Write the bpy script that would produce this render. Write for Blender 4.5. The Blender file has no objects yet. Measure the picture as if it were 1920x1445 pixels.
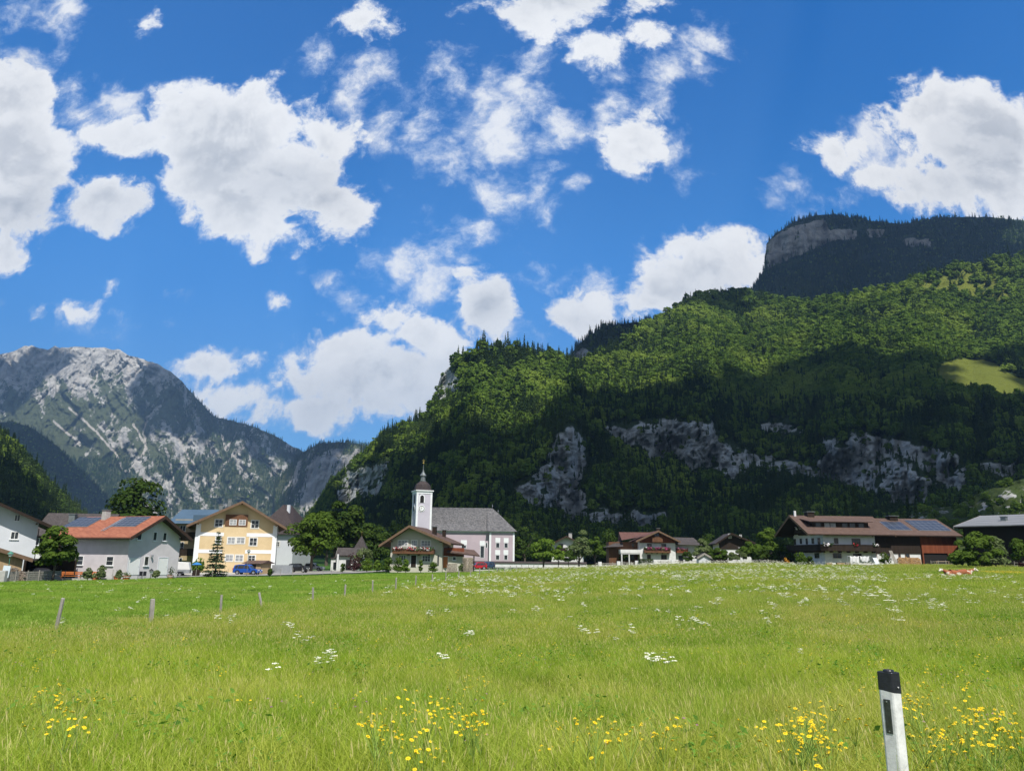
import bpy, bmesh, math, random
import numpy as np
from mathutils import Vector, Matrix
R = math.radians
random.seed(7); rng = np.random.default_rng(7)
S = bpy.context.scene
COL = S.collection

# ---------------------------------------------------------------- camera
FPX = 1381.0; PITCH = R(13.05); ROLL = 0.010
CAM = np.array([0.0, 0.0, 3.2])
_F = np.array([0, math.cos(PITCH), math.sin(PITCH)]); _U0 = np.array([0, -math.sin(PITCH), math.cos(PITCH)]); _R0 = np.array([1.0, 0, 0])
_RV = _R0*math.cos(ROLL) + _U0*math.sin(ROLL); _UV = _U0*math.cos(ROLL) - _R0*math.sin(ROLL)
cam = bpy.data.cameras.new('camera'); cam_o = bpy.data.objects.new('camera', cam); COL.objects.link(cam_o)
cam.sensor_fit = 'HORIZONTAL'; cam.sensor_width = 36.0; cam.lens = 36.0*FPX/1920.0
cam.clip_start = 0.1; cam.clip_end = 60000
M3 = Matrix((( _RV[0], _UV[0], -_F[0]), (_RV[1], _UV[1], -_F[1]), (_RV[2], _UV[2], -_F[2])))
cam_o.matrix_world = Matrix.Translation(Vector(CAM)) @ M3.to_4x4()
S.camera = cam_o
def ray(px, py):
    px = np.asarray(px, float); py = np.asarray(py, float)
    a = ((px-960)/FPX)[..., None]; b = ((722.5-py)/FPX)[..., None]
    d = _F + a*_RV + b*_UV
    return d/d[..., 1:2]
def pt(px, py, Y):
    return CAM + ray(px, py)*np.asarray(Y, float)[..., None]

# ---------------------------------------------------------------- light and exposure
SUN_EL = R(56); SUN_AZ = R(162)          # azimuth clockwise from +Y: behind the camera, a little to its right
SDIR = np.array([math.cos(SUN_EL)*math.sin(SUN_AZ), math.cos(SUN_EL)*math.cos(SUN_AZ), math.sin(SUN_EL)])
sl = bpy.data.lights.new('sun', 'SUN'); sl.energy = 4.9; sl.angle = R(0.5); sl.color = (1.0, 0.955, 0.88)
so = bpy.data.objects.new('sun', sl); COL.objects.link(so)
so.rotation_euler = Vector(SDIR).to_track_quat('Z', 'Y').to_euler()
S.view_settings.view_transform = 'Standard'; S.view_settings.look = 'None'
S.view_settings.exposure = 0.35; S.view_settings.gamma = 1.0
S.cycles.max_bounces = 5; S.cycles.diffuse_bounces = 2; S.cycles.glossy_bounces = 2
S.cycles.transmission_bounces = 3; S.cycles.transparent_max_bounces = 8; S.cycles.volume_bounces = 0
S.cycles.caustics_reflective = False; S.cycles.caustics_refractive = False
S.cycles.use_denoising = True
S.cycles.use_adaptive_sampling = True; S.cycles.adaptive_threshold = 0.012

# node helpers
class NT:
    def __init__(s, tree): s.t = tree; s.n = tree.nodes; s.l = tree.links
    def node(s, typ, **kw):
        n = s.n.new(typ)
        for k, v in kw.items(): setattr(n, k, v)
        return n
    def put(s, sock, v):
        if isinstance(v, bpy.types.NodeSocket): s.l.new(v, sock)
        elif v is not None: sock.default_value = v
    def math(s, op, a, b=None, c=None, clamp=False):
        n = s.node('ShaderNodeMath', operation=op, use_clamp=clamp)
        s.put(n.inputs[0], a)
        if b is not None: s.put(n.inputs[1], b)
        if c is not None: s.put(n.inputs[2], c)
        return n.outputs[0]
    def vmath(s, op, a, b=None, c=None):
        n = s.node('ShaderNodeVectorMath', operation=op)
        s.put(n.inputs[0], a)
        if b is not None: s.put(n.inputs[1], b)
        if c is not None: s.put(n.inputs[2], c)
        return n.outputs['Value'] if op in ('LENGTH', 'DOT_PRODUCT', 'DISTANCE') else n.outputs[0]
    def mix(s, f, a, b, mode='MIX'):
        n = s.node('ShaderNodeMix', data_type='RGBA', blend_type=mode)
        s.put(n.inputs['Factor'], f); s.put(n.inputs[6], a); s.put(n.inputs[7], b)
        return n.outputs[2]
    def noise(s, vec, scale, detail=4, rough=0.5, dist=0.0, dim='3D'):
        n = s.node('ShaderNodeTexNoise', noise_dimensions=dim)
        if vec is not None: s.l.new(vec, n.inputs['Vector'])
        n.inputs['Scale'].default_value = scale; n.inputs['Detail'].default_value = detail
        n.inputs['Roughness'].default_value = rough; n.inputs['Distortion'].default_value = dist
        return n.outputs
    def ss(s, v, lo, hi, olo=0.0, ohi=1.0):
        n = s.node('ShaderNodeMapRange', interpolation_type='SMOOTHSTEP')
        s.put(n.inputs[0], v); s.put(n.inputs[1], lo); s.put(n.inputs[2], hi); s.put(n.inputs[3], olo); s.put(n.inputs[4], ohi)
        return n.outputs[0]
    def lin(s, v, lo, hi, olo=0.0, ohi=1.0):
        n = s.node('ShaderNodeMapRange')
        s.put(n.inputs[0], v); s.put(n.inputs[1], lo); s.put(n.inputs[2], hi); s.put(n.inputs[3], olo); s.put(n.inputs[4], ohi)
        return n.outputs[0]
def c4(c): return (c[0], c[1], c[2], 1.0)

# ---------------------------------------------------------------- sky with its clouds (by direction, at infinity)
W = bpy.data.worlds.new('World'); S.world = W; W.use_nodes = True
T = NT(W.node_tree); T.n.clear()
out = T.node('ShaderNodeOutputWorld'); bg = T.node('ShaderNodeBackground')
sky = T.node('ShaderNodeTexSky', sky_type='NISHITA'); sky.sun_disc = False
sky.sun_elevation = SUN_EL; sky.sun_rotation = SUN_AZ
sky.altitude = 1200; sky.air_density = 0.9; sky.dust_density = 0.15; sky.ozone_density = 2.2
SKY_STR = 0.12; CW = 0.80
tc = T.node('ShaderNodeTexCoord')
sep = T.node('ShaderNodeSeparateXYZ'); T.l.new(tc.outputs['Generated'], sep.inputs[0])
ysafe = T.math('MAXIMUM', T.math('ABSOLUTE', sep.outputs[1]), 0.12)
comb = T.node('ShaderNodeCombineXYZ')
T.l.new(T.math('DIVIDE', sep.outputs[0], ysafe), comb.inputs[0]); T.l.new(T.math('DIVIDE', sep.outputs[2], ysafe), comb.inputs[1])
T.put(comb.inputs[2], T.lin(sep.outputs[1], -1, 1, 3.0, 0.0))
UV = comb.outputs[0]
# domain warp so that the masses get ragged outlines
w1 = T.noise(UV, 3.2, 3, 0.55)[1]
w2 = T.noise(UV, 12.0, 4, 0.6)[1]
warp = T.vmath('ADD', T.vmath('MULTIPLY', T.vmath('SUBTRACT', w1, (0.5, 0.5, 0.5)), (0.10, 0.10, 0.0)),
               T.vmath('MULTIPLY', T.vmath('SUBTRACT', w2, (0.5, 0.5, 0.5)), (0.055, 0.055, 0.0)))
UVW = T.vmath('ADD', UV, warp)
def ell(vec, cx, cy, rx, ry):
    c = ray(cx, cy); e1 = ray(cx+rx, cy); e2 = ray(cx, cy-ry)
    sx = 1.0/max(1e-3, abs(e1[0]-c[0])); sy = 1.0/max(1e-3, abs(e2[2]-c[2]))
    v = T.vmath('MULTIPLY_ADD', vec, (sx, sy, 0.0), (-c[0]*sx, -c[2]*sy, 0.0))
    return T.vmath('LENGTH', v)
def blobs(vec, lst, k):
    acc = None
    for (cx, cy, rx, ry) in lst:
        d = T.math('MULTIPLY', T.math('SUBTRACT', ell(vec, cx, cy, rx, ry), 1.0), min(rx, ry)/55.0)
        acc = d if acc is None else T.math('SMOOTH_MIN', acc, d, k)
    return acc
CUM = [(20,190,95,80),(38,300,98,110),(0,370,110,75),(190,382,82,56),(15,480,60,50),
 (450,250,150,110),(520,330,160,110),(370,200,85,70),(425,345,120,75),(265,258,58,26),(610,360,95,75),(490,425,105,45),(600,235,110,60),(655,385,55,45),
 (1790,240,150,85),(1870,290,140,120),(1700,235,80,45),(1555,290,62,36),(1780,355,110,50),(1880,370,130,50),(1650,330,50,22),
 (1330,505,115,75),(1280,545,80,60),(1385,500,75,55),(1240,580,55,35),
 (490,765,110,34),(830,690,50,60),(700,735,120,55),(730,605,65,32),(810,640,80,55),(650,660,120,48),(720,710,150,65),(560,715,95,50),(425,690,90,32),(600,765,180,40),(450,745,90,42),(790,740,80,55),(700,770,120,35),
 (1030,15,130,48),(1200,15,38,32),(1120,105,48,32),(685,42,62,42),(1205,75,28,14),
 (110,592,85,24),(175,535,22,18),(520,582,34,22),(270,48,34,24),(1095,585,82,62),(920,570,65,75),(1195,265,70,55)]
WSP = [(1160,150,22,16),(985,120,26,18),(1290,330,18,12),(740,330,22,18),(1080,330,16,12),(870,470,26,14),(600,520,20,10),(560,640,30,14),(350,560,16,8),(1010,650,26,16),(70,40,75,60),(130,150,40,60),(100,30,70,60),(60,110,80,60),(705,120,60,45),(725,215,45,55),(600,90,45,35),(660,190,60,50),(200,200,90,40),
 (825,150,60,60),(930,195,80,65),(955,245,40,70),(790,238,30,24),(865,305,80,45),(940,350,60,60),(925,415,68,42),(1030,408,26,24),(1010,345,34,50),
 (1055,235,38,32),(1160,245,60,60),(1235,205,50,50),(1255,270,45,45),(1345,98,40,28),(1315,140,26,40),(765,500,60,42),(820,525,55,55),(1005,500,70,45),(950,630,60,40),(1130,540,50,40),(1050,520,50,40),(1640,290,90,70),
 (100,530,48,18),(622,598,20,18),(665,570,12,18),(315,601,16,10),(1445,355,30,20),(1545,378,38,24),(1490,345,30,24),(800,390,14,18),(130,615,60,12),(1280,165,40,26),(10,580,14,10)]
dC = blobs(UVW, CUM, 0.12); dW = blobs(UVW, WSP, 0.15)
f1 = T.noise(UV, 6.0, 12, 0.62, 0.25)[0]
up_ = T.vmath('ADD', UV, (-0.006, 0.022, 0.0))
f1u = T.noise(up_, 6.0, 5, 0.60, 0.25)[0]
f2 = T.noise(UVW, 20.0, 9, 0.66)[0]
fn = T.math('ADD', T.math('MULTIPLY', f1, 0.6), T.math('MULTIPLY', f2, 0.4))
fc = T.math('SUBTRACT', fn, 0.5)
mC = T.math('ADD', T.math('SUBTRACT', 0.06, dC), T.math('MULTIPLY', fc, 4.6))
denC = T.ss(mC, -0.10, 0.42)
mW = T.math('ADD', T.math('SUBTRACT', 0.26, T.math('MAXIMUM', dW, -0.55)), T.math('MULTIPLY', fc, 7.0))
denW = T.ss(mW, 0.05, 1.35, 0.0, 0.92)
den = T.math('MAXIMUM', denC, denW)
front = T.ss(sep.outputs[1], 0.05, 0.25)
# shading of the clouds: grey undersides and cores
GREY = [(60,395,90,45),(20,60,60,50),(500,365,120,50),(600,330,60,40),(420,300,60,30),(1860,300,80,40),(1800,350,90,30),(1330,545,80,30),(700,765,150,30),(620,735,80,25),(780,700,50,25),(1080,600,50,20),(920,600,40,30),(200,395,70,25),(1040,10,90,18),(1000,545,60,20)]
dG = blobs(UVW, GREY, 0.3)
g0 = T.ss(dG, 0.9, -0.7)
lit = T.ss(T.math('SUBTRACT', f1, f1u), -0.06, 0.07)
billow = T.noise(UVW, 8.0, 6, 0.55, 0.4)[0]
bl = T.ss(billow, 0.36, 0.66)
thick = T.ss(mC, 0.15, 1.3)
sh = T.math('MULTIPLY', thick, T.math('ADD', T.math('MULTIPLY', T.math('SUBTRACT', 1.0, lit), 0.38), T.math('MULTIPLY', T.math('SUBTRACT', 1.0, bl), 0.30)))
greyf = T.math('ADD', T.math('MULTIPLY', g0, 0.30), sh, clamp=True)
cloudcol = T.mix(greyf, (CW*0.96, CW*0.97, CW*0.99, 1), (CW*0.46, CW*0.50, CW*0.57, 1))
thin = T.mix(T.ss(den, 0.1, 0.95), (CW*0.60, CW*0.72, CW*0.95, 1), cloudcol)
skyc = T.vmath('SCALE', sky.outputs[0]); skyc.node.inputs['Scale'].default_value = SKY_STR
zz = sep.outputs[2]
tn = T.mix(T.ss(zz, .12, .42), (0.30, 0.66, 0.92, 1), (0.25, 0.92, 1.42, 1)); tn = T.mix(T.ss(zz, .38, .66), tn, (0.15, 0.84, 1.45, 1))
tint = T.vmath('MULTIPLY', skyc, tn)
col = T.mix(T.math('MULTIPLY', den, front), tint, thin)
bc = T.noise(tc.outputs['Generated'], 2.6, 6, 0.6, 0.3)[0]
rest = T.math('MAXIMUM', T.ss(sep.outputs[1], 0.16, -0.12), T.ss(zz, 0.68, 0.80))  # unseen cloud cover behind and overhead, added to neutralise the ambient light
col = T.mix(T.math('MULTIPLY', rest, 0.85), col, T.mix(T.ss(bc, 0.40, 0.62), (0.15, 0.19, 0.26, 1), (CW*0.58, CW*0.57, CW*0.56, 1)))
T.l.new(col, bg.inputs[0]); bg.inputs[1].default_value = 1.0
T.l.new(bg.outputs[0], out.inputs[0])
W.cycles.sampling_method = 'MANUAL'; W.cycles.sample_map_resolution = 256

# ---------------------------------------------------------------- object helpers
def tag(o, label=None, cat=None, group=None, kind=None):
    if label: o['label'] = label
    if cat: o['category'] = cat
    if group: o['group'] = group
    if kind: o['kind'] = kind
    return o
def empty(name, loc, label=None, cat=None, group=None):
    o = bpy.data.objects.new(name, None); COL.objects.link(o); o.location = Vector([float(v) for v in loc]); o.empty_display_size = .3
    return tag(o, label, cat, group)
def mesh_np(name, V, F, mats, parent=None, smooth=False, link=True, attrs=None, midx=None):
    """V (n,3), F (m,k) index arrays of one size, or list of such"""
    V = np.asarray(V, np.float32); Fs = F if isinstance(F, list) else [F]
    me = bpy.data.meshes.new(name); me.vertices.add(len(V)); me.vertices.foreach_set('co', V.ravel())
    idx = np.concatenate([np.asarray(f).ravel() for f in Fs]).astype(np.int32)
    tot = np.concatenate([np.full(len(f), np.asarray(f).shape[1]) for f in Fs]).astype(np.int32)
    st = np.concatenate([[0], np.cumsum(tot)[:-1]]).astype(np.int32)
    me.loops.add(len(idx)); me.loops.foreach_set('vertex_index', idx)
    me.polygons.add(len(tot)); me.polygons.foreach_set('loop_start', st); me.polygons.foreach_set('loop_total', tot)
    if smooth: me.polygons.foreach_set('use_smooth', np.ones(len(tot), bool))
    for m in (mats if isinstance(mats, (list, tuple)) else [mats]):
        if m: me.materials.append(m)
    if midx is not None: me.polygons.foreach_set('material_index', np.asarray(midx, np.int32))
    for k, a in (attrs or {}).items():
        at = me.attributes.new(k, 'FLOAT', 'POINT'); at.data.foreach_set('value', np.asarray(a, np.float32).ravel())
    me.update(calc_edges=True); me.validate()
    o = bpy.data.objects.new(name, me)
    if link: COL.objects.link(o)
    if parent: o.parent = parent
    return o
class MB:
    """collects simple solids and links them as ONE mesh"""
    def __init__(s): s.v = []; s.f = []
    def add(s, vs, fs):
        o = len(s.v); s.v += [tuple(float(c) for c in v) for v in vs]; s.f += [tuple(i+o for i in f) for f in fs]; return s
    def box(s, x0, x1, y0, y1, z0, z1):
        return s.add([(x0,y0,z0),(x1,y0,z0),(x1,y1,z0),(x0,y1,z0),(x0,y0,z1),(x1,y0,z1),(x1,y1,z1),(x0,y1,z1)],
                     [(0,3,2,1),(4,5,6,7),(0,1,5,4),(1,2,6,5),(2,3,7,6),(3,0,4,7)])
    def bar(s, a, b, r, n=6, r2=None, caps=True):
        a = Vector([float(c) for c in a]); b = Vector([float(c) for c in b]); d = (b-a).normalized(); r2 = r if r2 is None else r2
        u = d.orthogonal().normalized(); w = d.cross(u)
        vs = []
        for q, rr in ((a, r), (b, r2)):
            for i in range(n):
                t = 2*math.pi*i/n; vs.append(q + u*math.cos(t)*rr + w*math.sin(t)*rr)
        fs = [(i, (i+1) % n, n+(i+1) % n, n+i) for i in range(n)]
        if caps: fs += [tuple(range(n))[::-1], tuple(range(n, 2*n))]
        return s.add(vs, fs)
    def lathe(s, c, prof, n=12, rot=0.0):
        """prof: [(r,z)...]"""
        vs = []; fs = []
        for (r, z) in prof:
            for i in range(n):
                t = 2*math.pi*i/n+rot; vs.append((c[0]+r*math.cos(t), c[1]+r*math.sin(t), c[2]+z))
        for j in range(len(prof)-1):
            for i in range(n): fs.append((j*n+i, j*n+(i+1) % n, (j+1)*n+(i+1) % n, (j+1)*n+i))
        fs += [tuple(range(n))[::-1], tuple(range((len(prof)-1)*n, len(prof)*n))]
        return s.add(vs, fs)
    def poly(s, pts_, d):
        """closed outline pts_ extruded by vector d"""
        n = len(pts_); a = [Vector([float(c) for c in p]) for p in pts_]; d = Vector([float(c) for c in d])
        return s.add(a+[p+d for p in a], [tuple(range(n))[::-1], tuple(range(n, 2*n))]+[(i, (i+1) % n, n+(i+1) % n, n+i) for i in range(n)])
    def build(s, name, mat, parent=None, xf=None, bevel=0, smooth=False, link=True):
        me = bpy.data.meshes.new(name); me.from_pydata([xf(v) for v in s.v] if xf else s.v, [], s.f)
        bm = bmesh.new(); bm.from_mesh(me); bmesh.ops.recalc_face_normals(bm, faces=bm.faces)
        if bevel: bmesh.ops.bevel(bm, geom=list(bm.edges), offset=bevel, segments=1, affect='EDGES')
        bm.to_mesh(me); bm.free()
        for m in (mat if isinstance(mat, (list, tuple)) else [mat]): me.materials.append(m)
        if smooth:
            for p in me.polygons: p.use_smooth = True
        o = bpy.data.objects.new(name, me)
        if link: COL.objects.link(o)
        if parent: o.parent = parent
        return o

# ---------------------------------------------------------------- numpy noise
def _h(ix, iy, seed):
    h = (ix.astype(np.int64)*374761393 + iy.astype(np.int64)*668265263 + seed*1442695041) & 0xffffffff
    h = ((h ^ (h >> 13))*1274126177) & 0xffffffff
    return ((h ^ (h >> 16)) & 0xffff)/65535.0
def vnoise(x, y, seed=0):
    ix = np.floor(x); iy = np.floor(y); fx = x-ix; fy = y-iy
    fx = fx*fx*fx*(fx*(fx*6-15)+10); fy = fy*fy*fy*(fy*(fy*6-15)+10)
    a = _h(ix, iy, seed); b = _h(ix+1, iy, seed); c = _h(ix, iy+1, seed); d = _h(ix+1, iy+1, seed)
    return (a*(1-fx)+b*fx)*(1-fy)+(c*(1-fx)+d*fx)*fy
def fbm(x, y, oct=5, seed=0, gain=0.5, ridged=False):
    s = 0; a = 1; t = 0
    for k in range(oct):
        n = vnoise(x*2**k+17.3*k, y*2**k+9.1*k, seed+k)
        if ridged: n = 1-abs(2*n-1)
        s = s+a*n; t += a; a *= gain
    return s/t
def inpoly(px, py, poly):
    r = np.zeros(np.shape(px), bool); n = len(poly)
    for i in range(n):
        x1, y1 = poly[i]; x2, y2 = poly[(i+1) % n]
        c = ((y1 > py) != (y2 > py)) & (px < (x2-x1)*(py-y1)/((y2-y1) or 1e-9)+x1)
        r ^= c
    return r
def pdist(px, py, line):
    best = np.full(np.shape(px), 1e9)
    for (x1, y1), (x2, y2) in zip(line[:-1], line[1:]):
        dx, dy = x2-x1, y2-y1; t = np.clip(((px-x1)*dx+(py-y1)*dy)/(dx*dx+dy*dy+1e-9), 0, 1)
        best = np.minimum(best, np.hypot(px-x1-t*dx, py-y1-t*dy))
    return best
def soft(px, py, polys, edge, warp=0, seed=5, scale=30.):
    """soft mask (0..1) of polygons with noisy outline"""
    if warp:
        px = px+(fbm(px/scale, py/scale, 4, seed)-.5)*2*warp; py = py+(fbm(px/scale+50, py/scale, 4, seed+9)-.5)*2*warp
    m = np.zeros(np.shape(px))
    for p in polys:
        ins = inpoly(px, py, p); d = pdist(px, py, p+[p[0]])
        m = np.maximum(m, np.clip(0.5+np.where(ins, d, -d)/edge*.5, 0, 1))
    return m

# ---------------------------------------------------------------- materials
def mat_new(name):
    m = bpy.data.materials.new(name); m.use_nodes = True; t = NT(m.node_tree); t.n.clear()
    o = t.node('ShaderNodeOutputMaterial'); return m, t, o
def mat(name, col, rough=0.8, var=0.12, scale=1.5, bump=0.0, bscale=20.0, metal=0.0, spec=0.3, col2=None, stretch=(1, 1, 1)):
    m, t, o = mat_new(name)
    p = t.node('ShaderNodeBsdfPrincipled'); t.l.new(p.outputs[0], o.inputs[0])
    tc = t.node('ShaderNodeTexCoord'); v = t.vmath('MULTIPLY', tc.outputs['Object'], stretch)
    n = t.noise(v, scale, 5, 0.6)[0]
    c1 = tuple(c*(1-var) for c in col); c2 = col2 or tuple(min(1, c*(1+var)) for c in col)
    t.l.new(t.mix(t.ss(n, 0.3, 0.7), c4(c1), c4(c2)), p.inputs['Base Color'])
    p.inputs['Roughness'].default_value = rough; p.inputs['Metallic'].default_value = metal
    p.inputs['Specular IOR Level'].default_value = spec
    if bump:
        b = t.node('ShaderNodeBump'); b.inputs['Strength'].default_value = bump; b.inputs['Distance'].default_value = 0.05
        t.l.new(t.noise(v, bscale, 4, 0.6)[0], b.inputs['Height']); t.l.new(b.outputs[0], p.inputs['Normal'])
    return m
def mat_leaf(name, c1, c2, c3=None, trans=0.35, nscale=0.05, objw=0.72):
    """foliage: colour varies per plant and in patches; diffuse plus light through the leaf"""
    m, t, o = mat_new(name)
    oi = t.node('ShaderNodeObjectInfo'); geo = t.node('ShaderNodeNewGeometry')
    n = t.noise(geo.outputs['Position'], nscale, 3, 0.6)[0]
    isl = t.math('MULTIPLY', geo.outputs['Random Per Island'], 1-objw)
    f = t.math('ADD', t.math('MULTIPLY', oi.outputs['Random'], objw), isl)
    col = t.mix(f, c4(c1), c4(c2))
    if c3: col = t.mix(t.ss(n, 0.48, 0.66), col, c4(c3))
    d = t.node('ShaderNodeBsdfDiffuse'); tr = t.node('ShaderNodeBsdfTranslucent'); mx = t.node('ShaderNodeMixShader')
    t.l.new(col, d.inputs[0]); t.l.new(t.mix(1.0, col, (1.0, 1.15, 0.5, 1), 'MULTIPLY'), tr.inputs[0])
    mx.inputs[0].default_value = trans; t.l.new(d.outputs[0], mx.inputs[1]); t.l.new(tr.outputs[0], mx.inputs[2])
    t.l.new(mx.outputs[0], o.inputs[0])
    return m
def scatter(name, P, rz, sc, idx, protos, label, kind='stuff', rx=None):
    """one stuff object that instances the prototypes on its own points"""
    N = len(P); me = bpy.data.meshes.new(name); me.vertices.add(N); me.vertices.foreach_set('co', np.asarray(P, np.float32).ravel())
    a = me.attributes.new('rot', 'FLOAT_VECTOR', 'POINT')
    rr = np.zeros((N, 3), np.float32); rr[:, 2] = rz
    if rx is not None: rr[:, 0] = rx
    a.data.foreach_set('vector', rr.ravel())
    a = me.attributes.new('scl', 'FLOAT_VECTOR', 'POINT'); sc = np.asarray(sc, np.float32)
    if sc.ndim == 1: sc = np.repeat(sc[:, None], 3, 1)
    a.data.foreach_set('vector', sc.ravel())
    a = me.attributes.new('pick', 'INT', 'POINT'); a.data.foreach_set('value', np.asarray(idx, np.int32))
    o = bpy.data.objects.new(name, me); COL.objects.link(o); tag(o, label, kind=kind)
    pc = bpy.data.collections.new(name+'_kinds')
    for i, p in enumerate(protos):
        p.name = '%02d_%s' % (i, p.name); pc.objects.link(p)
    g = bpy.data.node_groups.new(name+'_scatter', 'GeometryNodeTree')
    g.interface.new_socket('Geometry', in_out='INPUT', socket_type='NodeSocketGeometry'); g.interface.new_socket('Geometry', in_out='OUTPUT', socket_type='NodeSocketGeometry')
    gi = g.nodes.new('NodeGroupInput'); go = g.nodes.new('NodeGroupOutput')
    ci = g.nodes.new('GeometryNodeCollectionInfo'); ci.inputs['Collection'].default_value = pc; ci.inputs['Separate Children'].default_value = True; ci.inputs['Reset Children'].default_value = True
    ip = g.nodes.new('GeometryNodeInstanceOnPoints'); ip.inputs['Pick Instance'].default_value = True
    def na(nm, ty):
        n = g.nodes.new('GeometryNodeInputNamedAttribute'); n.data_type = ty; n.inputs[0].default_value = nm; return n.outputs['Attribute']
    L = g.links
    L.new(gi.outputs[0], ip.inputs['Points']); L.new(ci.outputs[0], ip.inputs['Instance']); L.new(na('pick', 'INT'), ip.inputs['Instance Index'])
    L.new(na('rot', 'FLOAT_VECTOR'), ip.inputs['Rotation']); L.new(na('scl', 'FLOAT_VECTOR'), ip.inputs['Scale']); L.new(ip.outputs[0], go.inputs[0])
    md = o.modifiers.new('scatter', 'NODES'); md.node_group = g
    return o
# ---------------------------------------------------------------- ground level
_gp = np.array([-400, 0, 480, 960, 1440, 1920, 2300]); _gY = np.array([-60, 0, 6, 12, 24, 50, 90, 130, 200, 400, 900])
_gz = np.array([[1.5,1.5,1.45,.8,.5,.2,-.1,-.1,-.1,-.1,-.1],[1.5,1.5,1.45,.8,.5,.2,-.1,-.1,-.1,0,0],[1.5,1.5,1.45,.8,.45,.2,0,0,0,0,0],
 [1.5,1.5,1.45,.8,.45,.35,.45,.55,.5,.6,1],[1.5,1.5,1.45,.9,.6,.8,1.5,2.15,2.0,2.2,3],[1.5,1.5,1.45,.95,.7,1.0,1.9,2.5,2.6,3,4],[1.5,1.5,1.45,.95,.7,1.1,2.0,2.6,2.8,4,5]])
def zg(x, y):
    x = np.asarray(x, float); y = np.asarray(y, float)
    p = np.clip(960+FPX*x/np.maximum(y, 6.0), -400, 2300)
    fi = np.interp(p, _gp, np.arange(len(_gp))); fj = np.interp(y, _gY, np.arange(len(_gY)))
    i = np.minimum(fi.astype(int), len(_gp)-2); j = np.minimum(fj.astype(int), len(_gY)-2)
    a = fi-i; b = fj-j; a = a*a*(3-2*a)
    z = (_gz[i, j]*(1-a)+_gz[i+1, j]*a)*(1-b)+(_gz[i, j+1]*(1-a)+_gz[i+1, j+1]*a)*b
    return z + (fbm(x/9., y/9., 3, 3)-.5)*.16*np.clip((y-8)/10, 0, 1)
FENCE = lambda Y: -14.6+.137*(Y-24)      # x of the pasture fence at depth Y
def on_ground(px, Y):
    x = float(ray(px, 1050)[0]*Y); return np.array([x, Y, float(zg(x, Y))])

def grid_faces(nu, nv):
    i, j = np.meshgrid(np.arange(nu-1), np.arange(nv-1), indexing='ij')
    a = (i*nv+j).ravel(); return np.stack([a, a+nv, a+nv+1, a+1], 1)

# ground sheet: fan of rows reaching under the mountains
Ys = np.concatenate([np.linspace(-60, 4, 12), np.linspace(5, 30, 60), np.linspace(30.6, 140, 110), np.geomspace(142, 1500, 40), np.geomspace(1700, 9000, 8)])
us = np.linspace(-1.6, 1.6, 260)
UU, YY = np.meshgrid(us, Ys, indexing='ij')
XX = UU*np.maximum(YY, 0)+UU*60*np.clip(1-YY/60., 0, 1)
ZZ = zg(XX, YY)-np.clip((YY-1400)/20, 0, 25)
gm, t, o = mat_new('meadow_soil')
p = t.node('ShaderNodeBsdfPrincipled'); t.l.new(p.outputs[0], o.inputs[0]); p.inputs['Roughness'].default_value = 1; p.inputs['Specular IOR Level'].default_value = 0.1
geo = t.node('ShaderNodeNewGeometry'); sp = t.node('ShaderNodeSeparateXYZ'); t.l.new(geo.outputs['Position'], sp.inputs[0])
n1 = t.noise(geo.outputs['Position'], 0.35, 6, .65)[0]; n2 = t.noise(geo.outputs['Position'], 6.0, 4, .7)[0]
mead = t.mix(t.ss(n1, .35, .65), (0.085, 0.115, 0.018, 1), (0.135, 0.16, 0.03, 1))
clov = t.mix(t.ss(n1, .35, .65), (0.04, 0.10, 0.012, 1), (0.07, 0.15, 0.02, 1))
side = t.math('SUBTRACT', sp.outputs[0], t.math('MULTIPLY_ADD', sp.outputs[1], 0.137, -17.9))
side = t.math('ADD', side, t.math('MULTIPLY', t.math('SUBTRACT', n2, .5), 3.0))
c = t.mix(t.ss(side, -1.5, 1.5), clov, mead)
c = t.mix(t.ss(n2, .3, .75, 0.0, .5), c, (0.03, 0.05, 0.01, 1))
t.l.new(c, p.inputs['Base Color'])
mesh_np('ground', np.stack([XX, YY, ZZ], -1).reshape(-1, 3), grid_faces(len(us), len(Ys)), gm, smooth=True)['kind'] = 'structure'

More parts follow.
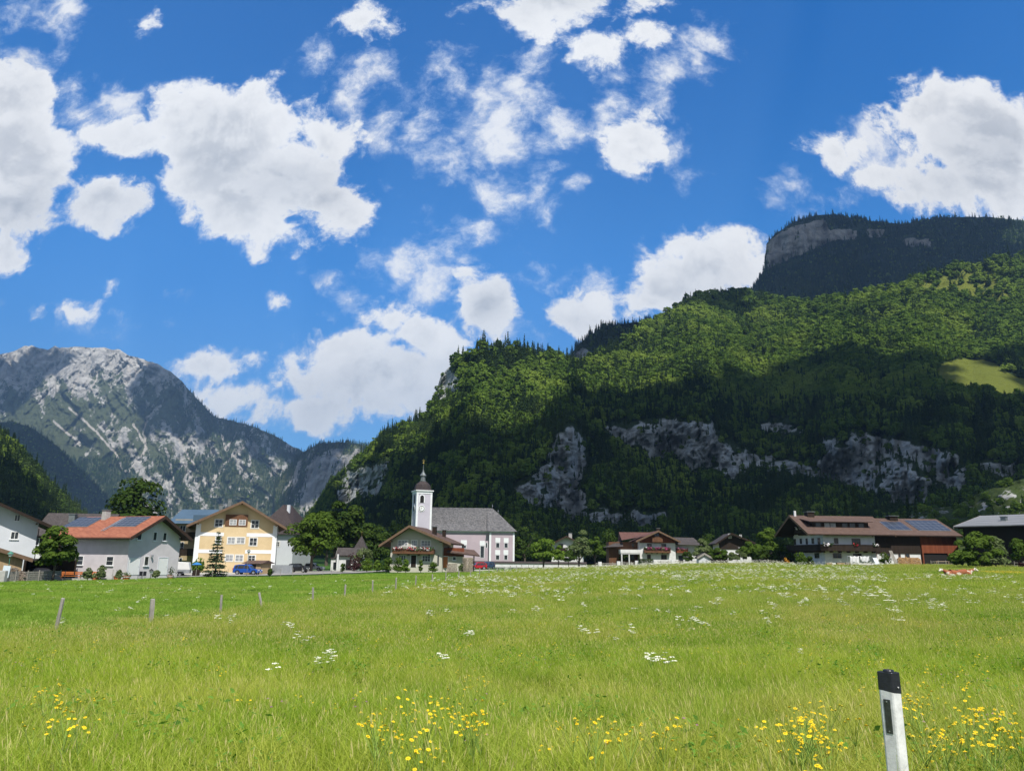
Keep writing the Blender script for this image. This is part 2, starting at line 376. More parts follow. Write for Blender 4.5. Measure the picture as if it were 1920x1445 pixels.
# ---------------------------------------------------------------- mountains
class Loft:
    """terrain surface: column px, from foot to crest; every vertex has its own distance; relief runs in depth"""
    def __init__(s, xs, foot, crest, Yf, Yr, nv, steep=None, relief=None, crest_noise=0.0, back=(0.35, 10)):
        s.xs = xs; nu = len(xs); tt = np.linspace(0, 1, nv)
        cr = np.interp(xs, *zip(*crest)) + (fbm(xs/14., xs*0, 4, 11)-.5)*2*crest_noise
        ft = np.interp(xs, *zip(*foot)) if isinstance(foot, list) else np.full(nu, float(foot))
        PX = np.repeat(xs[:, None], nv, 1); PY = ft[:, None]+(cr-ft)[:, None]*tt
        g = np.ones((nu, nv)) if steep is None else steep(PX, PY)
        G = np.cumsum(g, 1); G = (G-G[:, :1])/(G[:, -1:]-G[:, :1])
        yf = np.interp(xs, *zip(*Yf)); yr = np.interp(xs, *zip(*Yr))
        Y = yf[:, None]+(yr-yf)[:, None]*G
        if relief is not None: Y = Y*(1+relief(PX, PY))
        s.PX, s.PY, s.Y = PX, PY, Y; s.P = pt(PX, PY, Y); s.nv = nv; s.nu = nu
        # back slope behind the crest
        nb = back[1]; Bk = []
        top = s.P[:, -1]
        for k in range(1, nb+1):
            f = k/nb; q = top.copy(); d = top-CAM; q[:, 0] += d[:, 0]*back[0]*f; q[:, 1] += d[:, 1]*back[0]*f
            q[:, 2] = top[:, 2]*(1-.9*f**1.3)-5*f; Bk.append(q)
        s.full = np.concatenate([s.P, np.stack(Bk, 1)], 1); s.nb = nb
    def build(s, name, m, attrs=None):
        at = {}
        for k, a in (attrs or {}).items(): at[k] = np.concatenate([a, np.repeat(a[:, -1:], s.nb, 1)], 1)
        o = mesh_np(name, s.full.reshape(-1, 3), grid_faces(s.nu, s.nv+s.nb), m, smooth=True, attrs=at); o['kind'] = 'structure'; return o
    def sample(s, n, mask, r):
        P = s.P; a = np.cross(P[1:, :-1]-P[:-1, :-1], P[:-1, 1:]-P[:-1, :-1]); A = np.linalg.norm(a, axis=-1)
        # ground area rather than slanted area, so that cliffs get few trees
        A = A*.5+np.abs(a[..., 2])*.5
        w = (A*mask[:-1, :-1]).ravel(); w = w/w.sum()
        k = r.choice(len(w), n, p=w); i, j = np.divmod(k, s.nv-1); fu = r.random(n)[:, None]; fv = r.random(n)[:, None]
        q = (P[i, j]*(1-fu)+P[i+1, j]*fu)*(1-fv)+(P[i, j+1]*(1-fu)+P[i+1, j+1]*fu)*fv
        return q, s.PX[i, j]+fu[:, 0]*(s.xs[1]-s.xs[0]), s.PY[i, j]
def rock_mat(name, rock1, rock2, veg1, veg2, scale, bumpd, vs=1.0, scree=None, line=None):
    m, t, o = mat_new(name); p = t.node('ShaderNodeBsdfPrincipled'); t.l.new(p.outputs[0], o.inputs[0])
    p.inputs['Roughness'].default_value = .95; p.inputs['Specular IOR Level'].default_value = 0.1
    geo = t.node('ShaderNodeNewGeometry'); P = geo.outputs['Position']
    at = t.node('ShaderNodeAttribute', attribute_name='rock'); a = at.outputs['Fac']
    str_ = t.vmath('MULTIPLY', P, (1.0, 1.0, 0.45))
    n1 = t.noise(str_, scale, 9, .68, .4)[0]; n2 = t.noise(P, scale*6, 6, .7)[0]; n3 = t.noise(P, scale*.25, 5, .6)[0]
    tilt = t.node('ShaderNodeMapping'); t.l.new(P, tilt.inputs[0]); tilt.inputs['Rotation'].default_value = (0, R(38), 0); tilt.inputs['Scale'].default_value = (0.22, 1.0, 1.6)
    n4 = t.noise(tilt.outputs[0], scale*1.6, 7, .65, .8)[0]
    rc = t.mix(t.ss(n1, .38, .62), c4(rock1), c4(rock2))
    rc = t.mix(t.ss(n4, .53, .59, 0, .38), rc, c4([q*.45 for q in rock1]))
    n5 = t.noise(tilt.outputs[0], scale*6, 6, .7, .4)[0]; rc = t.mix(t.ss(n5, .56, .62, 0, .42), rc, c4([q*.4 for q in rock1]))
    vc = t.mix(t.ss(n2, .35, .65), c4(veg1), c4(veg2))
    mm = t.math('ADD', a, t.math('MULTIPLY', t.math('SUBTRACT', t.math('ADD', t.math('MULTIPLY', n1, .6), t.math('MULTIPLY', n2, .4)), .5), 1.6*vs))
    f = t.ss(mm, .44, .58)
    col = t.mix(f, vc, rc)
    if scree:
        sa = t.node('ShaderNodeAttribute', attribute_name='scree').outputs['Fac']
        col = t.mix(t.ss(t.math('ADD', sa, t.math('MULTIPLY', t.math('SUBTRACT', n2, .5), .8)), .35, .65), col, c4(scree))
    t.l.new(col, p.inputs['Base Color'])
    b = t.node('ShaderNodeBump'); b.inputs['Strength'].default_value = 1.0; b.inputs['Distance'].default_value = bumpd
    t.l.new(t.math('ADD', t.math('ADD', n1, t.math('MULTIPLY', n2, .35)), t.math('MULTIPLY', n4, .8)), b.inputs['Height']); t.l.new(b.outputs[0], p.inputs['Normal'])
    return m

# -- the near right mountain with its cliffs
CREST1 = [(520,1000),(560,985),(590,955),(605,930),(620,905),(650,878),(690,848),(720,815),(760,798),(800,782),(812,755),(820,728),(826,705),(840,690),(860,675),(885,662),(905,655),(950,656),(1000,662),(1050,672),(1085,684),(1120,665),(1160,645),(1200,618),(1240,600),(1290,562),(1330,552),(1400,550),(1460,565),(1530,567),(1605,556),(1650,545),(1692,541),(1705,532),(1749,512),(1824,497),(1885,486),(1920,484),(2050,470),(2300,450)]
ROCKS1 = [[(1075,795),(1092,830),(1098,870),(1086,915),(1100,950),(1085,955),(1040,950),(968,935),(970,915),(1000,885),(1030,850),(1050,820)],
 [(1133,795),(1180,795),(1250,788),(1330,795),(1345,820),(1360,830),(1400,840),(1440,855),(1445,870),(1420,868),(1400,880),(1385,885),(1378,905),(1340,880),(1300,880),(1280,865),(1245,865),(1222,862),(1215,840),(1195,835),(1150,815)],
 [(1545,825),(1600,818),(1660,825),(1720,830),(1760,840),(1805,865),(1815,895),(1812,920),(1790,930),(1770,905),(1740,880),(1700,868),(1660,866),(1640,880),(1645,920),(1610,925),(1565,900),(1540,890),(1525,880),(1522,862),(1550,850)],
 [(640,905),(665,885),(690,880),(715,870),(730,860),(735,870),(715,905),(700,920),(670,935),(645,945),(635,930)],
 [(820,728),(826,705),(842,690),(852,705),(850,728),(838,738),(824,748)],
 [(1055,945),(1100,948),(1150,960),(1240,965),(1250,980),(1200,985),(1120,975),(1060,970)],
 [(1180,965),(1225,980),(1215,990),(1185,985)],
 [(1430,790),(1470,795),(1500,805),(1470,815),(1440,812)],[(1655,930),(1740,928),(1735,943),(1660,945)],[(1830,870),(1900,865),(1900,890),(1850,895)]]
SPARSE1 = [[(1700,515),(1800,505),(1880,500),(1900,560),(1850,600),(1790,575),(1730,545)],[(900,675),(960,665),(980,690),(930,720),(880,745),(860,735),(850,705),(870,690)]]
MEADOW1 = [[(1748,700),(1762,682),(1800,672),(1845,674),(1870,684),(1882,697),(1925,712),(2000,712),(2000,790),(1920,742),(1860,735),(1800,728),(1765,722)],[(1020,738),(1035,727),(1055,720),(1072,714),(1074,730),(1050,738)]]
ROCKS1 += [[(1430,860),(1530,872),(1560,890),(1500,890),(1440,880)],[(1640,870),(1700,872),(1760,905),(1740,935),(1660,930)]]
def rockm1(PX, PY):
    m = soft(PX, PY, ROCKS1, 14, 15, 5, 26.); return np.clip(m-1.6*np.clip(fbm(PX/17., PY/11., 4, 301)-.56, 0, 1)*4*.5, 0, 1)
def steep1(PX, PY):
    r = rockm1(PX, PY); mdw = soft(PX, PY, MEADOW1, 12)
    return 1.0-.82*r+.9*mdw + np.clip((PY-560)/500, 0, 1)*-.25
def relief1(PX, PY):
    r = rockm1(PX, PY); mdw = 1-soft(PX, PY, MEADOW1, 30)
    big = (fbm(PX/120., PY/90., 4, 21)-.5)*.16
    cr = (fbm((PX+PY*.8)/16., (PY-PX*.5)/30., 5, 33, .55, True)-.6)*.040*r + (fbm((PX-PY*.6)/7., (PY+PX*.5)/4.5, 4, 35, .65, True)-.6)*.016*r
    return big*(.35+.65*np.clip((1050-PY)/100, 0, 1))*mdw + cr
XS1 = np.arange(500, 2300, 3.0)
L1 = Loft(XS1, 1062, CREST1, [(500,900),(600,620),(700,460),(900,360),(1200,335),(1600,330),(2300,300)],
          [(500,1300),(600,1150),(700,1020),(820,880),(905,820),(1000,840),(1090,950),(1240,1150),(1400,1300),(1700,1200),(1920,1150),(2300,1100)], 210, steep1, relief1)
m_rock1 = rock_mat('limestone_slope', (0.33,0.35,0.335), (0.54,0.56,0.54), (0.022,0.038,0.010), (0.045,0.07,0.018), .045, 7.0, .5)
rk1 = rockm1(L1.PX, L1.PY); sp1 = soft(L1.PX, L1.PY, SPARSE1, 22, 10); md1 = soft(L1.PX, L1.PY, MEADOW1, 6, 3)
# grass of the steep meadows is a lighter material on the same slope
t = NT(m_rock1.node_tree); pr = next(n for n in t.n if n.type == 'BSDF_PRINCIPLED'); old = pr.inputs['Base Color'].links[0].from_socket
ma = t.node('ShaderNodeAttribute', attribute_name='meadow').outputs['Fac']
gn = t.noise(t.node('ShaderNodeNewGeometry').outputs['Position'], .15, 6, .65)[0]
t.l.new(t.mix(t.ss(ma, .4, .6), old, t.mix(gn, (0.11,0.135,0.020,1), (0.17,0.19,0.035,1))), pr.inputs['Base Color'])
L1.build('mountain', m_rock1, {'rock': np.clip(rk1*1.05+sp1*.30+.02, 0, 1), 'meadow': np.maximum(md1, soft(L1.PX, L1.PY, [SPARSE1[0]], 20, 16)*(fbm(L1.PX/9, L1.PY/9, 3, 8) > .40))})

# -- dark ridge behind, and the high cliff mountain
L2 = Loft(np.arange(1050, 1330, 3.0), 720, [(1050,690),(1068,670),(1080,650),(1100,632),(1130,614),(1180,605),(1240,600),(1330,600)], [(1050,1300),(1330,1350)], [(1050,1500),(1330,1700)], 50,
          lambda a, b: 1-.7*soft(a, b, [[(1050,700),(1078,655),(1100,640),(1130,650),(1110,690)]], 8), lambda a, b: (fbm(a/30., b/30., 4, 41)-.5)*.06)
rk2 = soft(L2.PX, L2.PY, [[(1060,695),(1078,660),(1092,650),(1102,655),(1100,690)]], 6, 4)
L2.build('mountain', rock_mat('ridge_rock', (0.2,0.2,0.21), (0.36,0.36,0.36), (0.018,0.03,0.010), (0.03,0.05,0.014), .03, 7.0), {'rock': rk2*.9})
CREST3 = [(1385,580),(1404,552),(1425,520),(1436,498),(1434,478),(1437,458),(1452,440),(1475,424),(1500,411),(1530,404),(1565,402),(1600,408),(1650,416),(1690,420),(1720,416),(1760,409),(1810,407),(1860,407),(1900,412),(1940,415),(2100,400),(2300,420)]
ROCKS3 = [[(1436,500),(1434,470),(1442,452),(1462,436),(1490,424),(1520,418),(1545,408),(1556,430),(1590,430),(1610,432),(1608,450),(1560,452),(1535,462),(1500,480),(1470,490),(1445,502)],[(1620,428),(1660,430),(1655,442),(1630,446)],[(1690,446),(1750,450),(1740,462),(1700,460)]]
def rockm3(a, b): return soft(a, b, ROCKS3, 5, 5, 6, 15.)
L3 = Loft(np.arange(1380, 2300, 3.0), 620, CREST3, [(1380,1700),(2300,1600)], [(1380,2150),(1440,2250),(1600,2450),(1920,2300),(2300,2200)], 90,
          lambda a, b: 1-.85*rockm3(a, b), lambda a, b: (fbm(a/60., b/50., 4, 51)-.5)*.07+(fbm(a/9., b/30., 4, 52, .5, True)-.6)*.02*rockm3(a, b), 2.0)
L3.build('mountain', rock_mat('high_cliff_rock', (0.24,0.22,0.19), (0.40,0.37,0.32), (0.016,0.028,0.010), (0.03,0.045,0.014), .022, 9.0, .8), {'rock': rockm3(L3.PX, L3.PY)*1.0})

# -- far massif on the left
CRESTM = [(-260,700),(-120,680),(-30,672),(0,664),(20,660),(45,650),(60,647),(72,652),(90,655),(103,648),(112,651),(150,650),(190,651),(225,656),(245,668),(262,672),(280,677),(300,684),(320,697),(345,718),(370,748),(395,775),(410,783),(440,790),(480,800),(510,815),(540,832),(572,848),(600,868),(640,900),(700,930),(780,980)]
CREST5 = [(520,900),(545,870),(565,850),(585,838),(600,832),(625,829),(650,830),(690,834),(720,840),(770,860),(860,900)]
SCREE = [[(150,700),(140,730),(132,748)],[(185,690),(178,715),(168,735)],[(240,650),(243,700),(236,720)],[(300,760),(276,785),(270,815),(275,840),(262,860),(240,885)],[(250,795),(262,815),(270,830)],
 [(130,765),(160,790),(190,820),(218,850),(225,870),(238,885)],[(100,790),(140,822),(150,835)],[(415,815),(425,845),(428,835),(445,812)],[(330,815),(350,850),(372,885)],[(500,870),(515,900),(528,932)],[(470,815),(455,840),(420,870),(400,900)],[(540,890),(560,905),(575,925),(578,905),(590,885)],[(310,840),(320,880),(325,900)],[(345,690),(347,740),(350,790)]]
XSM = np.arange(-260, 790, 1.6)
def reliefm(PX, PY):
    wx = PX+(fbm(PX/60., PY/60., 4, 64)-.5)*70
    g = fbm((wx-(PY-700)*.35)/42., PY/170., 6, 61, .55, True)-.6
    g2 = fbm((PX+(PY-700)*.9)/34., (PY-PX*.4)/60., 5, 62, .55, True)-.6
    g3 = fbm(PX/7., PY/9., 3, 63, .6)-.5
    d = np.clip(1-pdist(PX, PY, SCREE[3])/40., 0, 1)*.02
    return g*.070+g2*.036+g3*.006+d
LM = Loft(XSM, 1046, CRESTM, [(-260,2600),(790,2900)], [(-260,4700),(60,4900),(300,4500),(400,4300),(600,4000),(790,3900)], 240, None, reliefm, 2.5, (0.15, 6))
def screem(PX, PY):
    s = np.zeros(PX.shape); jx = (fbm(PX/10., PY/10., 3, 71)-.5)*10
    for l in SCREE: s = np.maximum(s, np.clip(1.0-pdist(PX+jx, PY+jx*.5, l)/4.0, 0, 1)*(.55+.9*fbm(PX/4., PY/6., 3, 72)))
    return s
alt = np.clip((PYM := LM.PY)*-1+1010, 0, 400)
band = .6*fbm((LM.PX-(PYM-700)*.45)/22., PYM/55., 5, 81, .6)+.4*fbm((LM.PX+PYM*.3)/7., PYM/13., 4, 83, .65)
rockM = .33+.55*np.clip((770-PYM)/100, 0, 1)+(band-.5)*1.75+.12*np.clip(1-np.abs(PYM-830)/90, 0, 1)
dark = soft(LM.PX, PYM, [[(20,790),(120,770),(230,930),(260,1010),(-20,1010)]], 40, 20)
rockM = rockM-.45*dark-.12*soft(LM.PX, PYM, [[(270,690),(345,715),(400,780),(540,830),(560,860),(430,810),(380,790),(340,760)]], 18, 10)
m_far = rock_mat('massif_rock', (0.28,0.27,0.255), (0.50,0.485,0.455), (0.055,0.070,0.034), (0.095,0.110,0.052), .010, 30.0, .95, (0.44,0.41,0.37))
LM.build('mountain', m_far, {'rock': np.clip(rockM, 0, 1), 'scree': screem(LM.PX, PYM)})
L5 = Loft(np.arange(515, 870, 1.8), 1046, CREST5, [(515,2500),(870,2300)], [(515,3300),(870,3100)], 120,
          lambda a, b: 1-.5*soft(a, b, [[(580,845),(640,845),(690,850),(650,900),(560,960),(550,920)]], 20), lambda a, b: (fbm((a+b*.3)/24., b/80., 5, 91, .55, True)-.6)*.055+(fbm(a/7., b/12., 3, 93)-.5)*.008, 1.5)
r5 = .25+.55*soft(L5.PX, L5.PY, [[(585,845),(625,845),(690,850),(660,890),(600,930),(560,960),(550,910),(575,870)]], 20, 10)+(fbm((L5.PX+L5.PY*.4)/14., L5.PY/40., 5, 95)-.5)*1.1-.6*np.clip((842-L5.PY)/8, 0, 1)
L5.build('mountain', m_far, {'rock': np.clip(r5, 0, 1), 'scree': np.zeros_like(r5)})
# -- wooded spur in front of the massif, left wooded hill, and the low rocky hill on the right
L6 = Loft(np.arange(-160, 460, 2.5), 1048, [(-160,780),(-20,790),(30,792),(60,802),(110,838),(150,880),(185,915),(212,945),(235,972),(262,1000),(300,1025),(460,1044)], [(-160,2100),(460,2400)], [(-160,3000),(460,2900)], 70, None, lambda a, b: (fbm(a/40., b/40., 4, 101)-.5)*.1)
m_w = rock_mat('wooded_slope', (0.2,0.2,0.2), (0.33,0.33,0.32), (0.02,0.032,0.011), (0.035,0.05,0.016), .03, 3.0)
L6.build('hill', m_w, {'rock': np.zeros(L6.PX.shape)})
L7 = Loft(np.arange(-300, 330, 2.5), 1066, [(-300,680),(-60,775),(0,818),(20,833),(50,866),(80,900),(100,922),(130,952),(150,975),(180,1005),(230,1030),(320,1050)], [(-300,260),(180,440),(330,520)], [(-300,650),(0,620),(180,640),(330,600)], 90, None, lambda a, b: (fbm(a/50., b/50., 4, 111)-.5)*.09)
L7.build('hill', m_w, {'rock': np.zeros(L7.PX.shape)})
L8 = Loft(np.arange(1560, 2300, 3.0), 1064, [(1560,1040),(1620,1005),(1650,985),(1690,966),(1730,953),(1790,948),(1840,922),(1880,908),(1920,897),(2100,860),(2300,850)], [(1560,300),(1700,215),(2300,160)], [(1560,325),(1700,300),(1920,290),(2300,280)], 70, None, lambda a, b: (fbm(a/40., b/25., 4, 121)-.5)*.05+(fbm(a/6., b/6., 3, 122, .5, True)-.6)*.006)
m_h = rock_mat('rocky_pasture', (0.2,0.2,0.19), (0.36,0.36,0.34), (0.032,0.052,0.014), (0.060,0.082,0.022), .09, 1.0, .8)
r8 = .22+.50*soft(L8.PX, L8.PY, [[(1700,975),(1790,955),(1850,925),(1920,905),(2000,900),(2000,960),(1900,965),(1790,985),(1720,990)]], 30, 20)*(fbm(L8.PX/14, L8.PY/7, 3, 125) > .5)
L8.build('hill', m_h, {'rock': r8})
# ---------------------------------------------------------------- tree shapes
def quads(C, N, size, r, asp=0.7, bend=0.0):
    """leaf-sized quads at C facing N"""
    n = len(C); N = N/np.maximum(np.linalg.norm(N, axis=1, keepdims=True), 1e-6)
    a = r.normal(size=(n, 3)); U = np.cross(N, a); U /= np.maximum(np.linalg.norm(U, axis=1, keepdims=True), 1e-6); V = np.cross(N, U)
    s = size*(0.7+.6*r.random((n, 1)))*.5
    q = np.stack([C-U*s, C-V*s*asp, C+U*s, C+V*s*asp], 1)
    return q.reshape(-1, 3), np.arange(4*n).reshape(-1, 4)
def crown_pts(r, n, clumps, cr, up=.35, lowcut=-.3):
    """points on the shells of many small clumps, outward normals"""
    k = r.integers(len(clumps), size=n); d = r.normal(size=(n, 3)); d /= np.linalg.norm(d, axis=1, keepdims=True)
    d[:, 2] = np.where(d[:, 2] < lowcut, -d[:, 2], d[:, 2]) ; R_ = cr[k]*(0.72+.33*r.random(n)**.5)
    C = clumps[k]+d*R_[:, None]*np.array([1, 1, .75]); N = d+r.normal(size=(n, 3))*.33; N[:, 2] += up
    return C, N
def clump_cloud(r, nc, rx, rz, cz, rmin, rmax, shape='round'):
    P = []; 
    while len(P) < nc:
        p = r.uniform(-1, 1, 3)
        h = (p[2]+1)/2
        w = {'round': math.sqrt(max(0, 1-p[2]**2)), 'cone': 1-h, 'egg': math.sin(math.pi*min(1, (h*.85+.15)**.8)), 'dome': math.sqrt(max(0, 1-h*h))*.98}[shape]
        if w < .05 or p[0]**2+p[1]**2 > w*w: continue
        if nc > 15 and shape in ('round', 'egg', 'dome') and (p[0]**2+p[1]**2)/max(w*w, .05) < .3 and abs(p[2]) < .6 and r.random() < .8: continue
        P.append([p[0]*rx, p[1]*rx, cz+p[2]*rz])
    return np.array(P), r.uniform(rmin, rmax, nc)
def proto_broad(seed, n=420, q=1.1, shape='egg'):
    r = np.random.default_rng(seed); cl, cr = clump_cloud(r, 16, 3.0, 3.4, 5.6, 1.1, 2.0, shape)
    C, N = crown_pts(r, n, cl, cr); V, F = quads(C, N, q, r, .8)
    o = mesh_np('broadleaf', V, F, None, link=False); return o
def proto_conifer(seed, H=12.0, n=420, w=2.3, q=1.0):
    r = np.random.default_rng(seed); h = 1-np.sqrt(r.random(n)); z = .8+h*(H-1.2); lay = .75+.25*np.sin(z*3.1+r.random())
    ph = r.random(n)*2*math.pi; rad = (1-h)*w*lay*(0.35+.65*np.sqrt(r.random(n)))+.05
    C = np.stack([rad*np.cos(ph), rad*np.sin(ph), z-rad*.28], 1)
    N = np.stack([np.cos(ph)*.5, np.sin(ph)*.5, np.ones(n)*.9], 1)+r.normal(size=(n, 3))*.35
    V, F = quads(C, N, q, r, .45)
    tV = [(.16*math.cos(a), .16*math.sin(a), 0) for a in (0, 2.1, 4.2)]+[(0, 0, H*.97)]
    V = np.concatenate([V, np.array(tV)]); k = len(V)-4
    return mesh_np('spruce', V, [F, np.array([[k, k+1, k+3], [k+1, k+2, k+3], [k+2, k, k+3]])], None, link=False)
ML_BROAD = mat_leaf('beech_leaves', (0.040, 0.085, 0.016), (0.185, 0.275, 0.045), (0.23, 0.31, 0.055), .30, .012)
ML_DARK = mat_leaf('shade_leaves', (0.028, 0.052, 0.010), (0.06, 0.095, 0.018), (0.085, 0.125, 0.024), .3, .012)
ML_CON = mat_leaf('spruce_needles', (0.020, 0.044, 0.015), (0.060, 0.096, 0.030), (0.078, 0.118, 0.034), .15, .015)
PB = [proto_broad(i, 620, 1.15, ['egg', 'round', 'egg', 'dome'][i % 4]) for i in range(5)]
for o_ in PB: o_.data.materials.append(ML_BROAD)
PC = [proto_conifer(20+i, [12, 14, 11][i], 460, [2.4, 2.3, 2.7][i]) for i in range(3)]
for o_ in PC: o_.data.materials.append(ML_CON)
def dup_protos(lst, m=None):
    out = []
    for o in lst:
        c = o.copy()
        if m: c.data = o.data.copy(); c.data.materials.clear(); c.data.materials.append(m)
        out.append(c)
    return out
def forest(name, loft, n, mask, conf, label, sb=(0.8, 1.35), scn=(0.9, 1.5), seed=1, lobroad=None, fscale=None):
    r = np.random.default_rng(seed); P, px, py = loft.sample(n, mask, r); fs_ = 1.0 if fscale is None else fscale(px, py)
    isC = r.random(n) < conf(px, py); P = P.copy(); P[:, 2] -= .6
    idx = np.where(isC, len(PB)+r.integers(len(PC), size=n), r.integers(len(PB), size=n))
    sc = np.where(isC, r.uniform(*scn, n), r.uniform(*sb, n))*fs_; s3 = np.stack([sc, sc, sc*r.uniform(.85, 1.2, n)], 1)
    return scatter(name, P, r.random(n)*6.28, s3, idx, dup_protos(PB, lobroad)+dup_protos(PC), label)
# near mountain
rkd = np.maximum.reduce([rockm1(L1.PX, L1.PY-k*6.) for k in range(3)])
no = np.clip(1-1.15*rkd-soft(L1.PX, L1.PY, MEADOW1, 5, 3)-soft(L1.PX, L1.PY-11, MEADOW1[:1], 5, 3), 0, 1)
no = np.where(rkd > .3, no*.25, no); spn = fbm(L1.PX/10, L1.PY/8, 4, 14)
no = np.maximum(no, ((spn > .60) & (md1 < .2))*.30*np.minimum(1, rkd*2))
no = no*(1-.96*soft(L1.PX, L1.PY, [SPARSE1[0]], 18, 12)*(fbm(L1.PX/9, L1.PY/9, 3, 8) > .40))*(1-.5*soft(L1.PX, L1.PY, [SPARSE1[1]], 18, 12))
crestm = np.exp(-((L1.PX-960)/75)**2)*(np.abs(L1.PY-665) < 30)
conf1 = lambda px, py: np.clip(.10+.8*np.exp(-((px-960)/80)**2)*(py < 690)+.42*(py > 760)+.45*(vnoise(px/45, py/30, 77) > .68)+.35*((px > 1060) & (py > 690) & (py < 760) & (px < 1350)), 0, 1)
lowf = lambda px, py: np.interp(py, [600, 720, 850, 1000], [1.0, .92, .72, .58])*np.where(rockm1(px, py)+rockm1(px, py-14) > .3, .60, 1.0)
forest('forest', L1, 50000, no*np.interp(L1.PY, [650, 800, 1000], [1, 1.5, 2.4]), conf1, 'mixed beech and spruce forest covering the steep slope of the near mountain', (0.70, 1.75), (0.9, 1.8), 3, None, lowf)
forest('forest', L3, 13000, np.clip(1-1.2*rockm3(L3.PX, L3.PY), 0.02, 1), lambda a, b: .88+0*a, 'dark spruce forest on the high cliff mountain', (0.8, 1.3), (1.1, 1.9), 4)
forest('forest', L2, 2600, np.clip(1-1.2*rk2, 0.02, 1), lambda a, b: .9+0*a, 'dark spruce wood on the small ridge behind the bright slope', (0.8, 1.3), (1.0, 1.6), 5)
forest('forest', L7, 11000, np.ones(L7.PX.shape), lambda a, b: .5+0*a, 'mixed wood on the hill at the left edge', (0.55, .95), (0.75, 1.2), 6)
forest('forest', L6, 9000, np.ones(L6.PX.shape), lambda a, b: .8+0*a, 'shaded spruce wood on the spur below the grey massif', (0.9, 1.3), (1.1, 1.8), 7)
r8s = (fbm(L8.PX/16, L8.PY/8, 3, 133) > .60)*1.0
forest('bushes', L8, 620, r8s*(L8.PY < 1050)+.001, lambda a, b: .05+0*a, 'scattered bushes on the rocky pasture slope at the right', (0.18, .42), (0.3, .5), 8)
# tree line of the far massif's right crest and lower slopes
wm = np.clip(.9-LM_rock*1.5, 0, 1) if 'LM_rock' in globals() else np.clip(.55-rockM, 0, 1)
forest('forest', LM, 16000, wm*((LM.PX > 330) | (LM.PY > 860)), lambda a, b: .9+0*a, 'sparse dark wood on the grey limestone massif', (0.9, 1.3), (1.3, 2.2), 9)
forest('forest', L5, 5200, np.clip(.7-r5, 0, 1), lambda a, b: .9+0*a, 'dark wood on the low rocky summit beyond the village', (0.9, 1.3), (1.2, 2.0), 10)
# valley floor wood between the village and the foot of the mountain
r = np.random.default_rng(12); n = 1500; px = r.uniform(930, 1800, n); Y = r.uniform(250, 350, n)
vx = ray(px, np.full(n, 1050.))[:, 0]*Y; P = np.stack([vx, Y, zg(vx, Y)-.5], 1)
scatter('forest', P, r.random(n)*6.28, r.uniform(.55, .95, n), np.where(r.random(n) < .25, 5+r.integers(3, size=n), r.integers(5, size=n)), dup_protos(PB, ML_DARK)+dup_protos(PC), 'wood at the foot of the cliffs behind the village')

# ---------------------------------------------------------------- clouds high overhead, outside the picture, whose shadows lie on the mountains
ico = bmesh.new(); bmesh.ops.create_icosphere(ico, subdivisions=2, radius=1.0); ICV = np.array([v.co[:] for v in ico.verts]); ICF = np.array([[v.index for v in f.verts] for f in ico.faces]); ico.free()
mcl, t, o = mat_new('cloud_white'); p = t.node('ShaderNodeBsdfDiffuse'); p.inputs[0].default_value = (.9, .9, .92, 1); t.l.new(p.outputs[0], o.inputs[0])
def overhead_cloud(name, P, zc, rad, label, step):
    """billows stand where the sun's rays to P cross the height zc"""
    tt = (zc-P[:, 2])/SDIR[2]; Q = P+SDIR*tt[:, None]
    key = np.round(Q[:, :2]/step).astype(int); _, k = np.unique(key, axis=0, return_index=True); Q = Q[k]
    r = np.random.default_rng(5); V = []; F = []; b = 0
    for q in Q:
        rr = rad*r.uniform(.8, 1.2); v = ICV*np.array([rr, rr, rr*.7])*(1+r.normal(size=(len(ICV), 1))*.06)+q+r.normal(size=3)*np.array([step*.15, step*.15, rad*.3])
        V.append(v); F.append(ICF+b); b += len(v)
    o = mesh_np(name, np.concatenate(V), np.concatenate(F), mcl, smooth=True); tag(o, label, kind='stuff'); return o
SH1 = [(560,1075),(560,1000),(640,925),(716,872),(780,838),(808,816),(854,785),(879,758),(932,746),(967,756),(985,741),(1049,740),(1068,738),(1073,728),(1084,709),(1127,698),(1180,694),(1189,692),(1255,681),(1325,688),(1386,675),(1456,662),(1495,636),(1561,634),(1662,634),(1736,618),(1830,622),(1930,625),(2100,600),(2100,1020),(1860,1000),(1700,1010),(1640,1075)]
MD_ = [(1735,715),(1750,680),(1800,658),(1860,660),(1925,690),(2010,720),(2010,790),(1925,770),(1850,752),(1780,745)]
m = inpoly(L1.PX, L1.PY, SH1) & ~inpoly(L1.PX, L1.PY, MD_) & (pdist(L1.PX, L1.PY, SH1[2:-4]) > np.clip(52*FPX/L1.Y*.75, 10, 90)*np.interp(L1.PX, [800, 1000], [.6, 1.0])); gx, gy = np.meshgrid(np.linspace(-75, 185, 26), np.linspace(290, 345, 6)); lowp = np.stack([gx.ravel(), gy.ravel(), gx.ravel()*0+4], 1)
lowp = lowp[(960+FPX*lowp[:, 0]/lowp[:, 1] > 620) & (960+FPX*lowp[:, 0]/lowp[:, 1] < 1640)]
overhead_cloud('cloud', np.concatenate([L1.P[m][::3], lowp]), 1900, 42, 'cloud above the valley shading the lower slope of the near mountain', 34)
m = (L3.PX < 1850) | (L3.PY > 470); overhead_cloud('cloud', L3.P[m], 2600, 75, 'cloud shading the high cliff mountain', 60)
overhead_cloud('cloud', L2.P.reshape(-1, 3), 2600, 60, 'cloud shading the small ridge', 50)
overhead_cloud('cloud', L6.P[:, 8:].reshape(-1, 3)[::2], 2600, 80, 'cloud shading the wooded spur', 65)
